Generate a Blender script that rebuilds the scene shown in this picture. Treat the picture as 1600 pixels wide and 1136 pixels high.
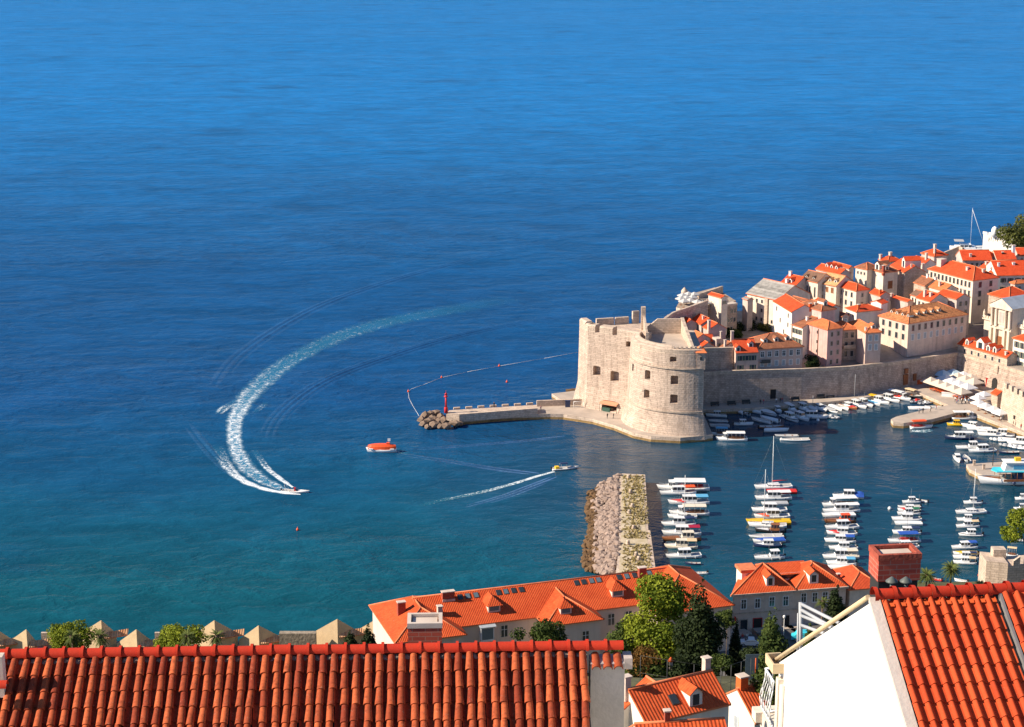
import bpy, bmesh, math, random
from mathutils import Vector, Matrix
RND = random.Random(11)
R = math.radians
for o in list(bpy.data.objects):
    bpy.data.objects.remove(o, do_unlink=True)
SC = bpy.context.scene
COL = SC.collection
# ------------------------------------------------------------------ camera, sky, sun, exposure
FL, CX, CY, CAMH = 2900.0, 800.0, 568.0, 150.0       # focal length and centre in pixels of the 1600 px photograph
PITCH = math.atan(728.0 / FL)
CP, SP = math.cos(PITCH), math.sin(PITCH)
cam_d = bpy.data.cameras.new('camera'); cam = bpy.data.objects.new('camera', cam_d); COL.objects.link(cam)
cam.location = (0, 0, CAMH); cam.rotation_euler = (math.pi / 2 - PITCH, 0, 0)
cam_d.sensor_width = 36.0; cam_d.lens = 36.0 * FL / 1600.0
cam_d.clip_start = 0.5; cam_d.clip_end = 60000
SC.camera = cam
SUN_AZ, SUN_EL = 9.0, 33.0       # degrees behind the photo plane on the left; height
world = bpy.data.worlds.new('World'); SC.world = world; world.use_nodes = True
wn = world.node_tree.nodes; wl = world.node_tree.links
sky = wn.new('ShaderNodeTexSky'); sky.sky_type = 'NISHITA'; sky.sun_disc = False
sky.sun_elevation = R(SUN_EL); sky.sun_rotation = R(270 - SUN_AZ)
sky.air_density = 1.0; sky.dust_density = 0.1; sky.ozone_density = 6.0; sky.altitude = 1500
bg = wn['Background']; bg.inputs['Strength'].default_value = 0.085
wl.new(sky.outputs['Color'], bg.inputs['Color'])
sun_d = bpy.data.lights.new('sun', 'SUN'); sun = bpy.data.objects.new('sun', sun_d); COL.objects.link(sun)
sun_d.energy = 5.0; sun_d.angle = R(0.5); sun_d.color = (1.0, 0.87, 0.70)
sdir = Vector((-math.cos(R(SUN_EL)) * math.cos(R(SUN_AZ)), -math.cos(R(SUN_EL)) * math.sin(R(SUN_AZ)), math.sin(R(SUN_EL))))
sun.rotation_euler = sdir.to_track_quat('Z', 'Y').to_euler(); sun.location = (-200, 0, 400)
SC.view_settings.view_transform = 'Standard'; SC.view_settings.look = 'None'
SC.view_settings.exposure = 0.75; SC.view_settings.gamma = 1.0
SC.cycles.max_bounces = 6; SC.cycles.transparent_max_bounces = 12

# ------------------------------------------------------------------ where a point seen in the photograph stands in the place
def at(px, py, z=0.0):
    u = (px - CX) / FL; v = (py - CY) / FL
    t = (CAMH - z) / (SP + v * CP)
    return Vector((u * t, t * (CP - v * SP), z))
def at_depth(px, py, t):
    u = (px - CX) / FL; v = (py - CY) / FL
    return Vector((u * t, t * (CP - v * SP), CAMH - t * (SP + v * CP)))
def depth_of(p): return p.y * CP + (CAMH - p.z) * SP

# ------------------------------------------------------------------ materials
MATS = {}
def nodes_of(m): return m.node_tree.nodes, m.node_tree.links
def mat(name, col, rough=0.8, var=0.25, scale=0.6, bump=0.0, bscale=8.0, streak=0.0, spec=0.3, dark=None, metal=0.0, speck=0.0, block=0.0):
    """plain procedural material: colour with two scales of noise, vertical streaks and bump"""
    if name in MATS: return MATS[name]
    m = bpy.data.materials.new(name); m.use_nodes = True; N, L = nodes_of(m)
    b = N['Principled BSDF']; b.inputs['Roughness'].default_value = rough
    b.inputs['Specular IOR Level'].default_value = spec; b.inputs['Metallic'].default_value = metal
    tc = N.new('ShaderNodeNewGeometry')
    n1 = N.new('ShaderNodeTexNoise'); n1.inputs['Scale'].default_value = scale; n1.inputs['Detail'].default_value = 6; n1.inputs['Roughness'].default_value = 0.65
    L.new(tc.outputs['Position'], n1.inputs['Vector'])
    r1 = N.new('ShaderNodeMapRange'); r1.inputs['From Min'].default_value = 0.3; r1.inputs['From Max'].default_value = 0.7
    L.new(n1.outputs['Fac'], r1.inputs['Value'])
    mx = N.new('ShaderNodeMix'); mx.data_type = 'RGBA'
    c = Vector(col[:3]); lo = Vector(dark) if dark else c * (1 - var)
    hi = c * (1 + var * 0.6)
    mx.inputs[6].default_value = (*lo, 1); mx.inputs[7].default_value = (min(hi.x, .9), min(hi.y, .9), min(hi.z, .9), 1)
    L.new(r1.outputs['Result'], mx.inputs[0]); out = mx.outputs[2]
    if streak > 0:
        mp = N.new('ShaderNodeMapping'); mp.inputs['Scale'].default_value = (0.9, 0.9, 0.06)
        L.new(tc.outputs['Position'], mp.inputs['Vector'])
        n2 = N.new('ShaderNodeTexNoise'); n2.inputs['Scale'].default_value = 1.0; n2.inputs['Detail'].default_value = 4
        L.new(mp.outputs['Vector'], n2.inputs['Vector'])
        r2 = N.new('ShaderNodeMapRange'); r2.inputs['From Min'].default_value = 0.52; r2.inputs['From Max'].default_value = 0.72
        r2.inputs['To Max'].default_value = streak
        L.new(n2.outputs['Fac'], r2.inputs['Value'])
        m2 = N.new('ShaderNodeMix'); m2.data_type = 'RGBA'
        m2.inputs[7].default_value = (c.x * .35, c.y * .33, c.z * .31, 1)
        L.new(r2.outputs['Result'], m2.inputs[0]); L.new(out, m2.inputs[6]); out = m2.outputs[2]
    if speck > 0:
        n4 = N.new('ShaderNodeTexNoise'); n4.inputs['Scale'].default_value = 2.2; n4.inputs['Detail'].default_value = 3
        L.new(tc.outputs['Position'], n4.inputs['Vector'])
        r4 = N.new('ShaderNodeMapRange'); r4.inputs['From Min'].default_value = 0.55; r4.inputs['From Max'].default_value = 0.7; r4.inputs['To Max'].default_value = speck
        L.new(n4.outputs['Fac'], r4.inputs['Value'])
        m4 = N.new('ShaderNodeMix'); m4.data_type = 'RGBA'; m4.inputs[7].default_value = (c.x * .4, c.y * .38, c.z * .36, 1)
        L.new(r4.outputs['Result'], m4.inputs[0]); L.new(out, m4.inputs[6]); out = m4.outputs[2]
    if block > 0:      # courses of squared stone, each block a little different
        sp = N.new('ShaderNodeSeparateXYZ'); L.new(tc.outputs['Position'], sp.inputs[0])
        ma = N.new('ShaderNodeMath'); ma.operation = 'MULTIPLY_ADD'; ma.inputs[1].default_value = 1.1; L.new(sp.outputs['X'], ma.inputs[0]); L.new(sp.outputs['Y'], ma.inputs[2])
        cb = N.new('ShaderNodeCombineXYZ'); L.new(ma.outputs[0], cb.inputs[0]); L.new(sp.outputs['Z'], cb.inputs[1])
        br = N.new('ShaderNodeTexBrick'); br.inputs['Scale'].default_value = 1; br.inputs['Brick Width'].default_value = 1.3; br.inputs['Row Height'].default_value = .55; br.inputs['Mortar Size'].default_value = .05; br.inputs['Bias'].default_value = -.2
        lo_ = 1 - block; br.inputs['Color1'].default_value = (1.08, 1.05, 1.02, 1); br.inputs['Color2'].default_value = (lo_, lo_ * .96, lo_ * .93, 1); br.inputs['Mortar'].default_value = (lo_ * .8, lo_ * .78, lo_ * .76, 1)
        L.new(cb.outputs[0], br.inputs['Vector'])
        mm = N.new('ShaderNodeMix'); mm.data_type = 'RGBA'; mm.blend_type = 'MULTIPLY'; mm.inputs[0].default_value = 1; L.new(out, mm.inputs[6]); L.new(br.outputs['Color'], mm.inputs[7]); out = mm.outputs[2]
    L.new(out, b.inputs['Base Color'])
    if bump > 0:
        n3 = N.new('ShaderNodeTexNoise'); n3.inputs['Scale'].default_value = bscale; n3.inputs['Detail'].default_value = 4
        L.new(tc.outputs['Position'], n3.inputs['Vector'])
        bp = N.new('ShaderNodeBump'); bp.inputs['Strength'].default_value = bump; bp.inputs['Distance'].default_value = 0.15
        L.new(n3.outputs['Fac'], bp.inputs['Height']); L.new(bp.outputs['Normal'], b.inputs['Normal'])
    MATS[name] = m; return m
def tile_mat(name, col, col2, pitch=0.3, row=0.4, patch=0.5, worn=0.0):
    """distant roof tiles: columns and courses from the roof's own metre coordinates (UV)"""
    if name in MATS: return MATS[name]
    m = bpy.data.materials.new(name); m.use_nodes = True; N, L = nodes_of(m)
    b = N['Principled BSDF']; b.inputs['Roughness'].default_value = 0.85; b.inputs['Specular IOR Level'].default_value = 0.15
    uv = N.new('ShaderNodeUVMap'); uv.uv_map = 'UVMap'
    sep = N.new('ShaderNodeSeparateXYZ'); L.new(uv.outputs['UV'], sep.inputs[0])
    def wave(out, per, ph=0):
        a = N.new('ShaderNodeMath'); a.operation = 'MULTIPLY'; a.inputs[1].default_value = 2 * math.pi / per
        L.new(out, a.inputs[0]); s = N.new('ShaderNodeMath'); s.operation = 'SINE'; L.new(a.outputs[0], s.inputs[0])
        r = N.new('ShaderNodeMapRange'); r.inputs['From Min'].default_value = -1; L.new(s.outputs[0], r.inputs['Value']); return r.outputs['Result']
    wx = wave(sep.outputs['X'], pitch)
    fr = N.new('ShaderNodeMath'); fr.operation = 'FRACT'; dv = N.new('ShaderNodeMath'); dv.operation = 'DIVIDE'; dv.inputs[1].default_value = row
    L.new(sep.outputs['Y'], dv.inputs[0]); L.new(dv.outputs[0], fr.inputs[0])
    geo = N.new('ShaderNodeNewGeometry')
    n1 = N.new('ShaderNodeTexNoise'); n1.inputs['Scale'].default_value = patch; n1.inputs['Detail'].default_value = 8; n1.inputs['Roughness'].default_value = 0.7
    L.new(geo.outputs['Position'], n1.inputs['Vector'])
    r1 = N.new('ShaderNodeMapRange'); r1.inputs['From Min'].default_value = 0.32; r1.inputs['From Max'].default_value = 0.68; L.new(n1.outputs['Fac'], r1.inputs['Value'])
    wn1 = N.new('ShaderNodeTexWhiteNoise'); wn1.noise_dimensions = '2D'
    fl = N.new('ShaderNodeVectorMath'); fl.operation = 'FLOOR'; sc = N.new('ShaderNodeVectorMath'); sc.operation = 'MULTIPLY'
    sc.inputs[1].default_value = (1 / pitch, 1 / row, 1); L.new(uv.outputs['UV'], sc.inputs[0]); L.new(sc.outputs[0], fl.inputs[0]); L.new(fl.outputs[0], wn1.inputs['Vector'])
    ad = N.new('ShaderNodeMath'); ad.operation = 'MULTIPLY_ADD'; ad.inputs[1].default_value = 0.45 + worn; L.new(wn1.outputs['Value'], ad.inputs[0])
    h = N.new('ShaderNodeMath'); h.operation = 'MULTIPLY'; h.inputs[1].default_value = 0.6; L.new(r1.outputs['Result'], h.inputs[0]); L.new(h.outputs[0], ad.inputs[2])
    mx = N.new('ShaderNodeMix'); mx.data_type = 'RGBA'; mx.inputs[6].default_value = (*col, 1); mx.inputs[7].default_value = (*col2, 1); L.new(ad.outputs[0], mx.inputs[0])
    L.new(mx.outputs[2], b.inputs['Base Color'])
    hh = N.new('ShaderNodeMath'); hh.operation = 'MULTIPLY_ADD'; hh.inputs[1].default_value = -0.5; L.new(fr.outputs[0], hh.inputs[0]); L.new(wx, hh.inputs[2])
    bp = N.new('ShaderNodeBump'); bp.inputs['Strength'].default_value = 0.75; bp.inputs['Distance'].default_value = 0.07
    L.new(hh.outputs[0], bp.inputs['Height']); L.new(bp.outputs['Normal'], b.inputs['Normal'])
    MATS[name] = m; return m
def glass_mat(name, col, rough=0.15):
    if name in MATS: return MATS[name]
    m = bpy.data.materials.new(name); m.use_nodes = True; b = m.node_tree.nodes['Principled BSDF']
    b.inputs['Base Color'].default_value = (*col, 1); b.inputs['Roughness'].default_value = rough; b.inputs['Specular IOR Level'].default_value = 0.6
    MATS[name] = m; return m

# ------------------------------------------------------------------ mesh builder
class MB:
    def __init__(s): s.v = []; s.f = []; s.m = []; s.uv = {}; s.sm = []; s.col = None
    def add(s, verts, faces, mi=0, smooth=False):
        b = len(s.v); s.v += [tuple(p) for p in verts]
        for f in faces: s.f.append(tuple(b + i for i in f)); s.m.append(mi); s.sm.append(smooth)
        return b
    def quad(s, pts, mi=0, uv=None):
        s.add(pts, [tuple(range(len(pts)))], mi)
        if uv: s.uv[len(s.f) - 1] = uv
    def box(s, x0, x1, y0, y1, z0, z1, mi=0, T=None):
        p = [Vector((x, y, z)) for z in (z0, z1) for (x, y) in ((x0, y0), (x1, y0), (x1, y1), (x0, y1))]
        if T: p = [T @ q for q in p]
        s.add(p, [(0, 3, 2, 1), (4, 5, 6, 7), (0, 1, 5, 4), (1, 2, 6, 5), (2, 3, 7, 6), (3, 0, 4, 7)], mi)
    def loft(s, rings, mi=0, cap=True, smooth=False, closed=True):
        n = len(rings[0]); vs = [p for r in rings for p in r]; fs = []
        for i in range(len(rings) - 1):
            for j in range(n if closed else n - 1):
                k = (j + 1) % n; fs.append((i * n + j, i * n + k, (i + 1) * n + k, (i + 1) * n + j))
        b = s.add(vs, fs, mi, smooth)
        if cap:
            s.f.append(tuple(b + j for j in reversed(range(n)))); s.m.append(mi); s.sm.append(False)
            e = b + (len(rings) - 1) * n; s.f.append(tuple(e + j for j in range(n))); s.m.append(mi); s.sm.append(False)
    def prism(s, poly, z0, z1, mi=0):
        s.loft([[(p[0], p[1], z0) for p in poly], [(p[0], p[1], z1) for p in poly]], mi)
    def tube(s, p0, p1, r0, r1=None, n=6, mi=0, cap=True):
        r1 = r0 if r1 is None else r1; p0 = Vector(p0); p1 = Vector(p1); d = (p1 - p0)
        if d.length < 1e-6: return
        q = d.to_track_quat('Z', 'Y')
        rings = [[p + q @ Vector((r * math.cos(2 * math.pi * i / n), r * math.sin(2 * math.pi * i / n), 0)) for i in range(n)] for p, r in ((p0, r0), (p1, r1))]
        s.loft(rings, mi, cap, True)
    def path(s, pts, r, n=6, mi=0):
        for a, b in zip(pts, pts[1:]): s.tube(a, b, r, r, n, mi)
    def lathe(s, prof, c=(0, 0, 0), n=12, mi=0, smooth=True, clamp=None, cap=True):
        rings = []
        for r, z in prof:
            ring = []
            for i in range(n):
                a = 2 * math.pi * i / n; x = c[0] + r * math.cos(a); y = c[1] + r * math.sin(a)
                ring.append((x, y, c[2] + z))
            rings.append(ring)
        s.loft(rings, mi, cap, smooth)
    def build(s, name, mats, parent=None, fix=True, loc=None, rot=0):
        me = mesh_from(s, name, mats, fix)
        return place(name, me, parent, loc, rot)
def mesh_from(s, name, mats, fix=True):
    me = bpy.data.meshes.new(name); me.from_pydata(s.v, [], s.f)
    for m in (mats if isinstance(mats, (list, tuple)) else [mats]): me.materials.append(m)
    me.polygons.foreach_set('material_index', s.m); me.polygons.foreach_set('use_smooth', s.sm)
    if s.uv:
        ul = me.uv_layers.new(name='UVMap')
        for fi, u in s.uv.items():
            for li, c in zip(me.polygons[fi].loop_indices, u): ul.data[li].uv = c
    if s.col is not None:
        a = me.color_attributes.new('tint', 'FLOAT_COLOR', 'POINT')
        a.data.foreach_set('color', [x for c in s.col for x in c])
    if fix:
        b = bmesh.new(); b.from_mesh(me); bmesh.ops.recalc_face_normals(b, faces=b.faces[:]); b.to_mesh(me); b.free()
    me.update(); return me
def place(name, me, parent=None, loc=None, rot=0):
    o = bpy.data.objects.new(name, me); COL.objects.link(o)
    if parent: o.parent = parent
    if loc is not None: o.location = loc
    if rot: o.rotation_euler[2] = rot
    return o
def tag(o, label, cat, group=None, kind=None):
    o['label'] = label; o['category'] = cat
    if group: o['group'] = group
    if kind: o['kind'] = kind
    return o
def thing(name, label, cat, loc=(0, 0, 0), rot=0.0, group=None):
    o = bpy.data.objects.new(name, None); COL.objects.link(o); o.location = loc; o.rotation_euler = (0, 0, rot)
    o.empty_display_size = 0.3
    return tag(o, label, cat, group)
def structure(o): o['kind'] = 'structure'; return o
def dup(o, loc=None, rot=None, label=None, parent=None):
    c = o.copy(); COL.objects.link(c)
    if parent: c.parent = parent
    if loc is not None: c.location = loc
    if rot is not None: c.rotation_euler = (0, 0, rot)
    if label: c['label'] = label
    for ch in o.children: dup(ch, parent=c)
    return c
M_ = dict(
 stone=mat('fort_stone', (.56, .445, .36), .9, .2, .4, .6, 1.6, .45, .2, speck=.45, block=.15),
 stone2=mat('wall_stone', (.52, .41, .34), .9, .28, .5, .5, 2.0, .45, .2, speck=.4, block=.2),
 palestone=mat('pale_stone', (.58, .47, .375), .9, .22, .6, .3, 3.0, .3, .2, speck=.35, block=.15),
 paving=mat('paving', (.46, .38, .31), .85, .2, .25, .15, 4.0),
 wet=mat('wet_quay', (.30, .19, .075), .6, .5, .6, .5, 2.0),
 cream=mat('cream_plaster', (.74, .64, .52), .9, .18, .5, .1, 4, .3, speck=.15),
 white=mat('white_plaster', (.78, .72, .63), .9, .10, .5, .1, 4, .15),
 purewhite=mat('white_paint', (.80, .79, .77), .75, .05, 2.0),
 pink=mat('pink_plaster', (.62, .39, .34), .9, .14, .5, .1, 4, .22),
 rose=mat('rose_plaster', (.60, .45, .38), .9, .14, .5, .1, 4, .25),
 grey=mat('grey_plaster', (.55, .46, .41), .9, .2, .5, .1, 4, .35, speck=.25),
 beige=mat('beige_plaster', (.70, .55, .45), .9, .16, .5, .1, 4, .3, speck=.2),
 schoolwall=mat('school_plaster', (.68, .55, .46), .9, .08, .4, .05, 4, .12),
 dark=mat('dark_opening', (.03, .028, .027), .8, .2, 2),
 metal=mat('grey_metal', (.35, .34, .33), .5, .2, 2, metal=.5),
 iron=mat('dark_iron', (.06, .06, .06), .5, .2, 2),
 brick=mat('brick_red', (.34, .075, .045), .9, .3, 3.0, .3, 10),
 terracap=mat('chimney_plaster', (.60, .50, .42), .9, .2, 1.5),
 ridge=mat('ridge_tile', (.68, .20, .085), .85, .25, 1.0),
 wood=mat('brown_wood', (.27, .10, .04), .6, .3, 2),
 orange=mat('orange_paint', (.75, .13, .03), .6, .15, 2),
 red=mat('red_paint', (.60, .03, .03), .5, .12, 2),
 green=mat('green_shutter', (.045, .10, .075), .7, .2, 2),
 bluegrey=mat('grey_shutter', (.40, .43, .45), .7, .2, 2),
)
T_ = dict(
 red=tile_mat('tile_bright_red', (.52, .055, .018), (.76, .102, .032)),
 deep=tile_mat('tile_deep_red', (.46, .055, .022), (.70, .105, .035)),
 orange=tile_mat('tile_orange', (.52, .12, .045), (.76, .235, .085)),
 brown=tile_mat('tile_brown', (.19, .075, .042), (.36, .145, .078), worn=.1),
 dark=tile_mat('tile_dark', (.13, .075, .05), (.27, .15, .10), worn=.1),
 tan=tile_mat('tile_tan', (.20, .075, .034), (.62, .255, .105), patch=.9, worn=.2),
 paleor=tile_mat('tile_pale', (.42, .20, .085), (.75, .42, .2), patch=.8, worn=.15),
 metal=tile_mat('roof_corrugated', (.12, .115, .105), (.46, .43, .39), pitch=90, row=.8, patch=.5),
 school=tile_mat('tile_school', (.48, .062, .018), (.68, .115, .034), pitch=.34, row=.42, patch=.25),
)
GLASS = glass_mat('window_glass', (.035, .045, .055)); GLASSB = glass_mat('window_glass_pale', (.12, .17, .2))
# ------------------------------------------------------------------ the sea
def water_material():
    m = bpy.data.materials.new('sea_water'); m.use_nodes = True; N, L = nodes_of(m); b = N['Principled BSDF']
    geo = N.new('ShaderNodeNewGeometry'); sep = N.new('ShaderNodeSeparateXYZ'); L.new(geo.outputs['Position'], sep.inputs[0])
    def mrange(src, a, c, lo=0.0, hi=1.0, smooth=True):
        r = N.new('ShaderNodeMapRange'); r.interpolation_type = 'SMOOTHSTEP' if smooth else 'LINEAR'
        r.inputs['From Min'].default_value = a; r.inputs['From Max'].default_value = c; r.inputs['To Min'].default_value = lo; r.inputs['To Max'].default_value = hi
        L.new(src, r.inputs['Value']); return r.outputs['Result']
    def noise(scale, sx, sy, detail=3, rough=.55, rot=0.0, dist=0.0):
        mp = N.new('ShaderNodeMapping'); mp.inputs['Scale'].default_value = (sx, sy, 1); mp.inputs['Rotation'].default_value = (0, 0, rot)
        L.new(geo.outputs['Position'], mp.inputs['Vector'])
        n = N.new('ShaderNodeTexNoise'); n.inputs['Scale'].default_value = scale; n.inputs['Detail'].default_value = detail; n.inputs['Roughness'].default_value = rough
        n.inputs['Distortion'].default_value = dist
        L.new(mp.outputs['Vector'], n.inputs['Vector']); return n.outputs['Fac']
    # depth of the sea floor: shallow and green along the near shore, deep blue beyond
    big = noise(.006, 1, 1, 3)
    sh = N.new('ShaderNodeMath'); sh.operation = 'MULTIPLY_ADD'; sh.inputs[1].default_value = 140; L.new(big, sh.inputs[0]); L.new(sep.outputs['Y'], sh.inputs[2])
    shore = mrange(sh.outputs[0], 435, 640)
    mx = N.new('ShaderNodeMix'); mx.data_type = 'RGBA'; mx.inputs[6].default_value = (.006, .077, .112, 1); mx.inputs[7].default_value = (.007, .066, .19, 1)
    L.new(shore, mx.inputs[0])
    f0 = N.new('ShaderNodeMath'); f0.operation = 'MULTIPLY_ADD'; f0.inputs[1].default_value = 420; L.new(big, f0.inputs[0]); L.new(sep.outputs['Y'], f0.inputs[2]); far = mrange(f0.outputs[0], 760, 1700)
    m2 = N.new('ShaderNodeMix'); m2.data_type = 'RGBA'; m2.inputs[7].default_value = (.006, .152, .415, 1)  # paler far water: sky reflection put into the base colour
    L.new(far, m2.inputs[0]); L.new(mx.outputs[2], m2.inputs[6])
    # patches of sea grass and sand on the floor
    pt = mrange(noise(.02, .6, 1, 4), .56, .72)
    pm = N.new('ShaderNodeMath'); pm.operation = 'MULTIPLY'; pm.inputs[1].default_value = .35; L.new(pt, pm.inputs[0])
    m3 = N.new('ShaderNodeMix'); m3.data_type = 'RGBA'; m3.inputs[7].default_value = (.005, .045, .12, 1); L.new(pm.outputs[0], m3.inputs[0]); L.new(m2.outputs[2], m3.inputs[6])
    vd = N.new('ShaderNodeVectorMath'); vd.operation = 'DISTANCE'; vd.inputs[1].default_value = (95, 480, 0); L.new(geo.outputs['Position'], vd.inputs[0])
    m5 = N.new('ShaderNodeMix'); m5.data_type = 'RGBA'; m5.inputs[7].default_value = (.004, .035, .055, 1); L.new(m3.outputs[2], m5.inputs[6])
    L.new(mrange(vd.outputs['Value'], 125, 60, 0, .75), m5.inputs[0])      # deeper, darker harbour basin
    df = N.new('ShaderNodeBsdfDiffuse'); gl = N.new('ShaderNodeBsdfGlossy'); gl.inputs['Roughness'].default_value = .10; fr = N.new('ShaderNodeFresnel'); fr.inputs['IOR'].default_value = 1.33
    hv = N.new('ShaderNodeHueSaturation'); L.new(m5.outputs[2], hv.inputs['Color']); WV = hv     # ripple light and dark put into the colour: crests lighter, troughs darker
    L.new(hv.outputs[0], df.inputs['Color'])
    cut = mrange(vd.outputs['Value'], 75, 140, .95, .17)      # glare taken down by a polarising filter, less so in the sheltered basin
    # harbour calm: sheltered water inside the moles
    calm = mrange(vd.outputs['Value'], 50, 130, .28, 1)
    # waves: long swell crests, wind waves, ripples
    w1 = noise(.06, .55, 1.0, 2, .5, -.2, .4); w2 = noise(.20, .62, 1.0, 4, .62, -.25, .4); w3 = noise(.75, .7, 1.0, 3, .6, -.1)
    gust = mrange(noise(.010, .35, 1, 3, .5, .15), .35, .7, .55, 1.25)
    def scaled(src, k):
        q = N.new('ShaderNodeMath'); q.operation = 'MULTIPLY'; q.inputs[1].default_value = k; L.new(src, q.inputs[0]); return q.outputs[0]
    s1 = N.new('ShaderNodeMath'); s1.operation = 'ADD'; L.new(scaled(w1, .9), s1.inputs[0]); L.new(scaled(w2, .75), s1.inputs[1])
    s2 = N.new('ShaderNodeMath'); s2.operation = 'ADD'; L.new(s1.outputs[0], s2.inputs[0]); L.new(scaled(w3, .14), s2.inputs[1])
    s3 = N.new('ShaderNodeMath'); s3.operation = 'MULTIPLY'; L.new(s2.outputs[0], s3.inputs[0]); L.new(calm, s3.inputs[1])
    s4 = N.new('ShaderNodeMath'); s4.operation = 'MULTIPLY'; L.new(s3.outputs[0], s4.inputs[0]); L.new(gust, s4.inputs[1])
    cv = N.new('ShaderNodeMath'); cv.operation = 'ADD'; L.new(scaled(w1, .5), cv.inputs[0]); L.new(scaled(w2, .5), cv.inputs[1]); L.new(mrange(cv.outputs[0], .34, .66, .84, 1.18), WV.inputs['Value'])
    bp = N.new('ShaderNodeBump'); bp.inputs['Strength'].default_value = 1.0; bp.inputs['Distance'].default_value = 1.25
    L.new(s4.outputs[0], bp.inputs['Height'])
    for q in (df, gl, fr): L.new(bp.outputs['Normal'], q.inputs['Normal'])
    ml = N.new('ShaderNodeMath'); ml.operation = 'MULTIPLY'; L.new(fr.outputs[0], ml.inputs[0]); L.new(cut, ml.inputs[1])
    ms = N.new('ShaderNodeMixShader'); L.new(ml.outputs[0], ms.inputs[0]); L.new(df.outputs[0], ms.inputs[1]); L.new(gl.outputs[0], ms.inputs[2]); L.new(ms.outputs[0], N['Material Output'].inputs['Surface']); N.remove(b)
    return m
WATER = water_material()
mb = MB(); ys = [-60, 200, 500, 900, 1800, 4000, 9000, 22000]
for a, c in zip(ys, ys[1:]): mb.quad([(-14000, a, 0), (14000, a, 0), (14000, c, 0), (-14000, c, 0)])
structure(mb.build('sea', WATER, fix=False))

# ------------------------------------------------------------------ near hillside, road, far town ground
GRASS = mat('hill_ground', (.105, .10, .045), .95, .5, .25, .4, 1.5)
ROAD = mat('asphalt', (.13, .125, .12), .9, .25, .5)
def shore_y(x):
    P = [(-400, 349), (-40, 347), (-28, 346), (35, 366), (45, 372), (70, 386), (400, 390)]
    for (a, ya), (c, yc) in zip(P, P[1:]):
        if x <= c: return ya + (yc - ya) * max(0, (x - a)) / (c - a)
    return 390
def hill_z(x, y):
    s = shore_y(x)
    pts = [(-30, 128), (30, 120), (60, 108), (120, 82), (180, 53), (222, 46), (250, 39.5), (280, 27), (299, 18.5), (311, 9), (320, 6.0), (s - 4, 5.6), (s, 1.0), (s + 6, -5)]
    for (a, za), (c, zc) in zip(pts, pts[1:]):
        if y <= c: return za + (zc - za) * (y - a) / (c - a)
    return -5
mb = MB(); nx, ny = 60, 110; g = []
for j in range(ny + 1):
    y = -30 + 425 * j / ny
    for i in range(nx + 1):
        x = -170 + 340 * i / nx
        z = hill_z(x, y)
        if y < 300: z += RND.uniform(-.6, .6)
        g.append((x, y, z))
mb.add(g, [(j * (nx + 1) + i, j * (nx + 1) + i + 1, (j + 1) * (nx + 1) + i + 1, (j + 1) * (nx + 1) + i) for j in range(ny) for i in range(nx)], 0, True)
structure(mb.build('hillside', GRASS, fix=False))
# road between the houses and the school, with kerb
mb = MB(); rd = [at(1085, 1075, 7), at(1120, 1035, 7), at(1150, 1018, 7), at(1200, 1007, 7), at(1260, 1000, 7), at(1330, 985, 7), at(1420, 970, 7)]
for a, c in zip(rd, rd[1:]):
    d = (c - a).normalized(); n = Vector((-d.y, d.x, 0))
    mb.quad([(*(a - n * 4).xy, 7.25), (*(c - n * 4).xy, 7.25), (*(c + n * 5.5).xy, 7.25), (*(a + n * 5.5).xy, 7.25)])
structure(mb.build('road', ROAD, fix=False))
mb = MB()
for a, c in zip(rd, rd[1:]):
    d = (c - a).normalized(); n = Vector((-d.y, d.x, 0))
    pol = [(a + n * 5.5).xy, (c + n * 5.5).xy, (c + n * 9.5).xy, (a + n * 9.5).xy]
    mb.prism(pol, 6.2, 7.4)
structure(mb.build('pavement', M_['paving']))

# town rock and ground
WALLTOP = [at(1097, 581, 11.4), Vector((67.5, 543.2, 0)), Vector((88, 546.5, 0)), Vector((103, 551, 0)), Vector((120, 560, 0)), Vector((142, 574, 0))]
WALLTOP[0] = Vector((54, 540.8, 0))
mb = MB()
front = [(w.x, w.y + 1.5) for w in WALLTOP] + [(154, 553), (170, 526), (320, 540)]
back = [(30, 556), (44, 588), (52, 610), (95, 622), (120, 640), (160, 672), (205, 690), (330, 700)]
def townz(x, y): return 9.3 + max(0, (y - 560)) * .075
town_pts = [(x, y, 9.3) for x, y in front] + [(x, y, townz(x, y)) for x, y in reversed(back)]
top = town_pts; bot = [(x, y, -4) for x, y, z in town_pts]
mb.loft([bot, top], 0)
structure(mb.build('town_ground', mat('town_rock', (.36, .30, .24), .9, .35, .2, .5, 1.0)))

# ------------------------------------------------------------------ quays, moles
def quay(name, pix, z, zb=-3, mats=None, extra=None, world=None):
    pts = [at(x, y, z).xy for x, y in pix] + [Vector(p) for p in (extra or [])]
    if world: pts = [Vector(p) for p in world]
    mb = MB(); n = len(pts)
    r0 = [(p.x, p.y, zb) for p in pts]; r1 = [(p.x, p.y, z * .42) for p in pts]; r2 = [(p.x, p.y, z) for p in pts]
    mb.loft([r0, r1], 2, cap=False); mb.loft([r1, r2], 1, cap=False)
    mb.f.append(tuple(len(mb.v) - n + i for i in range(n))); mb.m.append(0); mb.sm.append(False)
    return structure(mb.build(name, mats or [M_['paving'], M_['palestone'], M_['wet']]))
quay('fort_quay', [(722, 655), (765, 651), (810, 648), (860, 646.5), (880, 647), (926, 654), (960, 664), (990, 676), (1017, 681.5), (1063, 684), (1114, 679.5),
                   (1096, 640), (1030, 622), (985, 626), (940, 627), (880, 630), (840, 634), (705, 642), (699, 648)], 1.7)
quay('landing_slab', [(862, 615), (902, 610), (918, 622), (922, 627.5), (885, 630.5)], 1.5)
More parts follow.
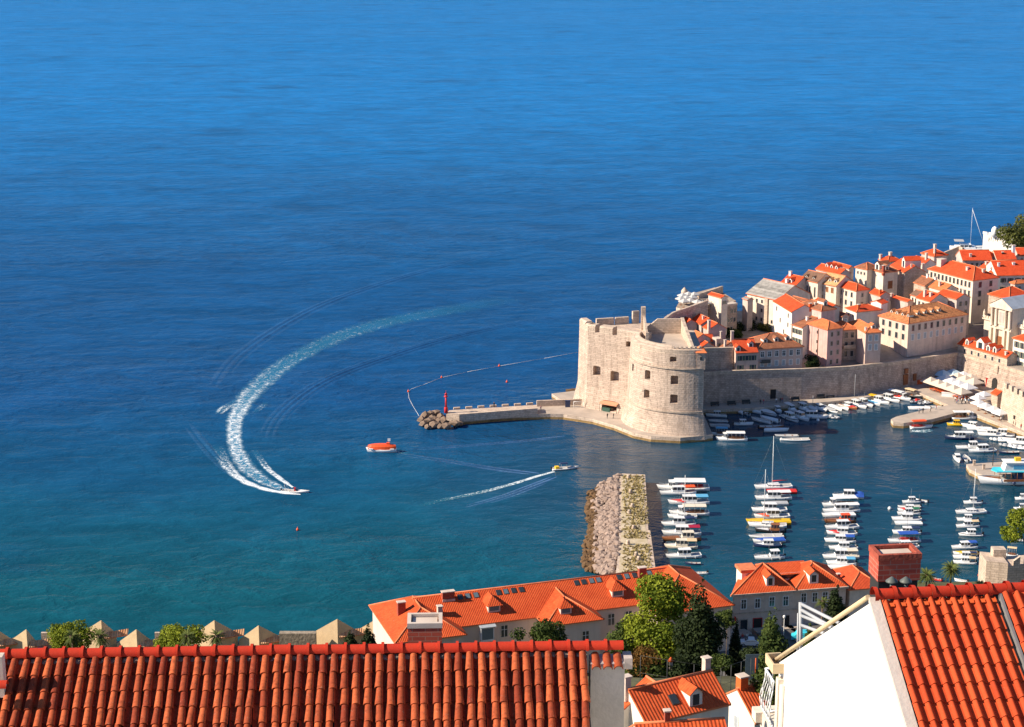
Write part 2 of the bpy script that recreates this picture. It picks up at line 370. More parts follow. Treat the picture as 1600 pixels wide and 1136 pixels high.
quay('harbour_quay', [(1098, 640), (1180, 637), (1250, 632), (1330, 624), (1400, 614), (1434, 612.5), (1486, 634.5), (1505, 639), (1553, 658), (1600, 676), (1700, 716)], 1.6,
     extra=[(260, 470), (260, 560), (170, 530), (154, 554), (142, 575.5), (120, 561.5), (103, 552.5), (88, 548), (67.5, 544.5), (55, 541.5)])
quay('ferry_pier', [(1392, 655), (1400, 651), (1441, 641), (1484, 632.5), (1509, 638.5), (1502.6, 642.5), (1456, 655), (1412, 661), (1396, 660)], 1.65)
quay('boat_pier', [(1510, 725), (1570, 721.5), (1660, 721), (1660, 746), (1538.5, 744), (1515, 733)], 1.65)
# upper tier of the mole with its row of low seats
mole = thing('mole_parapet', 'long grey stone parapet tier running along the mole to the red beacon', 'parapet')
mb = MB(); mb.prism([at(x, y, 3.4).xy for x, y in ((697, 645.5), (702, 641), (839, 632.5), (840, 638), (717.5, 647.5))], 1.2, 3.4); mb.build('wall', M_['palestone'], mole)
for i in range(7):
    a = at(709 + i * 19, 640.2 - i * 1.18, 3.4); c = at(719 + i * 19, 639.6 - i * 1.18, 3.4)
    mb = MB(); d = (c - a).normalized(); n = Vector((-d.y, d.x, 0)); mb.prism([a.xy, c.xy, (c + n * .7).xy, (a + n * .7).xy], 3.41, 4.0); mb.build('seat', M_['palestone'], mole)
mb = MB(); a = at(839, 635.5, 1.7); c = at(972, 630.5, 1.7); d = (c - a).normalized(); n = Vector((-d.y, d.x, 0))
mb.prism([a.xy, c.xy, (c + n * .8).xy, (a + n * .8).xy], 1.65, 3.5)
tag(mb.build('quay_parapet', M_['palestone']), 'low plain stone wall at the back of the fort quay behind the white goal', 'wall')

# ------------------------------------------------------------------ round harbour fort
fort = thing('harbour_fort', 'massive pale stone harbour fort with round tower and flat terraces', 'fort', (50, 524, 0))
FO = Vector((50, 524, 0))
STONE = M_['stone']
def drum_rings(prof, n=72, xmax=4.3):
    rings = []
    for r, z in prof:
        lim = xmax + max(0, 8 - z) * .16; ring = []
        for i in range(n):
            a = 2 * math.pi * i / n; x = r * math.cos(a)
            ring.append((min(x, lim + .0004 * i), r * math.sin(a), z))
        rings.append(ring)
    return rings
def cut(o, cutters):
    """carve real openings into a wall"""
    c = cutters.build('cutter', M_['dark'])
    md = o.modifiers.new('cut', 'BOOLEAN'); md.operation = 'DIFFERENCE'; md.solver = 'EXACT'; md.object = c
    bpy.context.view_layer.update()
    dg = bpy.context.evaluated_depsgraph_get(); me = bpy.data.meshes.new_from_object(o.evaluated_get(dg))
    o.modifiers.clear()
    if len(me.polygons) > 10: o.data = me
    bpy.data.objects.remove(c, do_unlink=True)
mb = MB(); mb.loft(drum_rings([(18.4, 0.5), (17.0, 5), (16.35, 8.2), (15.75, 20), (15.55, 24.9)]), 0)
drum = mb.build('tower', [STONE], fort)
bpy.context.view_layer.update()
cm = MB()
def ang_cut(ang, z, w, h, r=16, deep=2.2, inner=.92, base=FO):
    a = R(ang); T = Matrix.Translation(base) @ Matrix.Rotation(a, 4, 'Z')
    cm.loft([[T @ Vector((r + 2, y, zz)) for y, zz in ((-w / 2, z), (w / 2, z), (w / 2, z + h * .92), (w * .3, z + h), (-w * .3, z + h), (-w / 2, z + h * .92))],
             [T @ Vector((r - deep, y * inner, zz)) for y, zz in ((-w / 2, z), (w / 2, z), (w / 2, z + h * .92), (w * .3, z + h), (-w * .3, z + h), (-w / 2, z + h * .92))]], 0)
# openings seen at these pixels, carved into the drum along its radius
def drum_ang(px):      # bearing on the drum whose silhouette lies at this pixel column
    lo, hi = -170, -60
    for _ in range(40):
        mid = (lo + hi) / 2; q = FO + Vector((15.9 * math.cos(R(mid)), 15.9 * math.sin(R(mid)), 12))
        x = CX + FL * q.x / depth_of(q)
        if x < px: lo = mid
        else: hi = mid
    return (lo + hi) / 2
def drum_z(px, py):
    a = R(drum_ang(px)); lo, hi = 0, 30
    for _ in range(40):
        mid = (lo + hi) / 2; q = FO + Vector((15.9 * math.cos(a), 15.9 * math.sin(a), mid)); d = depth_of(q)
        y = CY + FL * ((CAMH - q.z) * CP - q.y * SP) / d
        if y > py: lo = mid
        else: hi = mid
    return (lo + hi) / 2
for px, yb, w, h in ((1011, 593, 1.7, 2.7), (1011, 622, 1.7, 2.5), (1053, 601, 1.8, 2.6), (1053, 630, 1.8, 2.6), (1050, 566, 1.6, 1.5), (988, 580, 1.0, 2.2)):
    ang_cut(drum_ang(px), drum_z(px, yb), w * 1.25, h)
cut(drum, cm)
mb = MB()          # cordons
for r, z, h in ((16.45, 8.0, .45), (15.78, 20.6, .35)):
    for a0 in range(-172, -68, 4):
        p = [Vector(((r + q) * math.cos(R(a)), (r + q) * math.sin(R(a)), 0)) for a, q in ((a0, 0), (a0 + 4, 0), (a0 + 4, .28), (a0, .28))]
        if max(q.x for q in p) < 4.5: mb.prism([q.xy for q in p], z, z + h)
mb.build('cordon', M_['palestone'], fort)
mb = MB()          # parapet of the round terrace: thick and sloping outwards, lower in the sector with loopholes
for a0 in range(-200, -70, 5):
    a1 = a0 + 5
    if 15 * math.cos(R(a1)) > 4.4: continue
    lowr = a0 >= -112
    ro, ri, zo, zi = 15.5, (14.3 if lowr else 12.9), (26.2 if lowr else 26.0), (26.5 if lowr else 27.0)
    P = lambda r, a, z: (r * math.cos(R(a)), r * math.sin(R(a)), z)
    mb.loft([[P(ro, a0, 24.8), P(ro, a0, zo), P(ri, a0, zi), P(ri, a0, 24.8)], [P(ro, a1, 24.8), P(ro, a1, zo), P(ri, a1, zi), P(ri, a1, 24.8)]], 0)
    if lowr:
        mb.loft([[P(14.95, a0 + 1.2, 26.4), P(14.95, a0 + 1.2, 27.1), P(14.45, a0 + 1.2, 27.1), P(14.45, a0 + 1.2, 26.4)], [P(14.95, a0 + 3.6, 26.4), P(14.95, a0 + 3.6, 27.1), P(14.45, a0 + 3.6, 27.1), P(14.45, a0 + 3.6, 26.4)]], 0)
mb.build('parapet', M_['palestone'], fort)
mb = MB(); mb.prism([(x, y) for x, y in [(12.8 * math.cos(R(a)), 12.8 * math.sin(R(a))) for a in range(-200, -69, 6)] if x < 4.2] + [(4.2, -12), (4.2, 10.4), (-9, 10.4)], 24.6, 24.95)
mb.build('terrace', M_['paving'], fort)
# west block
def loc(p): return (p[0] - 50, p[1] - 524)
A, B, D = (20.3, 544.5), (22.6, 538.0), (39.4, 526.6)
poly_t = [A, B, D, (44, 531), (44, 549), (39.5, 549.5)]
poly_b = [(18.4, 546.5), (21.9, 535.8), (38.6, 524.6), (44, 531), (44, 550), (39, 551)]
mb = MB(); mb.loft([[(*loc(p), .5) for p in poly_b], [(*loc(p), 8) for p in [(A[0] - .35, A[1] + .3), (B[0] - .2, B[1] - .5), (D[0] - .2, D[1] - .4)] + poly_t[3:]], [(*loc(p), 24.8) for p in poly_t]], 0)
west = mb.build('west_block', [STONE], fort); bpy.context.view_layer.update()
cm = MB(); dBD = (Vector(D) - Vector(B)).normalized(); nBD = Vector((dBD.y, -dBD.x))
def wall_cut(s, z, w, h, deep=1.5):
    c = Vector(B) + dBD * s
    def q(k, dd, zz): v = c + dBD * k + nBD * dd; return (v.x, v.y, zz)
    prof = ((-w / 2, z), (w / 2, z), (w / 2, z + h * .92), (w * .3, z + h), (-w * .3, z + h), (-w / 2, z + h * .92))
    cm.loft([[q(k, 2, zz) for k, zz in prof], [q(k, -deep, zz) for k, zz in prof]], 0)
LBD = (Vector(D) - Vector(B)).length
def s_of(px): return max(.5, min(LBD, (px - 919) / (1010 - 919) * LBD))
for px, zz, w, h in ((934.5, 11.8, 2.6, 2.9), (962.5, 10.9, 2.9, 3.1)): wall_cut(s_of(px), zz, w, h)
wall_cut(s_of(958), 2.0, 5.2, 3.0, 3.0)
wall_cut(s_of(985), 22.0, 3.0, 1.6, 2.0)
cut(west, cm)
mb = MB(); c0 = Vector(B) + nBD * .2 - Vector((50, 524)); mb.prism([c0, c0 + dBD * (LBD * .97), c0 + dBD * (LBD * .97) + nBD * .28, c0 + nBD * .28], 8.0, 8.4); mb.build('cordon', M_['palestone'], fort)
mb = MB()          # thick curved parapet with gun embrasures on the west block
def par(a, c, th, z0, z1, zin=None):
    a = Vector(a); c = Vector(c); d = (c - a).normalized(); n = Vector((-d.y, d.x))
    P = lambda p, k, z: (p.x + n.x * k - 50, p.y + n.y * k - 524, z)
    mb.loft([[P(a, 0, z0), P(a, 0, z1 - .45), P(a, .5, z1), P(a, th, zin or z1), P(a, th, z0)], [P(c, 0, z0), P(c, 0, z1 - .45), P(c, .5, z1), P(c, th, zin or z1), P(c, th, z0)]], 0)
Bv = Vector(B); par(B, Bv + dBD * s_of(930), 2.6, 24.75, 27.0); par(Bv + dBD * s_of(937), Bv + dBD * s_of(957), 2.6, 24.75, 27.0)
par(Bv + dBD * s_of(964), D, 2.6, 24.75, 26.7); par(A, (Vector(A) + Vector(B)) / 2 + Vector((.4, -1.6)), 2.2, 24.75, 27.4)
par((Vector(A) + Vector(B)) / 2 + Vector((.4, -1.6)), B, 2.6, 24.75, 27.0)
mb.build('parapet', M_['palestone'], fort)
mb = MB()          # separate merlons on the sea side
for x0, y0, x1, y1 in ((25.5, 545.4, 30.8, 546.8), (31.4, 547.0, 35.4, 548.2), (36.6, 548.2, 38.6, 548.8)):
    a = Vector((x0 - 50, y0 - 524)); c = Vector((x1 - 50, y1 - 524)); d = (c - a).normalized(); n = Vector((-d.y, d.x)); mb.prism([a, c, c + n * 1.0, a + n * 1.0], 24.75, 26.9 if x0 < 36 else 28.6)
mb.build('merlon', M_['palestone'], fort)
mb = MB()          # dividing wall between the terraces with its tall end post, and rear walls
mb.loft([[(-11.2, -1.5, 24.8), (-10.6, -1.5, 24.8), (-10.6, -1.5, 27.6), (-11.2, -1.5, 27.6)], [(-10.9, 15.5, 24.8), (-10.3, 15.5, 24.8), (-10.3, 15.5, 29.2), (-10.9, 15.5, 29.2)]], 0)
mb.box(-11.5, -10.2, 15.5, 17, 24.8, 31.8); mb.box(-11.4, -10.4, -2.4, -1.5, 24.8, 28.2)
mb.loft([[(-10.2, 10.6, 24.8), (-10.2, 11.6, 24.8), (-10.2, 11.6, 26.6), (-10.2, 10.6, 26.6)], [(-7, 10.6, 24.8), (-7, 11.6, 24.8), (-7, 11.6, 29.3), (-7, 10.6, 29.3)]], 0)
mb.box(-7, -.2, 10.6, 11.6, 24.6, 29.3)
mb.loft([[(-.15, 11.6, 24.2), (.8, 11.6, 24.2), (.8, 11.6, 29.6), (-.15, 11.6, 29.6)], [(.3, 2, 24.2), (1.2, 2, 24.2), (1.2, 2, 28.2), (.3, 2, 28.2)], [(1.1, -13, 24.2), (1.8, -13, 24.2), (1.8, -13, 26.2), (1.1, -13, 26.2)]], 0)
mb.build('rear_wall', M_['palestone'], fort)
mb = MB(); c = at(1089, 571, 20) - FO; mb.box(2.2, 4.6, -15.6, -11, 20.6, 25.6); w_ = mb.build('guard_house', [M_['stone2']], fort)
mb = MB(); mb.add([(1.8, -16, 25.5), (5, -16, 25.5), (5, -10.6, 25.5), (1.8, -10.6, 25.5), (3.4, -13.3, 27.2)], [(0, 1, 4), (1, 2, 4), (2, 3, 4), (3, 0, 4), (0, 3, 2, 1)]); mb.build('roof', [T_['orange']], w_)
mb = MB(); mb.box(3.0, 3.7, -15.68, -15.5, 23.4, 24.3); mb.build('window', GLASS, w_)
# awning and stall at the foot of the fort
c = Vector(B) + dBD * s_of(958) + nBD * .4; aw = thing('market_stall', 'stall under a small orange awning at the foot of the fort', 'stall', (c.x, c.y, 1.7), math.atan2(dBD.y, dBD.x))
mb = MB(); mb.quad([(-3, -2.0, 2.6), (3, -2.0, 2.6), (3, .3, 3.4), (-3, .3, 3.4)]); mb.quad([(-3, -2.0, 2.2), (3, -2.0, 2.2), (3, -2.0, 2.6), (-3, -2.0, 2.6)]); mb.build('awning', mat('awning_cloth', (.62, .28, .16), .8, .1, 2), aw, fix=False)
mb = MB(); mb.box(-2.2, .4, -1.6, -.6, 0, 1.1); mb.build('counter', M_['green'], aw)
mb = MB()
for x in (-2.9, 2.9): mb.tube((x, -1.9, 0), (x, -1.9, 2.6), .06)
mb.build('frame', M_['iron'], aw)

# ------------------------------------------------------------------ town walls
def wall_line(name, label, pts, zt, zb, th, mt, steps=None):
    mb = MB()
    rings = []
    for i, p in enumerate(pts):
        d = (pts[min(i + 1, len(pts) - 1)] - pts[max(i - 1, 0)]).normalized(); n = Vector((-d.y, d.x, 0))
        z1 = zt[i]; q = p + n * th; bt = p - n * .8
        rings.append([(bt.x, bt.y, zb), (p.x, p.y, z1), (q.x, q.y, z1), (q.x, q.y, zb)])
    mb.loft(rings, 0)
    rings = []
    for i, p in enumerate(pts):
        d = (pts[min(i + 1, len(pts) - 1)] - pts[max(i - 1, 0)]).normalized(); n = Vector((-d.y, d.x, 0)); z1 = zt[i]
        a = p - n * .12; q = p + n * .7
        rings.append([(a.x, a.y, z1 - .1), (a.x, a.y, z1 + .95), (q.x, q.y, z1 + 1.0), (q.x, q.y, z1 - .1)])
    t = thing(name, label, 'wall')
    mb.build('wall', mt, t); m2 = MB(); m2.loft(rings, 0); m2.build('parapet', M_['palestone'], t); return t
hw = wall_line('harbour_wall', 'long high stone town wall in shade behind the small harbour boats', [WALLTOP[i] for i in range(6)], [10.6, 10.5, 10.2, 9.8, 9.2, 8.6], 0, 4.2, M_['stone2'])
for px, py, w, h in ((1207, 622, 1.7, 2.9), (1412, 600, 1.9, 3.2), (1413, 583, 1.3, 1.6), (1427, 594, 1.3, 2.2)):   # doors in the wall
    u = (px - CX) / FL
    for a, c in zip(WALLTOP, WALLTOP[1:]):
        q = at(px, py, 1.6)
        for k in range(101):
            s = a + (c - a) * (k / 100)
            if abs((CX + FL * s.x / (s.y * CP + 148 * SP)) - px) < .6:
                d = (c - a).normalized(); v = (py - CY) / FL; t = s.y / (CP - v * SP); z = CAMH - t * (SP + v * CP); z = max(1.6, z)
                mb = MB(); mb.box(-w / 2, w / 2, -.75, -.2, 0, h); mb.build('door', M_['wood'] if px > 1300 else M_['dark'], hw, loc=(s.x, s.y, z), rot=math.atan2(d.y, d.x)); break
        else: continue
        break
wall_line('fort_curtain_wall', 'tall dark stone curtain wall in shadow joining fort and town', [Vector((54.3, 543.5, 0)), Vector((60, 544.6, 0)), Vector((67, 546.0, 0))], [17.2, 17.2, 17.0], 8, 2.0, M_['stone2'])
gw = wall_line('gate_wall', 'sunlit pale stone wall with arched gate behind the cafe umbrellas', [Vector((141.9, 574.2, 0)), Vector((154, 553, 0)), Vector((165, 534, 0))], [8.6, 8.6, 8.2], 0, 2.2, M_['stone2'])
def on_line(px, a, c):
    best = min((abs(CX + FL * (a + (c - a) * k / 200).x / ((a + (c - a) * k / 200).y * CP + 147 * SP) - px), k) for k in range(201))[1]
    return a + (c - a) * best / 200
gp = on_line(1556, Vector((141.9, 574.2, 0)), Vector((165, 534, 0))); gd = math.atan2(-21, 12.1)
mb = MB(); mb.loft([[(x, yy, z) for x, z in ((-1.1, 0), (1.1, 0), (1.1, 2.4), (.75, 3.2), (0, 3.6), (-.75, 3.2), (-1.1, 2.4))] for yy in (-.72, -.1)], 0); mb.build('gate', M_['dark'], gw, loc=(gp.x, gp.y, 1.6), rot=gd)
mb = MB(); mb.box(-.8, .8, -.55, -.1, 5.6, 8.0); mb.box(-.45, .45, -.6, -.5, 5.8, 7.4); mb.build('niche', M_['palestone'], gw, loc=(gp.x, gp.y, 1.2), rot=gd)
# sea wall behind the first houses
wall_line('sea_wall', 'long low sea wall walkway climbing from the fort to the cafe bastion', [Vector((44, 550, 0)), at(1052, 491, 24), at(1106, 474, 25)], [23, 23.6, 25], 2, 2.6, M_['stone2'])
wall_line('far_sea_wall', 'sloping stone sea wall beside the white catamaran', [at(1476, 398, 19), at(1498, 389, 21), at(1504, 391, 21)], [19, 21, 21], 0, 2.5, M_['palestone'])
# arsenal bastion at the right edge
p0, p1 = at(1557, 650, 1.6), at(1606, 676, 1.6)
arc = thing('quay_bastion', 'bright stone bastion with crenels rising over the cafe quay', 'bastion')
w1, w2 = at(1559, 598, 14.5), at(1640, 612, 14.5)
mb = MB(); A1, B1 = Vector((154.2, 543.0)), Vector((164.5, 500.0))
A1 = at(1560, 652, 1.6).xy; B1 = at(1602, 677, 1.6).xy + Vector((1.5, -3)); nn = Vector((24, 8))
mb.loft([[(*A1, .5), (*B1, .5), (*(B1 + nn), .5), (*(A1 + nn), .5)], [(*(A1 + Vector((.9, .4))), 10.6), (*(B1 + Vector((.9, .4))), 10.6), (*(B1 + nn), 10.6), (*(A1 + nn), 10.6)]], 0)
mb.build('wall', [M_['palestone']], arc)
mb = MB(); d = (B1 - A1).normalized(); nq = Vector((-d.y, d.x)) * -1
if nq.x < 0: nq = -nq
for k in range(7):
    s0 = A1 + Vector((.95, .4)) + d * (k * 3.1); s1 = s0 + d * 1.9; mb.prism([s0, s1, s1 + nq * 1.1, s0 + nq * 1.1], 10.55, 12.2)
mb.build('merlon', [M_['palestone']], arc)
for px, py in ((1578, 655), (1590, 640), (1573, 641)):
    q = at(px, py, 3.5); mb = MB(); mb.box(-.35, .35, -.1, .35, 0, 1.0); s = A1 + d * ((q.xy - A1).dot(d)); mb.build('window', M_['dark'], arc, loc=(s.x + .15, s.y + .02, q.z), rot=math.atan2(d.y, d.x))

# ------------------------------------------------------------------ rubble breakwater
bw = thing('breakwater_wall', 'flat topped stone breakwater overgrown with dry grass beside the rubble', 'breakwater')
pix = [(968, 739.5), (1008, 741.5), (1011, 790), (1013, 828), (1016, 829), (1024, 887), (1032, 930), (958, 930), (964, 880), (967, 850)]
mb = MB(); pp = [at(x, y, 2.6).xy for x, y in pix]; mb.prism(pp, -3, 2.6); TOPM = mat('overgrown_stone', (.54, .45, .34), .95, .3, .35, .4, 3, dark=(.40, .325, .18), speck=.3)
mb.build('wall', [M_['palestone']], bw)
mb = MB(); tp = [at(x, y, 2.62).xy for x, y in ((971, 742), (1005, 744), (1007, 790), (1009, 826), (1010, 832), (1018, 887), (1026, 925), (966, 925), (968, 880), (970, 850))]; mb.prism(tp, 2.5, 2.64); mb.build('earth_top', TOPM, bw)
DRY = mat('dry_grass', (.40, .32, .14), .95, .45, .5, .6, 3)
mb = MB()
for i in range(1700):
    yy = RND.uniform(743, 905); fx = RND.betavariate(1.6, 1.4); xx = 972 + (1006 + (yy - 741) * .1 - 972) * fx
    if RND.random() < .1 or 842 < yy < 852 or (820 < yy < 832 and xx > 1000): continue
    q = at(xx, yy, 2.6); s = RND.uniform(.25, .7)
    for k in range(3):
        a = RND.uniform(0, 6.28); mb.add([(q.x + RND.uniform(-.4, .4) - s * .5 * math.cos(a), q.y - s * .5 * math.sin(a), 2.58), (q.x + s * .5 * math.cos(a), q.y + s * .5 * math.sin(a), 2.58), (q.x + RND.uniform(-.3, .3), q.y + RND.uniform(-.3, .3), 2.6 + RND.uniform(.2, .6))], [(0, 1, 2)])
tag(mb.build('dry_grass', DRY, fix=False), 'tufts of dry yellow grass covering the breakwater top', 'grass', kind='stuff')
for px, py in ((982, 748), (985, 771), (988, 793), (983, 803), (990, 827), (981, 851), (994, 869), (998, 876)):
    q = at(px, py, 2.6); mb = MB(); mb.lathe([(.45, 0), (.55, .3), (.38, .8), (.42, 1.0), (.1, 1.1)], n=9)
    tag(mb.build('mooring_stone', M_['palestone'], loc=q), 'weathered stone block on the grassy breakwater top', 'mooring stone', 'stone bollards along the breakwater')
def rock_mesh(seed, flat=.75):
    r = random.Random(seed); b = bmesh.new(); bmesh.ops.create_icosphere(b, subdivisions=1, radius=1)
    for v in b.verts: v.co *= r.uniform(.72, 1.2); v.co.z *= flat
    me = bpy.data.meshes.new('rock'); b.to_mesh(me); b.free(); return me
RUB = mat('rubble_stone', (.34, .25, .20), .95, .35, .9, .6, 3); RUBW = mat('rubble_wet', (.15, .085, .038), .85, .5, .8, .6, 3)
mb = MB(); base = [rock_mesh(i) for i in range(9)]
def in_poly(x, y, P):
    c = False
    for (x0, y0), (x1, y1) in zip(P, P[1:] + P[:1]):
        if (y0 > y) != (y1 > y) and x < (x1 - x0) * (y - y0) / (y1 - y0) + x0: c = not c
    return c
outl = [(967, 742), (954, 745), (936, 757), (921, 770), (917, 794), (918, 818), (919, 832), (914, 852), (910, 885), (918, 893), (958, 896), (966, 870)]
n_r = 0
while n_r < 1600:
    x, y = RND.uniform(905, 968), RND.uniform(740, 900)
    if not in_poly(x, y, outl): continue
    n_r += 1
    lx = max(0, min(1, (967 - x) / 50.0)); z = 2.5 * (1 - lx ** 1.1) - .15 + RND.uniform(-.2, .35)
    q = at(x, y, max(0, z)); s = RND.choice((.4, .5, .6, .8, 1.05)) * RND.uniform(.8, 1.15); me = base[RND.randrange(9)]; rm = Matrix.Rotation(RND.uniform(0, 6.3), 3, 'Z')
    wet = z < .75
    mb.add([Vector((q.x, q.y, z)) + rm @ (v.co * s) for v in me.vertices], [tuple(p.vertices) for p in me.polygons], 1 if wet else 0)
tag(mb.build('breakwater_rubble', [RUB, RUBW], fix=False), 'mass of pinkish boulders heaped on the sea side of the breakwater', 'rubble', kind='stuff')
k = 0
for x, y, s in ((659, 655, 1.7), (665, 650, 1.8), (672, 647, 1.6), (680, 646, 1.7), (688, 649, 1.6), (662, 662, 1.5), (670, 659, 1.9), (679, 656, 1.6), (686, 657, 1.7), (694, 657, 1.9), (668, 666, 1.3), (678, 664, 2.0), (688, 665, 1.4), (697, 665, 1.9), (706, 662, 1.3), (712, 663, 1.8), (719, 661, 1.2), (675, 652, 1.4)):
    q = at(x, y, .9); o = place('mole_boulder', rock_mesh(100 + k, .85), None, (q.x, q.y, .9 + RND.uniform(-.2, .3))); o.scale = (s * .95, s * .85, s * .72); k += 1
    o.data.materials.append(mat('boulder_stone', (.25, .175, .125), .95, .35, .6, .6, 3))
    tag(o, 'rounded tan boulder piled around the tip of the mole', 'boulder', 'boulders at the tip of the mole')
for me in base: bpy.data.meshes.remove(me)
for x, y, s in ((893, 611, 1.5), (899, 609, 1.2)):
    o = place('shore_rock', rock_mesh(x, .5), None, at(x, y, .2)); o.scale = (s * 1.5, s, s); o.data.materials.append(RUBW); tag(o, 'dark wet rock in the sea behind the fort corner', 'rock', 'rocks off the fort corner')
# ------------------------------------------------------------------ houses
def solve_len(c, d, px):
    X = (px - CX) / FL; den = d.x - X * d.y * CP
    return (X * depth_of(c) - c.x) / den
def plan(C, L, Rr, zE, theta=None):
    """near eave corner C and the ends of its two visible eaves, as seen -> corner, bearing, two lengths"""
    c = at(*C, zE); cand = []
    if isinstance(Rr, tuple): r = at(*Rr, zE) - c; cand.append((math.atan2(r.y, r.x), r.length))
    if isinstance(L, tuple): l = at(*L, zE) - c; cand.append((math.atan2(-l.x, l.y), l.length))
    if theta is None:
        theta = sum(a * b * b for a, b in cand) / sum(b * b for a, b in cand) if cand else R(28)
        theta = max(R(-8), min(R(48), theta))
    else: theta = R(theta)
    u = Vector((math.cos(theta), math.sin(theta), 0)); w = Vector((-u.y, u.x, 0))
    rx = Rr[0] if isinstance(Rr, tuple) else Rr; lx = L[0] if isinstance(L, tuple) else L
    lu = solve_len(c, u, rx); lw = solve_len(c, w, lx)
    if not 2 < lu < 60: lu = max(2, min(25, abs(lu)))
    if not 2 < lw < 60: lw = max(2, min(22, abs(lw)))
    return c, theta, lu, lw
WIN = {}
def window_meshes(w, h, style):
    k = (round(w, 2), round(h, 2), style)
    if k in WIN: return WIN[k]
    f = MB(); g = .12 if style != 'frame' else .16
    fm = {'frame': M_['purewhite'], 'stone': M_['palestone'], 'green': M_['palestone'], 'closed': M_['purewhite'], 'red': M_['palestone'], 'plain': M_['grey'], 'school': M_['cream']}[style]
    for x0, x1, z0, z1 in ((-w / 2 - g, -w / 2, -h / 2 - g, h / 2 + g), (w / 2, w / 2 + g, -h / 2 - g, h / 2 + g), (-w / 2, w / 2, h / 2, h / 2 + g), (-w / 2, w / 2, -h / 2 - g, -h / 2)):
        f.box(x0, x1, -.07, .05, z0, z1)
    if style in ('frame', 'school'):
        f.box(-.045, .045, -.045, .02, -h / 2, h / 2, 1); f.box(-w / 2, -.045, -.045, .02, h * .12, h * .12 + .07, 1); f.box(.045, w / 2, -.045, .02, h * .12, h * .12 + .07, 1)
    if style in ('green', 'closed', 'red'):
        sm = 1
        if style in ('green',):
            f.box(-w / 2 - .52, -w / 2 - .13, -.1, -.02, -h / 2, h / 2, sm); f.box(w / 2 + .13, w / 2 + .52, -.1, -.02, -h / 2, h / 2, sm)
        else: f.box(-w / 2, -.02, -.06, -.005, -h / 2, h / 2, sm); f.box(.02, w / 2, -.06, -.005, -h / 2, h / 2, sm)
    sh = {'green': M_['green'], 'closed': M_['bluegrey'], 'red': M_['wood'], 'frame': M_['purewhite'], 'school': M_['purewhite']}.get(style, M_['grey'])
    p = MB(); p.box(-w / 2, w / 2, -.012, .04, -h / 2, h / 2)
    WIN[k] = (mesh_from(f, 'window', [fm, sh]), mesh_from(p, 'pane', [GLASS])); return WIN[k]
def add_window(par, x, y, z, w, h, style, rot):
    a, b = window_meshes(w, h, style); o = place('window', a, par, (x, y, z), rot); place('pane', b, o); return o
def roof_uv(pts, eave):
    e = (Vector(pts[1]) - Vector(pts[0])).normalized(); n = (Vector(pts[1]) - Vector(pts[0])).cross(Vector(pts[2]) - Vector(pts[0])).normalized(); s = n.cross(e); o = Vector(eave)
    return [((Vector(p) - o).dot(e), (Vector(p) - o).dot(s)) for p in pts]
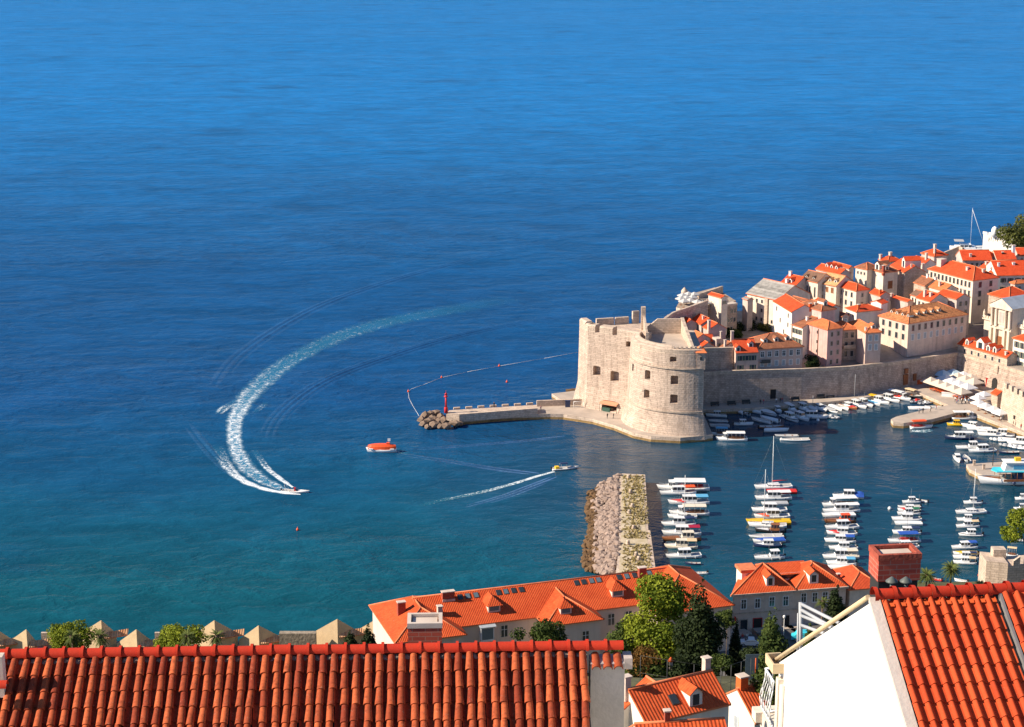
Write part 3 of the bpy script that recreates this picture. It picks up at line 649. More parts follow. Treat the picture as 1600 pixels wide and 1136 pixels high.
def roof_part(par, lu, lw, z, kind, tm, ov=.4, slope=.5, name='roof', off=(0, 0), deck=None):
    """closed tiled roof over a lu x lw rectangle; first two points of every plane lie on its eave"""
    mb = MB(); x0, x1, y0, y1 = -ov + off[0], lu + ov + off[0], -ov + off[1], lw + ov + off[1]; ze = z - ov * slope + .12
    rid = []
    if kind == 'flat':
        mb.box(off[0] - .1, off[0] + lu + .1, off[1] - .1, off[1] + lw + .1, z, z + .5)
        return mb.build(name, [tm, M_['ridge']], par), z + .5
    if kind in ('gw', 'gu'):
        if kind == 'gw':
            xm = (x0 + x1) / 2; h = (x1 - x0) / 2 * slope; y0 += .25; y1 -= .25
            A, Bq, Cc, Dq, E, Fq = (x0, y1, ze), (x0, y0, ze), (xm, y0, ze + h), (xm, y1, ze + h), (x1, y0, ze), (x1, y1, ze)
        else:
            ym = (y0 + y1) / 2; h = (y1 - y0) / 2 * slope; x0 += .25; x1 -= .25
            A, Bq, Cc, Dq, E, Fq = (x0, y0, ze), (x1, y0, ze), (x1, ym, ze + h), (x0, ym, ze + h), (x1, y1, ze), (x0, y1, ze)
        q1 = [A, Bq, Cc, Dq]; q2 = [E, Fq, Dq, Cc]
        mb.quad(q1, 0, roof_uv(q1, A)); mb.quad(q2, 0, roof_uv(q2, E))
        lo = [(p[0], p[1], p[2] - .22) for p in (A, Bq, Cc, Dq, E, Fq)]
        mb.quad([lo[0], lo[3], lo[2], lo[1]], 1); mb.quad([lo[4], lo[2], lo[3], lo[5]], 1)
        for a, b in ((A, Bq), (E, Fq)):
            mb.quad([a, b, (b[0], b[1], b[2] - .22), (a[0], a[1], a[2] - .22)], 1)
        for a, b in ((Bq, Cc), (Cc, E), (Fq, Dq), (Dq, A)):
            mb.quad([a, b, (b[0], b[1], b[2] - .22), (a[0], a[1], a[2] - .22)], 1)
        rid = [(Cc, Dq)]; top = ze + h
    else:
        sx, sy = x1 - x0, y1 - y0
        ins = min(sx, sy) / 2 if deck is None else deck
        h = ins * slope
        a0, a1, b0, b1 = x0 + ins, x1 - ins, y0 + ins, y1 - ins
        if deck is None:
            if sx >= sy: b0 = b1 = (y0 + y1) / 2
            else: a0 = a1 = (x0 + x1) / 2
        zt = ze + h
        P = [(x0, y0, ze), (x1, y0, ze), (x1, y1, ze), (x0, y1, ze)]; Q = [(a0, b0, zt), (a1, b0, zt), (a1, b1, zt), (a0, b1, zt)]
        for i in range(4):
            j = (i + 1) % 4; q = [P[i], P[j], Q[j], Q[i]]
            if (Vector(Q[i]) - Vector(Q[j])).length < 1e-4: q = [P[i], P[j], Q[j]]
            mb.quad(q, 0, roof_uv(q, P[i]))
            mb.quad([P[i], P[j], (P[j][0], P[j][1], ze - .2), (P[i][0], P[i][1], ze - .2)], 1)
            rid.append((P[i], Q[i]))
        mb.quad([(p[0], p[1], ze - .2) for p in reversed(P)], 1)
        if deck is not None and (a1 - a0) > .1: mb.quad(Q, 0, roof_uv(Q, Q[0]))
        elif sx >= sy: rid.append((Q[0], Q[1]))
        else: rid.append((Q[1], Q[2]))
        top = zt
    for a, b in rid:
        a = Vector(a); b = Vector(b); mb.tube(a + Vector((0, 0, -.04)), b + Vector((0, 0, -.04)), .17, .17, 6, 1)
    return mb.build(name, [tm, M_['ridge']], par, fix=False), top
def face_windows(par, face, lu, lw, z0, z1, n, rows, style, w=.95, h=1.5, margin=.1, skip=()):
    L_ = lw if face == 'l' else lu; hh = (z1 - z0) / rows
    for r in range(rows):
        for i in range(n):
            if (r, i) in skip: continue
            s = L_ * (margin + (1 - 2 * margin) * (i + .5) / n); z = z1 - hh * (r + .52)
            st = style if isinstance(style, str) else style[r % len(style)]
            hq = min(h, hh * .62)
            if face == 'l': add_window(par, -.004, s, z, w, hq, st, -math.pi / 2)
            elif face == 'f': add_window(par, s, -.004, z, w, hq, st, 0)
def chimney(roof, x, y, z, w=.7, h=1.4, mt=None, cap=True):
    mb = MB(); mb.box(-w / 2, w / 2, -w / 2, w / 2, -1.2, h, 0)
    if cap: mb.box(-w / 2 - .12, w / 2 + .12, -w / 2 - .12, w / 2 + .12, h, h + .16, 1)
    return mb.build('chimney', [mt or M_['terracap'], M_['terracap']], roof, loc=(x, y, z))
def dormer(roof, x, y, z, rot, w=1.3, h=1.3, d=2.4, tm=None, wall=None):
    """small gabled dormer facing local -y, with its window"""
    mb = MB(); hw = w / 2
    mb.loft([[(-hw, 0, -.6), (hw, 0, -.6), (hw, 0, h), (0, 0, h + hw * .75), (-hw, 0, h)], [(-hw, d, -.6), (hw, d, -.6), (hw, d, h), (0, d, h + hw * .75), (-hw, d, h)]], 0)
    for s in (-1, 1):
        q = [(s * (hw + .15), -.18, h - .1), (s * (hw + .15), d, h - .1), (0, d, h + hw * .75 + .08), (0, -.18, h + hw * .75 + .08)]
        if s > 0: q = [q[1], q[0], q[3], q[2]]
        mb.quad(q, 1, roof_uv(q, q[0])); mb.quad([(p[0], p[1], p[2] - .1) for p in reversed(q)], 1)
    mb.box(-hw * .5, hw * .5, -.03, .02, h * .12, h * .88, 2)
    return mb.build('dormer', [wall or M_['white'], tm or T_['red'], GLASS], roof, loc=(x, y, z), rot=rot, fix=False)
HOUSES = {}
def house(key, label, C, L, Rr, zE, zB, kind, wall, tile, slope=.57, theta=None, left=None, front=None, chims=(), dorms=(), ov=.35, deck=None, group='houses of the old town', cat='house', name='town_house', lw=None, lu=None):
    c, th, a, b = plan(C, L, Rr, zE, theta)
    if lu: a = lu
    if lw: b = lw
    t = thing(name, label, cat, (c.x, c.y, zB), th, group); zz = zE - zB
    mb = MB()
    if kind == 'gw': prof = [(0, 0), (a, 0), (a, zz), (a / 2, zz + a / 2 * slope - .1), (0, zz)]; mb.loft([[(x, 0, z) for x, z in prof], [(x, b, z) for x, z in prof]])
    elif kind == 'gu': prof = [(0, 0), (b, 0), (b, zz), (b / 2, zz + b / 2 * slope - .1), (0, zz)]; mb.loft([[(0, y, z) for y, z in prof], [(a, y, z) for y, z in prof]])
    else: mb.box(0, a, 0, b, 0, zz)
    mb.build('wall', wall, t)
    rf, top = roof_part(t, a, b, zz, kind, tile, ov, slope, deck=deck)
    if left: face_windows(t, 'l', a, b, left.get('z0', max(0, zz - 3.1 * left['r'])), zz - .3, left['n'], left['r'], left.get('s', 'stone'), left.get('w', .9), left.get('h', 1.5), left.get('m', .08), left.get('skip', ()))
    if front: face_windows(t, 'f', a, b, front.get('z0', max(0, zz - 3.1 * front['r'])), zz - .3, front['n'], front['r'], front.get('s', 'stone'), front.get('w', .9), front.get('h', 1.5), front.get('m', .08), front.get('skip', ()))
    for ch in chims:       # fractions across the plan
        fx, fy = ch[0], ch[1]; x, y = a * fx, b * fy
        dd = min(x + ov, a - x + ov) if kind == 'gw' else (min(y + ov, b - y + ov) if kind == 'gu' else min(x + ov, a - x + ov, y + ov, b - y + ov))
        if deck is not None: dd = min(dd, deck)
        chimney(rf, x, y, zz - ov * slope + dd * slope, ch[2] if len(ch) > 2 else .75, ch[3] if len(ch) > 3 else 1.3, ch[4] if len(ch) > 4 else None)
    for d in dorms:        # (face, position along it, height up the slope, width)
        f, s, up = d[0], d[1], d[2]; w_ = d[3] if len(d) > 3 else 1.2
        if f == 'l': dormer(rf, up, b * s, zz + up * slope - .1, -math.pi / 2, w_, w_ * .95, max(1.6, w_ * 1.9), tile, M_['white'])
        else: dormer(rf, a * s, up, zz + up * slope - .1, 0, w_, w_ * .95, max(1.6, w_ * 1.9), tile, M_['white'])
    HOUSES[key] = (t, c, th, a, b); return t
W = M_
# --- cluster right behind the fort
house('h1', 'small house with bright red roof close behind the fort rear wall', (1070.7, 506), (1057, 497), 1089, 21, 10, 'gw', W['grey'], T_['red'], theta=22)
house('h2', 'house with red roof crossed by raised fire walls behind the fort', (1096, 506.6), (1080, 495), 1121, 21, 10, 'gw', W['grey'], T_['red'], theta=22, chims=((.3, .3, .6, 1.0),))
house('h2b', 'red roofed house with tall grey gable, lower neighbour of the fire-walled roof', (1108.5, 514.5), (1099, 507), 1134, 20.5, 10, 'gw', W['grey'], T_['red'], theta=22, chims=((-.05, -.05, .8, 3.0),))
house('h3', 'small house with vivid orange roof near the fort terrace', (1086.5, 530.5), (1074.5, 520), 1110, 19.5, 10, 'gw', W['grey'], T_['orange'], theta=22)
house('h4', 'low flat-fronted house with deep red roof between orange roof and flat grey house', (1101, 532.5), 1097, 1115, 18.4, 10, 'gu', W['grey'], T_['deep'], theta=5, lw=5)
house('h4b', 'low house with red roof and dark gable beside the curtain wall', (1094.5, 543.5), (1089, 534), 1118, 17.5, 10, 'gw', W['grey'], T_['red'], theta=20)
house('h5', 'narrow flat-roofed pale grey house with a thin chimney', (1119.5, 532), (1113.5, 524), (1128, 530.5), 19, 9, 'flat', W['grey'], M_['terracap'], theta=20, front=dict(n=1, r=1, w=.8, s='plain'), chims=((.8, .1, .5, 2.4),))
house('h6', 'brown roofed house with pale left wall above the curtain wall', (1131, 543.5), (1126, 532), 1153, 17.6, 9, 'gw', W['cream'], T_['brown'], theta=24, chims=((.1, .1, .6, 2.0),))
# --- front row on the harbour wall
house('h7', 'pale house with green shutters and shadowed red roof beside the curtain wall', (1150, 551), 1131, (1184.5, 548.5), 16.8, 9.3, 'gu', W['rose'], T_['deep'], theta=10, lw=10, front=dict(n=3, r=2, s='green', w=.9, h=1.5, skip=((1, 1),)), chims=((.02, .5, .8, 2.6),), dorms=(('f', .75, 1.8, 1.5), ('f', .12, .4, 1.5)))
house('h8', 'long pinkish house with three roof dormers and arched balcony windows', (1184.5, 545), 1178, (1254.5, 539.2), 17.2, 9.3, 'hip', W['rose'], T_['brown'], slope=.52, theta=14, lw=12, front=dict(n=6, r=2, s=['frame', 'closed'], w=1.0, h=1.6, m=.02), dorms=(('f', .22, 2.2, 1.3), ('f', .47, 2.4, 1.3), ('f', .73, 2.6, 1.3)))
bal = MB(); h8, c8, t8, a8, b8 = HOUSES['h8']
bal.box(.8, 3.8, -1.1, 0, 3.5, 3.7); bal.box(.8, 3.8, -1.1, -1.02, 3.7, 4.6); bal.build('balcony', M_['iron'], h8)
house('h11', 'pale house with two rows of green shutters and brown roof above the garden', (1254.4, 511.6), (1236.5, 506), 1300, 20.5, 9.5, 'gw', W['white'], T_['brown'], slope=.42, left=dict(n=3, r=2, s='green', w=.8, h=1.5), front=dict(n=2, r=2, s='plain', w=.1, h=.1), chims=((.3, .4, .7, 1.1, M_['purewhite']),))
house('h12', 'tall bare pink house with brown drainpipe on its sunlit side', (1293.5, 514.5), (1262.5, 506), (1317, 512), 21.5, 9.5, 'hip', W['pink'], T_['orange'], left=dict(n=3, r=3, s='plain', w=.7, h=1.0, skip=((0, 0), (0, 2), (1, 0), (2, 0), (2, 2), (1, 2))), front=dict(n=2, r=4, s='plain', w=.85, h=1.4))
h12 = HOUSES['h12']; mb = MB(); s_ = h12[4] * .46; mb.tube((-.12, s_, 3), (-.12, s_, 11.3), .11, .11, 6); mb.build('drainpipe', M_['wood'], h12[0])
mb = MB(); s_ = h12[4] * .8; mb.box(-.14, 0, s_ - .2, s_ + .2, 1, 11.5); mb.build('pilaster', M_['grey'], h12[0])
house('h13', 'narrow stone house with a balcony between pink house and hip roofed house', (1316.5, 515), 1310, (1339, 517), 19.8, 9.5, 'hip', W['stone'], T_['orange'], theta=15, lw=8, front=dict(n=2, r=3, s='plain', w=1.0, h=1.7))
mb = MB(); mb.box(.2, 4.2, -1.2, 0, 4.4, 4.65); mb.box(.2, 4.2, -1.2, -1.05, 4.65, 5.5); mb.build('balcony', M_['palestone'], HOUSES['h13'][0])
house('h14', 'narrow grey-pink house with orange hip roof and closed pale shutters', (1353, 519.5), (1325.5, 503), (1377, 517), 20.2, 9.5, 'hip', W['rose'], T_['orange'], left=dict(n=2, r=2, s='plain', w=.1, h=.1), front=dict(n=2, r=2, s='closed', w=1.0, h=2.0, m=.1), chims=((.1, .1, .5, .9, M_['purewhite']),), dorms=(('f', .6, 1.2, 1.3),))
house('h15', 'large pale palace with weathered tan hip roof and rows of dormers', (1419.5, 505), (1374, 493), (1511, 496), 20.5, 9.5, 'hip', W['beige'], T_['tan'], slope=.52, deck=7.0, theta=32, left=dict(n=4, r=2, s='plain', w=1.1, h=2.2, m=.04), front=dict(n=9, r=2, s=['plain', 'closed'], w=1.0, h=1.9, m=.03), dorms=[('l', .2 + .19 * k, 2.2, 1.0) for k in range(4)] + [('f', .26 + .12 * k, 2.6, 1.1) for k in range(4)])
# --- second rows
house('h9', 'tall bright cream house with broad bright red roof over the garden', (1237.5, 487.3), (1209, 470), 1276, 24.5, 9, 'gw', W['white'], T_['red'], slope=.5, left=dict(n=4, r=3, s='plain', w=.8, h=1.4, skip=((0, 1), (0, 2), (1, 1), (1, 3), (2, 0), (2, 2), (2, 3))), chims=((.75, .02, .8, 1.3, M_['orange']),))
house('h10', 'cream house with plain brown hip roof and one dormer above pink house', (1283.5, 485), (1248, 476), (1305.5, 484), 25.6, 10, 'hip', W['grey'], T_['brown'], left=dict(n=2, r=2, s='plain', w=.1, h=.1), dorms=(('f', .5, 1.5, 1.6),), chims=((.2, .4, .5, .8),))
house('h10b', 'low red roofed wing behind the brown hip roof', (1299, 480), (1272, 469), 1312, 23.5, 10, 'gw', W['cream'], T_['red'], slope=.4)
house('h16', 'house with wide low red roofs joined behind the orange hip roof', (1338.5, 487), (1322, 482), (1377, 484), 22, 10, 'hip', W['white'], T_['deep'], slope=.42, left=dict(n=2, r=2, s='plain', w=.6, h=.9), chims=((.15, .2, .7, 1.4, M_['orange']),))
house('h16b', 'small bright white upper house with low red roof beside the tan palace', (1377, 474.5), (1361, 471), (1387, 469.5), 23.5, 11, 'gu', W['purewhite'], T_['red'], slope=.35, left=dict(n=2, r=1, s='closed', w=.7, h=1.0))
house('h17', 'pale house with red hip roof at the end of the sunlit row', (1338, 454), (1307.5, 446.7), (1357.5, 452.5), 25, 11, 'hip', W['cream'], T_['red'], left=dict(n=3, r=2, s='plain', w=.9, h=1.6), front=dict(n=1, r=2, s='plain', w=.8, h=1.2))
house('h18', 'pale house with straw coloured roof, three dormers and red shuttered windows', (1307, 446.5), (1278.4, 441), 1335, 25.6, 11, 'gw', W['cream'], T_['paleor'], left=dict(n=3, r=2, s='red', w=1.0, h=1.7, skip=((1, 0), (1, 1))), dorms=[('l', .18 + .3 * k, 1.1, 1.1) for k in range(3)])
house('h19', 'pale house with dark brown roof and tall arched window group', (1278, 441), (1250, 435), 1304, 26.2, 11, 'gw', W['cream'], T_['dark'], left=dict(n=6, r=1, s='plain', w=.6, h=3.4, z0=8.5, skip=((0, 1),)), dorms=(('l', .35, .9, .8), ('l', .75, .9, .8)))
house('h20', 'red roofed house with several white dormers rising behind the straw coloured roof', (1312, 428.5), (1275, 424), (1329, 432), 27.5, 12, 'gw', W['grey'], T_['red'], theta=32, dorms=[('l', .3 + .2 * k, 1.6, 1.2) for k in range(3)])
house('h20b', 'small dark red roof half hidden at the sea edge behind other roofs', (1327, 419), (1299, 414), 1334, 27, 13, 'gw', W['grey'], T_['deep'], theta=30)
house('h21', 'wide red roofed house with chimneys by the sea edge next to corrugated roof', (1240, 449.5), (1216.5, 443.5), 1272, 24.3, 10, 'gw', W['grey'], T_['red'], theta=40, chims=((.1, .6, .8, 1.6, M_['purewhite']), (.45, .85, .8, 1.4, M_['purewhite'])), dorms=(('l', .45, 1.6, 1.4),))
house('h22', 'tall pale building with grey corrugated roof in partial shadow', (1215, 468), (1167.5, 459.5), 1266, 23.4, 8.5, 'gw', W['cream'], T_['metal'], slope=.48, theta=38, left=dict(n=5, r=3, s='plain', w=.8, h=1.1, skip=((0, 0), (0, 1), (1, 0), (1, 3), (2, 1))), ov=.5)
mb = MB(); mb.box(-.5, .3, 4, 5.4, 0, 14.6); mb.box(-.3, .3, -.3, .6, 0, 14.7); mb.build('buttress', M_['palestone'], HOUSES['h22'][0])
house('h22b', 'narrow dim building end with small tiled lean-to left of the corrugated roof', (1168.5, 468.5), (1160.5, 466), (1176, 466), 22.6, 8.5, 'gw', W['grey'], T_['metal'], slope=.3, theta=25)
# --- upper town
house('h23', 'pale house with brown hip roof and tall gabled dormer in the upper town', (1380.5, 425.5), (1360, 422.5), (1403, 425), 27.5, 11, 'hip', W['cream'], T_['brown'], front=dict(n=1, r=1, s='red', w=1.9, h=2.6, z0=8), dorms=(('l', .55, .3, 2.3), ('f', .35, .8, 1.5)), chims=((.02, .03, .8, 2.2, M_['brick']),))
house('h23b', 'long cream wall house with plain brown hip roof facing left in the upper town', (1355, 420.5), (1337, 417), (1373, 417.5), 28, 12, 'hip', W['cream'], T_['brown'], left=dict(n=3, r=1, s='plain', w=.6, h=.9))
house('h24', 'red hip roofed house with chimneys at the sea skyline', (1387.5, 408.5), (1374, 406), (1407.5, 407), 27.5, 14, 'hip', W['cream'], T_['red'], chims=((.5, .5, .9, 1.2), (.02, .9, .8, 1.6)))
house('h25', 'red roofed house with big gabled dormer and bare stone gable wall', (1413.6, 425.5), (1392, 414), 1446, 27, 11, 'gw', W['stone'], T_['red'], left=dict(n=1, r=1, s='plain', w=1.0, h=2.4), dorms=(('l', .35, 1.2, 3.0),), chims=((.5, .6, .8, 1.3), (.35, .05, .5, 1.0), (.9, .05, .8, 2.2, M_['terracap'])))
house('h26', 'red gabled house with white eave between skyline roofs', (1444, 413), (1422, 405.5), 1462, 28, 12, 'gw', W['white'], T_['red'], theta=30, chims=((.4, .2, .7, 2.2),))
house('h27', 'red hip roofed house with chimney at the skyline beside the far sea wall', (1460, 400), (1440, 399), (1480.5, 397.5), 28, 14, 'hip', W['grey'], T_['red'], theta=28, chims=((.6, .6, .8, 1.8), (.2, .2, .6, 1.6)))
house('h28', 'large cream building with huge bright red hip roof and many arched windows', (1520.5, 437.7), (1451, 412.5), (1560, 436.5), 28, 10, 'hip', W['cream'], T_['red'], theta=28, left=dict(n=11, r=2, s='stone', w=.9, h=1.8, m=.03), front=dict(n=2, r=3, s='plain', w=1.2, h=2.3), chims=((.25, .86, 2.2, 2.0), (.3, .3, .8, 1.0), (.6, .12, .7, 1.0)))
house('h29', 'long low red roof facing the viewer near the far sea wall', (1504, 406), 1500, (1550, 406.2), 27, 13, 'gu', W['grey'], T_['red'], theta=2, lw=9, front=dict(n=5, r=1, s='plain', w=.9, h=1.2), chims=((.3, .15, .7, 1.0),))
house('h30', 'red pyramid roofed house peeking above the long low red roof', (1541, 401), (1529, 399), (1559, 401), 27.5, 14, 'hip', W['grey'], T_['red'], theta=22, slope=.65)
house('h31', 'red roofed house with pale gable below the leafy pine', (1557.5, 405), (1551, 403), (1588, 405.5), 27, 13, 'gu', W['cream'], T_['red'], theta=4, lw=8, chims=((.98, .4, 1.0, 2.4, M_['purewhite']), (.4, .3, .6, .6, M_['dark'])))
house('h32', 'white house with red roof cut by the right edge under the pine', (1591, 399), 1586, (1618, 400), 27.5, 13, 'gu', W['grey'], T_['red'], theta=4, lw=7, front=dict(n=3, r=1, s='plain', w=.9, h=1.4))
house('h33', 'little red gabled roof tucked beside the huge hip roof', (1538, 419), (1531, 414), 1560, 26, 12, 'gw', W['grey'], T_['red'], theta=24, chims=((.3, .5, .8, .8),))
house('h34', 'tiny red roof with three white dormers in a row', (1551, 427.5), (1544, 424), 1572, 25.5, 12, 'gw', W['white'], T_['red'], theta=24, dorms=[('l', .2 + .3 * k, .9, 1.0) for k in range(3)])
house('h35', 'white walled house with dark windows and broad red roof at right', (1558, 430), (1552, 427), (1612, 433), 25.6, 10, 'gu', W['white'], T_['red'], theta=6, lw=13, front=dict(n=4, r=2, s='green', w=.9, h=1.4), chims=((.15, .3, .7, 1.2, M_['purewhite']), (.6, .35, .8, .7, M_['purewhite'])))
house('h36', 'house with pointed orange red hip roof at the right edge', (1586, 443), (1579, 438.5), (1612, 443), 24.5, 10, 'hip', W['grey'], T_['orange'], theta=22, front=dict(n=2, r=2, s='plain', w=.9, h=1.4))
house('h37', 'stone house with broad red pyramid roof behind the church front', (1577, 467), (1545, 459.5), (1614, 462), 24, 9.5, 'hip', W['stone'], T_['red'], theta=30, left=dict(n=1, r=1, s='stone', w=1.2, h=.8))
# small infill roofs between the big ones
house('i1', 'low red roof with curved eave behind the white upper house', (1419, 471), (1392, 459), (1424, 468), 22.5, 10, 'gw', W['grey'], T_['red'], slope=.4, theta=30, chims=((-.05, .95, .7, 1.2),))
house('i2', 'red roofed cottage with grey front between brown and white houses', (1376, 462), (1359, 456), (1391, 462), 24, 10, 'gw', W['grey'], T_['red'], theta=26, front=dict(n=2, r=1, s='closed', w=.6, h=.9), chims=((.1, .15, .7, 1.6, M_['orange']),))
house('i3', 'brown lean-to roofed house with pale wall in shade of the stone gable', (1435, 463), (1423, 457.5), (1452, 461), 24, 10, 'gw', W['cream'], T_['dark'], theta=28, left=dict(n=2, r=1, s='plain', w=.7, h=1.6))
house('i4', 'orange red roofed house with two chimneys beside the shaded lane', (1454, 470.5), (1432, 463), (1481, 466), 24, 10, 'gw', W['cream'], T_['red'], theta=27, left=dict(n=3, r=1, s='plain', w=.9, h=1.3), chims=((.15, .6, .8, 2.2), (.25, .3, .8, 1.2)))
house('i5', 'wide orange red roof with white end wall below the huge hip roof', (1495, 467), (1464, 455), (1516, 467), 24.4, 10, 'gw', W['grey'], T_['red'], theta=30, slope=.42, front=dict(n=2, r=2, s='plain', w=1.0, h=1.5), chims=((.55, .05, .8, 1.4),))
house('i6', 'cluster of rough red lean-to roofs in the shaded lane', (1446, 446), (1428, 441), (1470, 445), 24.5, 10, 'gw', W['stone'], T_['brown'], theta=24, chims=((.5, .5, .7, 1.2, M_['purewhite']), (.8, .2, .7, 1.4, M_['purewhite'])))
house('i7', 'low orange roof squeezed below the arched window building', (1476, 454), (1452, 446.5), (1497, 452), 24.5, 10, 'gw', W['cream'], T_['orange'], theta=28, chims=((.2, .5, .7, 1.4),))
house('i8', 'dark shaded house with slate brown roof left of the orange hip roof', (1317, 494), (1306, 489), (1326, 495), 20.5, 9.5, 'gw', W['grey'], T_['dark'], theta=28, front=dict(n=1, r=1, s='closed', w=1.0, h=1.6))
house('i9', 'brown roofed wing tucked behind the red roof and corrugated roof', (1259, 471), (1236, 459), 1266, 24.8, 10, 'gw', W['grey'], T_['brown'], theta=34, slope=.4)
# --- row on the gate wall and right edge
house('h38', 'long stone house on the gate wall with red roof and white dormers', (1574, 558.5), (1497, 535), 1590, 12.2, 8.2, 'gw', W['palestone'], T_['red'], slope=.62, theta=30, left=dict(n=6, r=1, s='plain', w=.8, h=1.2), chims=((.4, .62, .8, 1.3), (.45, .45, .7, .9), (.15, .06, .6, 1.0)))
h38, c38, t38, a38, b38 = HOUSES['h38']
for s, w_ in ((.27, 1.5), (.40, 1.5), (.56, 3.4), (.83, 1.3)):
    dormer([o for o in h38.children if o.name.startswith('roof')][0], .25, b38 * s, 3.9, -math.pi / 2, w_, 2.0 if w_ < 3 else 2.6, 3.0, T_['red'], M_['white'])
house('h39', 'sunlit white building with green shutters at the right edge above the gate', (1604, 533), (1583.5, 525), 1640, 17.6, 6, 'hip', W['white'], T_['red'], theta=30, left=dict(n=2, r=3, s='green', w=1.0, h=1.8))
house('h40', 'low house with orange roof at the foot of the quay bastion', (1559, 617), (1549, 611), 1572, 5.6, 1.6, 'gw', W['palestone'], T_['red'], theta=26)
# --- cafe bastion over the sea
bt = thing('cafe_bastion', 'stone bastion terrace with white parasols above the open sea', 'bastion', (0, 0, 0))
pl, ph = [at(1057, 497, 20), at(1063, 480, 23), at(1130, 466, 23)], None
p0 = at(1056.5, 480, 22); p1 = at(1080, 489, 22); p2 = at(1150, 470, 22); p3 = at(1117, 449, 22); p4 = at(1066, 463, 22)
mb = MB(); mb.prism([(p.x, p.y) for p in (p0, p1, p2, p3, p4)], -2, 22.0); mb.build('wall', [M_['palestone']], bt)
mb = MB(); q0 = at(1079, 488, 22.6); q1 = at(1138, 471, 22.6); d = (q1 - q0).normalized(); n = Vector((-d.y, d.x, 0)); mb.prism([q0.xy, q1.xy, (q1 + n * .6).xy, (q0 + n * .6).xy], 21.9, 23.2); mb.build('parapet', [M_['stone2']], bt)
a0 = at(1065, 464, 24); mb = MB(); mb.lathe([(1.1, 0), (1.1, 2.0), (.9, 2.4), (0, 3.4)], n=10); mb.build('turret', [M_['palestone']], bt, loc=(p4.x + .6, p4.y - 1, 22))
house('cb', 'little white cafe house with bright red roof on the sea bastion', (1127.5, 465), (1107, 461.5), (1137, 462), 26.5, 14, 'gw', W['cream'], T_['red'], theta=34, slope=.35, front=dict(n=1, r=1, s='plain', w=1.6, h=1.0))
mb = MB(); s0 = at(1092, 460, 23.5); s1 = at(1130, 448, 24); d = (s1 - s0).normalized(); n = Vector((-d.y, d.x, 0))
mb.loft([[(s0.x, s0.y, 21.8), ((s0 + n * .8).x, (s0 + n * .8).y, 21.8), ((s0 + n * .8).x, (s0 + n * .8).y, 23.6), (s0.x, s0.y, 23.6)], [(s1.x, s1.y, 21.8), ((s1 + n * .8).x, (s1 + n * .8).y, 21.8), ((s1 + n * .8).x, (s1 + n * .8).y, 24.2), (s1.x, s1.y, 24.2)]], 0)
mb.build('screen_wall', [M_['palestone']], bt)
house('cb2', 'tall windowless stone wall house in deep shade beside the cafe bastion', (1135, 478), (1128, 474), (1152, 470), 22, 5, 'flat', W['stone2'], M_['terracap'], theta=28, front=dict(n=3, r=3, s='plain', w=.8, h=1.4, skip=((0, 0), (2, 2))))
# --- church with its ornate front
ch = thing('baroque_church', 'pale baroque church with pedimented front, columns and roof statues', 'church', (0, 0, 0))
cc = at(1583, 482, 24); cth = R(32); ch.location = (cc.x, cc.y, 9); ch.rotation_euler = (0, 0, cth)
PS = mat('church_stone', (.70, .60, .48), .9, .16, .6, .2, 3, .3, speck=.25)
cw = solve_len(cc, Vector((-math.sin(cth), math.cos(cth), 0)), 1551); ZC = 15.0
mb = MB(); mb.box(0, 16, 0, cw, 0, ZC - .3); mb.box(3, 16, -6, cw + 6, 0, 8.5); mb.build('wall', PS, ch)
mb = MB(); mb.box(-.9, 0, -.4, cw + .4, ZC - .9, ZC - .2); mb.box(-.7, 0, -.3, cw + .3, 7.4, 8.1); mb.box(2.4, 3, -6.4, 0, 8.5, 9.0); mb.box(2.4, 3, cw, cw + 6.4, 8.5, 9.0); mb.build('cornice', PS, ch)
for k in range(5):
    y = cw * (.06 + .22 * k)
    if k == 2: continue
    mb = MB(); mb.lathe([(.55, 0), (.42, .3), (.36, 6.0), (.55, 6.3)], c=(-.5, y, 8.0), n=10); mb.box(-1.0, 0, y - .5, y + .5, 0, 7.5); mb.build('column', PS, ch)
mb = MB(); mb.loft([[(x, -.5, ZC - .2), (x, cw + .5, ZC - .2), (x, cw / 2, ZC + 2.5)] for x in (-.8, .2)], 0); mb.build('pediment', PS, ch)
mb = MB(); q = [(-.9, -.7, ZC - .1), (16, -.7, ZC - .1), (16, cw / 2, ZC + 2.7), (-.9, cw / 2, ZC + 2.7)]; mb.quad(q); mb.quad([(-.9, cw + .7, ZC - .1), (-.9, cw / 2, ZC + 2.7), (16, cw / 2, ZC + 2.7), (16, cw + .7, ZC - .1)])
mb.build('roof', mat('lead_roof', (.36, .40, .46), .6, .2, .5), ch, fix=False)
mb = MB(); yy = cw * .5; mb.box(-.25, .02, yy - 1.5, yy + 1.5, 9.0, 13.6, 0); mb.box(-.32, -.2, yy - 1.0, yy + 1.0, 9.6, 13.0, 1); mb.build('window', [PS, M_['grey']], ch)
mb = MB(); mb.box(-.2, .02, yy - 1.3, yy + 1.3, 0, 5.0, 0); mb.build('door', [M_['wood']], ch)
for y in (-5.8, -2.5, cw + 2.4, cw + 5.8): 
    mb = MB(); mb.lathe([(.4, 0), (.4, .6), (.25, .7), (.42, 1.4), (.3, 2.2), (.1, 2.35), (.2, 2.6), (.0, 2.85)], c=(2.7, y, 9.0), n=8); mb.build('statue', PS, ch)
mb = MB()
for y in list(range(-6, 0)) + [cw + k for k in range(1, 7)]: mb.box(2.45, 2.9, y, y + .6, 9.0, 9.8)
mb.build('balustrade', PS, ch)
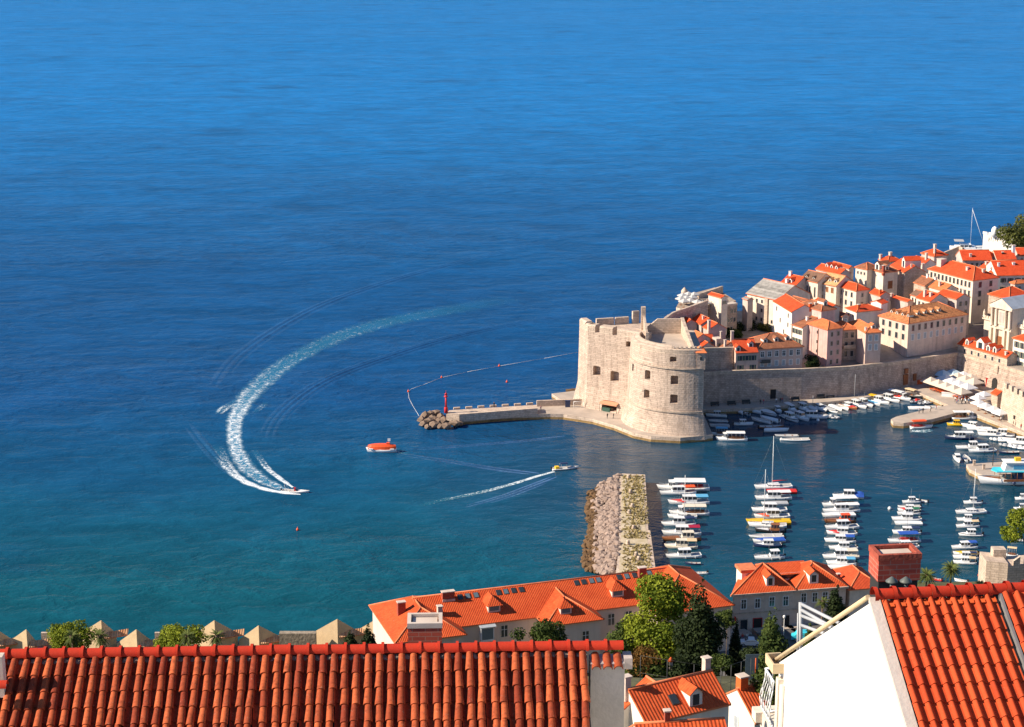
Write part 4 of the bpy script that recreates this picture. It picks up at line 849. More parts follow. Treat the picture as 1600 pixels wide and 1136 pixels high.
# --- white bastion with dome by the sea, far right
fb = thing('white_bastion', 'bright white bastion with small domed turret before the open sea', 'bastion')
b1, b2 = at(1580, 391, 20), at(1612, 386, 21); b0 = at_depth(1535, 389, depth_of(b1) + 9)
mb = MB(); zt = 24.6; mb.prism([b0.xy, b1.xy, (b2.x, b2.y + 14), (b0.x + 12, b0.y + 9)], 2, zt); mb.build('wall', [M_['white']], fb)
mb = MB()
for k in range(5): s = b0.lerp(b1, k / 5); mb.prism([s.xy, b0.lerp(b1, k / 5 + .14).xy, (b0.lerp(b1, k / 5 + .14) + Vector((0, .8, 0))).xy, (s + Vector((0, .8, 0))).xy], zt - .05, zt + 1.0)
mb.build('merlon', [M_['white']], fb)
q = at(1567, 372, 26); mb = MB(); mb.lathe([(1.3, 0), (1.3, 2.2), (1.15, 3.0), (.7, 3.6), (0, 4.0)], n=12); mb.build('turret', [M_['purewhite']], fb, loc=(q.x, b1.y + 5, zt - .2))
# ------------------------------------------------------------------ boats
BM = dict(
 white=mat('boat_white', (.80, .80, .78), .35, .06, 1.5, spec=.5), cream=mat('boat_cream', (.74, .66, .52), .45, .1, 1.5), navy=mat('boat_navy', (.02, .035, .09), .4, .2, 2, spec=.5),
 blue=mat('boat_blue', (.03, .10, .42), .6, .15, 2), sky=mat('boat_sky', (.12, .40, .62), .5, .1, 2), red=mat('boat_red', (.62, .035, .03), .5, .1, 2), maroon=mat('boat_maroon', (.36, .015, .05), .7, .1, 2),
 wood=mat('boat_wood', (.30, .115, .045), .5, .3, 2), orange=mat('boat_orange', (.80, .10, .025), .45, .06, 2), yellow=mat('boat_yellow', (.80, .48, .02), .5, .08, 2), green=mat('boat_green', (.02, .16, .08), .7, .1, 2),
 black=mat('boat_black', (.02, .02, .022), .45, .2, 2, spec=.5), grey=mat('boat_grey', (.42, .43, .44), .6, .12, 2), tan=mat('boat_tan', (.66, .50, .30), .8, .1, 2), turq=mat('boat_turquoise', (.05, .55, .68), .5, .06, 2), shade=mat('boat_well', (.50, .48, .45), .7, .2, 3))
BCACHE = {}
def cached(key, fn):
    if key not in BCACHE: BCACHE[key] = fn()
    return BCACHE[key]
def hull_mesh(L, B, F, hull, boot, kind):
    """lofted hull, bow at +x; sheer rises to the bow; deck inset below a coaming"""
    mb = MB(); n = 9; rings = []; inner = []
    for i in range(n):
        t = i / (n - 1); x = -L / 2 + L * t
        if kind == 'double': b = B / 2 * max(.04, math.sin(math.pi * (.1 + .86 * t)) ** .6)
        else: b = B / 2 * (.86 + .14 * math.sin(min(1, t * 1.8) * 1.57)) * (1 if t < .45 else max(.03, 1 - ((t - .45) / .55) ** 2.3))
        z = F * (.82 + .45 * max(0, t - .35) ** 1.6 / .5 + (.14 * (.3 - t) / .3 if t < .3 else 0))
        rake = .06 * L * max(0, t - .75) / .25
        rings.append([(x + rake, b, z), (x + rake * .5, b * .95, z * .45), (x, b * .72, .02), (x, b * .3, -.25), (x, -b * .3, -.25), (x, -b * .72, .02), (x + rake * .5, -b * .95, z * .45), (x + rake, -b, z)])
        inner.append([(x * .965 + rake, b * .86, z), (x * .955 + rake, b * .8, z - .16 * F - .06), (x * .955 + rake, -b * .8, z - .16 * F - .06), (x * .965 + rake, -b * .86, z)])
    base = len(mb.v)
    for r in rings: mb.v += r
    for i in range(n - 1):
        for j in range(7):
            a = base + i * 8 + j; mb.f.append((a, a + 1, a + 9, a + 8)); mb.m.append(1 if j in (2, 3, 4) else (0)); mb.sm.append(True)
    mb.f.append(tuple(base + j for j in range(8))); mb.m.append(0); mb.sm.append(False)
    b2 = len(mb.v)
    for r in inner: mb.v += r
    for i in range(n - 1):      # gunwale and well
        o, q = base + i * 8, b2 + i * 4
        mb.f += [(o, o + 8, q + 4, q), (o + 7, q + 3, q + 7, o + 15), (q, q + 4, q + 5, q + 1), (q + 1, q + 5, q + 6, q + 2), (q + 2, q + 6, q + 7, q + 3)]
        mb.m += [0, 0, 2, 2, 2]; mb.sm += [False] * 5
    mb.f += [(base, b2, b2 + 3, base + 7), (b2, b2 + 1, b2 + 2, b2 + 3)]; mb.m += [0, 2]; mb.sm += [False] * 2
    return mesh_from(mb, 'hull', [hull, boot, BM['shade']])
def slab(mb, pts_bot, pts_top, z0, z1, mi=0): mb.loft([[(x, y, z0) for x, y in pts_bot], [(x, y, z1) for x, y in pts_top]], mi)
def rect(x0, x1, b): return [(x0, -b), (x1, -b), (x1, b), (x0, b)]
def bow_deck(L, B, F, x0, col):
    mb = MB(); x1 = L * .5
    def hb(x):
        t = (x + L / 2) / L; return B / 2 * max(.04, 1 - (max(0, t - .45) / .55) ** 2.3) * .88
    xs = [x0 + (x1 - x0) * k / 5 for k in range(6)]
    rings = [[(x, -hb(x), F * (.8 + .3 * k / 5)), (x, hb(x), F * (.8 + .3 * k / 5)), (x, hb(x) * .4, F * (.8 + .3 * k / 5) + .16 * (1 - k / 6)), (x, -hb(x) * .4, F * (.8 + .3 * k / 5) + .16 * (1 - k / 6))] for k, x in enumerate(xs)]
    mb.loft(rings, 0); return mesh_from(mb, 'foredeck', [col])
def cabin_mesh(L, B, F, x0, x1, h, col, rake=.35, flare=.86):
    mb = MB(); b = B * .38
    z0 = F * .78; zm = z0 + h * .42; zt = z0 + h
    lo = [(x0, -b), (x1, -b * .8), (x1, b * .8), (x0, b)]
    f = lambda k: [(x0 + .08 * k, -b * (1 - (1 - flare) * k)), (x1 - rake * k, -b * .8 * (1 - (1 - flare) * k)), (x1 - rake * k, b * .8 * (1 - (1 - flare) * k)), (x0 + .08 * k, b * (1 - (1 - flare) * k))]
    mb.loft([[(x, y, z0) for x, y in lo], [(x, y, zm) for x, y in f(.42)]], 0, cap=False)
    mb.loft([[(x, y, zm) for x, y in f(.42)], [(x, y, zt - .12) for x, y in f(.9)]], 1, cap=False)
    e = .1; t2 = f(1.0); t2 = [(t2[0][0] - .15, t2[0][1] - e), (t2[1][0] + .15, t2[1][1] - e), (t2[2][0] + .15, t2[2][1] + e), (t2[3][0] - .15, t2[3][1] + e)]
    mb.loft([[(x, y, zt - .12) for x, y in t2], [(x, y, zt) for x, y in t2]], 0)
    for x in (x0 + (x1 - x0) * .3, x0 + (x1 - x0) * .62):      # window posts
        for s in (-1, 1): mb.box(x - .07, x + .07, min(s * b * .86, s * b * .93), max(s * b * .86, s * b * .93), zm - .02, zt - .1, 0)
    return mesh_from(mb, 'cabin', [col, GLASS])
def canopy_mesh(x0, x1, b, z, col, sag=.12):
    mb = MB(); r0 = []
    for x in (x0, (x0 + x1) / 2, x1):
        r0.append([(x, -b, z - .02), (x, -b * .6, z + sag), (x, b * .6, z + sag), (x, b, z - .02), (x, b, z - .1), (x, -b, z - .1)])
    mb.loft(r0, 0); return mesh_from(mb, 'canopy', [col])
def posts_mesh(x0, x1, b, z0, z1, n=2):
    mb = MB()
    for k in range(n):
        x = x0 + (x1 - x0) * k / (n - 1)
        for s in (-1, 1): mb.tube((x, s * b * .93, z0), (x, s * b * .93, z1), .035, .035, 4)
    return mesh_from(mb, 'canopy_frame', [M_['metal']])
def outboard_mesh():
    mb = MB(); mb.loft([[(x, y, z) for x, y in ((-.22, -.17), (.2, -.17), (.2, .17), (-.22, .17))] for z in (0, .45)], 0); mb.box(-.12, .1, -.08, .08, -.8, 0, 0); mb.box(.1, .3, -.1, .1, -.1, .1, 0)
    return mesh_from(mb, 'outboard', [BM['black']])
def tarp_mesh(L, B, F, x0, x1, col, up=.35):
    mb = MB(); rings = []
    for k in range(7):
        t = k / 6; x = x0 + (x1 - x0) * t; tt = (x + L / 2) / L; b = B / 2 * (1 if tt < .45 else max(.05, 1 - ((tt - .45) / .55) ** 2.3)) * 1.02
        z = F * (.85 + .3 * max(0, tt - .4)); u = up * (.55 + .45 * math.sin(math.pi * min(1, t + .15)))
        rings.append([(x, -b, z - .12), (x, -b, z + .03), (x, -b * .45, z + u * .8), (x, 0, z + u), (x, b * .45, z + u * .8), (x, b, z + .03), (x, b, z - .12)])
    mb.loft(rings, 0); return mesh_from(mb, 'cover', [col])
def mast_mesh(h, L):
    mb = MB(); mb.tube((0, 0, 0), (0, 0, h), .085, .06, 6); mb.tube((0, -h * .045, h * .62), (0, h * .045, h * .62), .03, .03, 4)
    return mesh_from(mb, 'mast', [M_['metal'] if False else BM['white']])
def stays_mesh(h, L, B):
    mb = MB()
    for p in ((L * .5, 0, .8), (-L * .48, 0, .8), (0, B * .45, .7), (0, -B * .45, .7)): mb.tube(p, (0, 0, h * .97), .02, .015, 3)
    return mesh_from(mb, 'rigging', [M_['metal']])
def rail_mesh(L, B, F):
    mb = MB(); pts = []
    for k in range(7):
        t = .62 + .38 * k / 6; b = B / 2 * max(.06, 1 - ((t - .45) / .55) ** 2.3) * .9; pts.append((-L / 2 + L * t, b))
    for s in (1, -1):
        for (a, b_), (c, d) in zip(pts, pts[1:]): mb.tube((a, s * b_, F * 1.05 + .55), (c, s * d, F * 1.05 + .6), .022, .022, 3)
        for a, b_ in pts[::2]: mb.tube((a, s * b_, F * .9), (a, s * b_, F * 1.05 + .58), .022, .022, 3)
    return mesh_from(mb, 'rail', [M_['metal']])
def boat(px, py, L, hd, kind, label, hull='white', top='white', boot=None, group=None, seed=0, B=None, extra=None, cover=None, mast=0, name=None, cat='boat', mastx=.08):
    """px, py: middle of the waterline in the photograph; hd: bow bearing, degrees from the picture's right"""
    c = at(px, py, 0); L = float(L); B = B or L * (.30 if L > 8 else .34); F = {'dinghy': .5, 'rib': .55}.get(kind, .42 + L * .055)
    nm = name or {'sail': 'sailing_yacht', 'dinghy': 'dinghy', 'rib': 'inflatable_boat', 'tour': 'tour_boat', 'cabin': 'motor_boat', 'cover': 'covered_boat', 'fish': 'fishing_boat'}.get(kind, 'motor_boat')
    t = thing(nm, label, cat, (c.x, c.y, 0), R(hd), group)
    H = BM[hull]; Tp = BM[top]; bt = BM[boot or ('navy' if (px * 7 + py * 3) % 3 < 1 else ('red' if (px * 5) % 4 < 1 else hull))]
    Lr = round(L * 2) / 2; Br = round(B, 1); K = (Lr, Br, hull)
    if kind == 'rib':
        def rb():
            mb = MB(); pts = []
            for s in (1, -1):
                q = [(-L / 2, s * B * .4, .35), (L * .1, s * B * .42, .38), (L * .32, s * B * .3, .45), (L * .46, s * B * .08, .55)]
                for a, b_ in zip(q, q[1:]): mb.tube(a, b_, .24, .24, 8)
            mb.tube((L * .46, B * .08, .55), (L * .46, -B * .08, .55), .24, .24, 8)
            mb.prism([(-L / 2 + .1, -B * .4), (L * .2, -B * .38), (L * .44, 0), (L * .2, B * .38), (-L / 2 + .1, B * .4)], .05, .22, 1)
            return mesh_from(mb, 'hull', [H, BM['grey']])
        place('hull', cached(('rib',) + K, rb), t)
        mb = MB(); mb.box(-.3, .3, -.35, .35, .2, 1.0); mb.box(-1.2, -.7, -.4, .4, .2, .7); mb.build('console', BM[top], t)
        place('outboard', cached('outboard', outboard_mesh), t, (-L / 2 - .05, 0, .45)); return t
    place('hull', cached(('h', boot, bt.name) + K, lambda: hull_mesh(Lr, Br, F, H, bt, 'double' if kind == 'fish' else 'v')), t)
    z = F * .8
    if kind == 'dinghy':
        mb = MB()
        for x in (-L * .22, L * .1): mb.box(x - .12, x + .12, -B * .36, B * .36, z - .12, z - .05)
        mb.build('seat', BM['cream'] if hull == 'white' else BM['wood'], t)
        if extra != 'bare': place('outboard', cached('outboard', outboard_mesh), t, (-L / 2 - .05, 0, z))
    elif kind == 'cover':
        place('cover', cached(('c', top) + K, lambda: tarp_mesh(Lr, Br, F, -Lr * .49, Lr * .46, Tp, .35)), t)
        place('outboard', cached('outboard', outboard_mesh), t, (-L / 2 - .05, 0, z))
    elif kind in ('cabin', 'fish'):
        place('foredeck', cached(('d', top) + K, lambda: bow_deck(Lr, Br, F, Lr * .08, BM['white'] if hull not in ('wood',) else BM['wood'])), t)
        h = 1.15 if L < 7 else 1.5
        a, b_ = (-.18, .2) if kind == 'cabin' else (-.3, .02)
        place('cabin', cached(('k', top, kind) + K, lambda: cabin_mesh(Lr, Br, F, Lr * a, Lr * b_, h, Tp)), t)
        if L >= 7: place('rail', cached(('r',) + K, lambda: rail_mesh(Lr, Br, F)), t)
        if cover: place('canopy', cached(('cv', cover) + K, lambda: canopy_mesh(-Lr * .47, -Lr * .16, Br * .42, z + h * .95, BM[cover])), t); place('canopy_frame', cached(('cf',) + K, lambda: posts_mesh(-Lr * .44, -Lr * .2, Br * .42, z - .2, z + h * .9)), t)
        if L < 7.5: place('outboard', cached('outboard', outboard_mesh), t, (-L / 2 - .05, 0, z))
        if extra is None and (px * 3 + py) % 3 < 1:
            mb = MB(); mb.tube((L * .05, 0, z + h), (L * .03, 0, z + h + 2.2), .035, .025, 5); mb.build('pole', M_['metal'], t); mb = MB(); mb.tube((-L * .4, B * .4, z), (-L * .42, B * .42, z + 1.9), .025, .02, 4); mb.build('pole', M_['metal'], t)
        if L > 7:
            
            for fx in (-.3, -.02): mb = MB(); mb.lathe([(.02, -.32), (.12, -.25), (.12, .2), (.02, .27)], c=(L * fx, B * (.5 if abs(hd) > 90 else -.5) + (.09 if abs(hd) > 90 else -.09), z * .62), n=7); mb.build('fender', BM['navy'] if (px + py) % 2 else BM['grey'], t)
        if extra == 'mast':
            mb = MB(); mb.tube((0, 0, z + h), (0, 0, z + h + 2.6), .04, .03, 5); mb.build('pole', M_['metal'], t)
    elif kind == 'tour':
        place('foredeck', cached(('d', top) + K, lambda: bow_deck(Lr, Br, F, Lr * .2, BM['white'] if hull != 'wood' else BM['wood'])), t)
        zc = z + 1.75
        place('canopy', cached(('cv', top, 't') + K, lambda: canopy_mesh(-Lr * .42, Lr * .2, Br * .47, zc, Tp)), t)
        place('canopy_frame', cached(('cf', 't') + K, lambda: posts_mesh(-Lr * .4, Lr * .17, Br * .47, z - .2, zc - .05, 5)), t)
        mb = MB(); mb.box(-L * .38, L * .12, -B * .34, -B * .2, z - .15, z + .3); mb.box(-L * .38, L * .12, B * .2, B * .34, z - .15, z + .3); mb.build('bench', BM[cover or 'wood'], t)
        if L > 8: place('cabin', cached(('k', 'tour') + K, lambda: cabin_mesh(Lr, Br, F, Lr * .2, Lr * .32, 1.5, BM['white'], .2)), t)
        place('rail', cached(('r',) + K, lambda: rail_mesh(Lr, Br, F)), t)
    elif kind == 'sail':
        place('foredeck', cached(('d', 's') + K, lambda: bow_deck(Lr, Br, F, -Lr * .05, BM['white'])), t)
        place('cabin', cached(('k', 'sail') + K, lambda: cabin_mesh(Lr, Br, F, -Lr * .14, Lr * .2, .55, Tp, .5)), t)
        hm = mast or L * 1.2
        place('mast', cached(('m', round(hm, 1)), lambda: mast_mesh(hm, Lr)), t, (L * mastx, 0, z)); place('rigging', cached(('ry', round(hm, 1)) + K, lambda: stays_mesh(hm, Lr, Br)), t, (L * mastx, 0, z))
        mb = MB(); mb.tube((L * mastx, 0, z + 1.3), (-L * .36, 0, z + 1.4), .13, .1, 6); mb.build('boom', BM[cover or 'navy'], t)
        place('rail', cached(('r',) + K, lambda: rail_mesh(Lr, Br, F)), t)
    if extra in ('bow_red', 'bow_orange', 'bow_navy'):
        place('bow_cover', cached(('bc', extra) + K, lambda: tarp_mesh(Lr, Br, F, Lr * .12, Lr * .47, BM[extra[4:]], .3)), t)
    if extra and extra.startswith('stern_'):
        place('stern_cover', cached(('sc', extra) + K, lambda: tarp_mesh(Lr, Br, F, -Lr * .5, -Lr * .12, BM[extra[6:]], 1.15)), t)
    return t
def wpx(npx, py): return npx * 150 / (.97 * (py + 160))      # metres on the water spanned by that many pixels
def row(group, where, items, hd=180):
    for it in items:
        px, py, npx, kind, lab = it[:5]; kw = dict(it[5]) if len(it) > 5 else {}
        h = kw.pop('hd', hd + ((px * 13 + py * 7) % 15) - 7)
        boat(px, py - 2.0, max(3.0, wpx(npx, py) * 1.02), h, kind, lab + ' ' + where, group=group, **kw)
row('boats in the first mooring row', 'in the breakwater row', [
 (1069, 767, 76, 'tour', 'big white tour boat with red benches, farthest out', dict(hull='white', boot='wood', cover='red')),
 (1060, 774, 52, 'cabin', 'white motor boat with bright orange cover on its roof,', dict(cover='orange')),
 (1077, 789, 60, 'cabin', 'white boat with red bow cover and blue stern cover', dict(extra='bow_red', cover='sky')),
 (1078, 806, 58, 'tour', 'cream canopied wooden boat with white hull', dict(top='cream', hull='white', boot='wood')),
 (1067, 811, 42, 'sail', 'small white sailing yacht with tall bare mast', dict(mast=10.5, mastx=-.05)),
 (1061, 823, 51, 'cabin', 'white motor boat with navy stern canopy', dict(cover='navy')),
 (1066, 837, 56, 'cabin', 'white boat under a maroon canopy', dict(cover='maroon')),
 (1066, 846, 58, 'fish', 'varnished brown wooden fishing boat', dict(hull='wood', top='cream', boot='wood')),
 (1065, 858, 50, 'cabin', 'cream hulled boat with beige canopy', dict(hull='cream', top='cream', cover='tan')),
 (1069, 873, 53, 'cabin', 'sleek white cruiser with raked windscreen', dict()),
 (1083, 884, 22, 'dinghy', 'small dark dinghy lying low', dict(hull='navy', extra='bare')),
 (1094, 899, 22, 'dinghy', 'tiny white dinghy close to the long red roof', dict())])
row('boats in the second mooring row', 'in the mooring row with the yellow boat', [
 (1209, 765, 57, 'sail', 'large white sailing yacht with the tallest mast', dict(mast=13.5, cover='red', boot='red', mastx=.05)),
 (1222, 772, 44, 'cover', 'red covered boat with red inflatable stern', dict(hull='red', top='red')),
 (1209, 782, 55, 'cabin', 'white cabin boat with pale awning', dict(cover='white')),
 (1211, 791, 40, 'cover', 'white boat wrapped in pale grey cover', dict(top='grey')),
 (1203, 801, 53, 'cabin', 'low white speedboat with dark windscreen', dict(boot='navy')),
 (1207, 811, 52, 'cabin', 'white boat with orange cushions and small cabin', dict(extra='bow_orange')),
 (1202, 820, 64, 'cover', 'bright yellow excursion boat', dict(hull='yellow', top='yellow', boot='yellow')),
 (1200, 825, 55, 'sail', 'white sailing yacht with blue boom cover', dict(mast=14.0, mastx=.12)),
 (1204, 833, 45, 'fish', 'black and orange wooden boat', dict(hull='black', top='wood', boot='black')),
 (1198, 841, 50, 'dinghy', 'long white open boat', dict()),
 (1202, 849, 48, 'cover', 'white boat with deep blue cover', dict(top='blue')),
 (1200, 856, 42, 'cabin', 'white and navy boat with little cabin', dict(hull='navy', boot='navy')),
 (1203, 875, 46, 'fish', 'white fishing boat with wooden rail and wheelhouse', dict(boot='wood'))])
row('boats in the third mooring row', 'in the third mooring row', [
 (1326, 780, 44, 'cabin', 'white motor yacht with vivid blue stern tent', dict(extra='stern_blue')),
 (1314, 793, 55, 'tour', 'white tour boat with long white roof', dict()),
 (1315, 802, 54, 'cabin', 'white boat with large cabin below the tour boat', dict(cover='white')),
 (1311, 809, 48, 'cover', 'long white hull with smooth white cover', dict()),
 (1313, 818, 46, 'fish', 'orange brown wooden boat', dict(hull='wood', top='orange', boot='orange')),
 (1316, 828, 51, 'cabin', 'white cruiser with black side windows', dict()),
 (1316, 837, 43, 'cabin', 'white boat with red bow cover', dict(extra='bow_red')),
 (1313, 849, 44, 'cabin', 'white boat with curved navy blue canopy', dict(cover='blue')),
 (1318, 860, 41, 'cabin', 'small white boat with plain cabin', dict(boot='black')),
 (1314, 874, 52, 'cabin', 'white boat with cream tent over its stern', dict(cover='cream', extra='stern_cream')),
 (1315, 884, 44, 'cabin', 'white boat with blue trim', dict(hull='white', boot='blue', cover='sky')),
 (1317, 891, 42, 'cover', 'white boat with pale cover, nearest to the red roofs', dict())])
row('boats in the fourth mooring row', 'in the mooring row behind the brick chimney', [
 (1441, 786, 14, 'dinghy', 'small white dinghy tied outside', dict(hd=150)),
 (1424, 788, 27, 'cabin', 'white cabin boat farthest out', dict()),
 (1421, 795, 34, 'dinghy', 'long white open boat with high bow', dict()),
 (1421, 801, 33, 'cabin', 'white boat with crimson bow patch', dict(extra='bow_red')),
 (1420, 806, 34, 'cabin', 'white boat under a dark green canopy', dict(cover='green')),
 (1417, 815, 42, 'cabin', 'white sport boat with pointed bow', dict()),
 (1420, 822, 39, 'cover', 'white boat with wrinkled white tent cover', dict()),
 (1417, 836, 42, 'cabin', 'white boat with square navy stern awning', dict(cover='navy', extra='mast')),
 (1413, 849, 48, 'tour', 'red and white tour boat with blue roof', dict(top='blue', hull='white', boot='red', cover='red')),
 (1414, 858, 41, 'cabin', 'white boat partly hidden by the brick chimney', dict())])
row('boats in the fifth mooring row', 'in the mooring row above the palms', [
 (1520, 789, 28, 'cabin', 'white motor boat with stern arch', dict(extra='mast')),
 (1517, 804, 46, 'sail', 'white sailing yacht with tall bare mast', dict(mast=11.0, mastx=-.07)),
 (1512, 816, 30, 'cabin', 'small white boat with rounded cabin', dict()),
 (1512, 826, 35, 'cabin', 'white boat with tan canopy', dict(cover='tan')),
 (1517, 839, 36, 'cabin', 'white cabin boat with black outboard', dict()),
 (1507, 859, 39, 'cabin', 'white boat with blue awning', dict(cover='blue')),
 (1509, 869, 37, 'cover', 'white boat with yellow and navy covers', dict(top='yellow')),
 (1509, 875, 35, 'cabin', 'low white boat beside the yellow covered one', dict(cover='navy')),
 (1508, 883, 32, 'cabin', 'white boat with tan stern cover, nearest', dict(cover='tan'))])
for a in ((1502, 911, 20, 'dinghy', 'white skiff with two poles drifting near the palm trees', dict(hd=150)), (1464, 909, 16, 'dinghy', 'little red and white dinghy between the two tall palms', dict(hd=150, hull='red')),
          (1578, 871, 22, 'tour', 'small boat with tan sun awning behind the ruined stone wall', dict(hd=160, top='tan')),
          (1597, 783, 22, 'cabin', 'white boat with blue stripe at the right edge below the tour boat', dict(boot='blue')), (1597, 799, 26, 'cabin', 'white cabin boat at the right edge, middle of three', dict()),
          (1598, 812, 26, 'cover', 'white covered boat at the right edge, lowest of three', dict()), (1590, 848, 20, 'dinghy', 'white dinghy half hidden by the bright pine at right', dict())):
    boat(a[0], a[1] - 2, wpx(a[2], a[1]), a[5].pop('hd', 178), a[3], a[4], **a[5])
# boats below the harbour wall, sterns to the quay
WALLB = 'small boats below the harbour wall'
for k, (px, py, L, hd, kind, lab, kw) in enumerate((
 (1120, 651, 6.0, 174, 'cabin', 'shaded white cabin boat nearest the fort, upper of three', {}), (1123, 659, 5.6, 176, 'dinghy', 'shaded open boat beside the fort, middle of three', {}),
 (1125, 667, 5.4, 176, 'cover', 'shaded pale covered boat beside the fort, lowest of three', dict(top='grey')), (1146, 643, 3.2, 150, 'dinghy', 'tiny dark dinghy tied under the wall near the fort', dict(hull='black', extra='bare')),
 (1155, 645, 4.6, 118, 'cover', 'small pale boat with oval white cover in deep shade', {}), (1165, 646, 4.8, 105, 'dinghy', 'open boat with dark interior beside the oval cover', dict(hull='grey')),
 (1161, 664, 5.6, 0, 'cabin', 'lone small white boat anchored off the shaded wall', {}), (1180, 645, 4.4, 140, 'cover', 'small white covered dinghy left of the large tented boat', {}),
 (1187, 642, 4.2, 120, 'dinghy', 'round bowed dinghy against the quay in shade', dict(hull='cream')), (1199, 646, 8.0, -58, 'cover', 'large boat under a pale tent cover by the quay', dict(top='white')),
 (1215, 643, 5.6, -75, 'cabin', 'small cabin boat right of the tented boat', {}), (1190, 659, 6.4, 140, 'dinghy', 'open motor boat with dark well lying off the quay', {}),
 (1203, 657, 6.6, 135, 'cover', 'boat with rounded white cover beside open motor boat', {}), (1204, 668, 7.0, 4, 'dinghy', 'brown open boat with dark seats in shaded water', dict(hull='wood')),
 (1212, 674, 7.0, 4, 'cover', 'white boat with smooth cover below the brown open boat', {}), (1230, 682, 6.4, 176, 'dinghy', 'grey open boat behind the long white launch', dict(hull='grey')),
 (1243, 688, 8.0, 182, 'dinghy', 'long white launch floating in the harbour, nearest to viewer', {}), (1234, 655, 8.0, -62, 'cabin', 'white cabin boat pointing out of the shade', {}),
 (1250, 654, 7.4, -58, 'cabin', 'white cabin boat with dark windows next to long hull', {}), (1268, 653, 9.0, -8, 'cabin', 'long white motor boat lying across the row', {}),
 (1236, 641, 6.6, -70, 'cabin', 'white boat with flat hardtop against the quay', dict(cover='white')), (1254, 640, 7.0, -66, 'cabin', 'white boat with tall cabin against the quay', {}),
 (1269, 640, 6.4, -70, 'cover', 'white covered boat close to the thin flagpole', {}), (1281, 640, 6.4, -65, 'cabin', 'pale boat with dark screen near the quay in half shade', {}),
 (1294, 641, 8.0, -60, 'cover', 'boat with large pale grey blue cover', dict(top='grey')), (1306, 639, 5.8, -66, 'cover', 'short boat with square white cover', {}),
 (1298, 653, 6.0, -35, 'rib', 'small dark inflatable off the long white motor boat', dict(hull='grey', top='white')), (1315, 638, 6.0, -60, 'dinghy', 'white bowed open boat with black interior', {}),
 (1326, 637, 6.6, -55, 'cabin', 'boat with wooden rail and red seat covers', dict(hull='wood', extra='bow_red')), (1338, 635, 7.4, -52, 'cabin', 'bright white boat below the tall pole', {}),
 (1349, 633, 7.0, -52, 'cabin', 'white boat with black windscreen right of the tall pole', {}), (1361, 631, 6.6, -50, 'cover', 'boat with sky blue cover in the bright row', dict(top='sky')),
 (1373, 629, 7.2, -46, 'cabin', 'white boat with yellow and blue awning', dict(cover='yellow')), (1388, 626, 7.4, -46, 'cabin', 'white boat with black engine and small cabin', dict(boot='black')),
 (1404, 623, 8.2, -46, 'tour', 'boat with long white and blue sun roof', dict(top='white', cover='red')), (1425, 620, 7.0, -50, 'tour', 'dark wooden boat with brown canopy', dict(hull='black', top='tan')),
 (1432, 628, 5.8, -140, 'rib', 'grey inflatable with red engine at the quay corner', dict(hull='grey', top='red')), (1446, 631, 6.0, -150, 'rib', 'grey inflatable with white console at the quay corner', dict(hull='grey', top='white')),
 (1437, 640, 6.4, 176, 'cover', 'pointed white covered boat behind the ferry pier', {}), (1459, 637, 5.0, 176, 'dinghy', 'white skiff tucked behind the ferry pier', {}))):
    boat(px, py, L, hd, kind, lab, group=WALLB, **kw)
QB = 'boats along the sunny quay'
for px, py, L, hd, kind, lab, kw in (
 (1439, 669, 6.6, 8, 'tour', 'white taxi boat with orange canopy beside the ferry pier', dict(top='orange', cover='red', boot='red')), (1507, 655, 8.2, 2, 'tour', 'boat with long white and pink canopy at the quay corner', dict(top='white')),
 (1494, 665, 5.2, 175, 'cabin', 'chunky yellow boat at the quay corner', dict(hull='yellow', top='yellow', boot='yellow')), (1507, 665, 5.4, 178, 'dinghy', 'white open boat right of the yellow boat', dict(boot='black')),
 (1519, 668, 6.4, 150, 'cabin', 'white boat with grey seats along the sunny quay', {}), (1531, 672, 6.8, 170, 'cover', 'white covered boat with black engine along the sunny quay', {}),
 (1545, 675, 6.4, 168, 'dinghy', 'white boat with red brown keel along the sunny quay', dict(hull='white', boot='red')), (1549, 681, 6.8, 168, 'cabin', 'white and blue sport boat along the sunny quay', dict(boot='blue')),
 (1566, 681, 7.0, 160, 'cabin', 'white cruiser close to the quay edge', {}), (1563, 689, 6.2, 165, 'rib', 'white inflatable with black engine nearest the open harbour', dict(hull='white')),
 (1581, 690, 7.0, 160, 'cover', 'white covered boat against the quay near the right edge', {}), (1578, 698, 6.2, 160, 'rib', 'grey inflatable with upright black engine', dict(hull='grey')),
 (1594, 694, 7.0, 162, 'cabin', 'white boat cut by the right edge along the quay', {}), (1594, 701, 6.4, 160, 'rib', 'white inflatable at the right edge', dict(hull='white')),
 (1499, 686, 8.2, 182, 'cabin', 'dark blue hulled boat with white cover and cabin', dict(hull='navy', boot='black', cover='white')), (1514, 701, 7.0, 182, 'fish', 'white wooden fishing boat with mast in mid harbour', dict(extra='mast')),
 (1535, 706, 7.6, 186, 'cabin', 'white cabin boat with dark front window in mid harbour', {}), (1577, 708, 5.4, 182, 'dinghy', 'small dark blue rowing boat with white rim', dict(hull='navy', extra='bare')),
 (1496, 719, 5.6, -92, 'cabin', 'white and orange boat seen bow first', dict(boot='orange')), (1510, 718, 5.6, 88, 'dinghy', 'white open boat seen stern first', {})):
    boat(px, py, L, hd, kind, lab, group=QB, **kw)
boat(1144, 688, 8.6, 178, 'tour', 'white excursion boat with white canopy moored off the fort corner', B=2.7, cover='wood')
boat(1124, 680, 5.6, 178, 'tour', 'small boat with pale blue canopy behind the white excursion boat', top='sky')
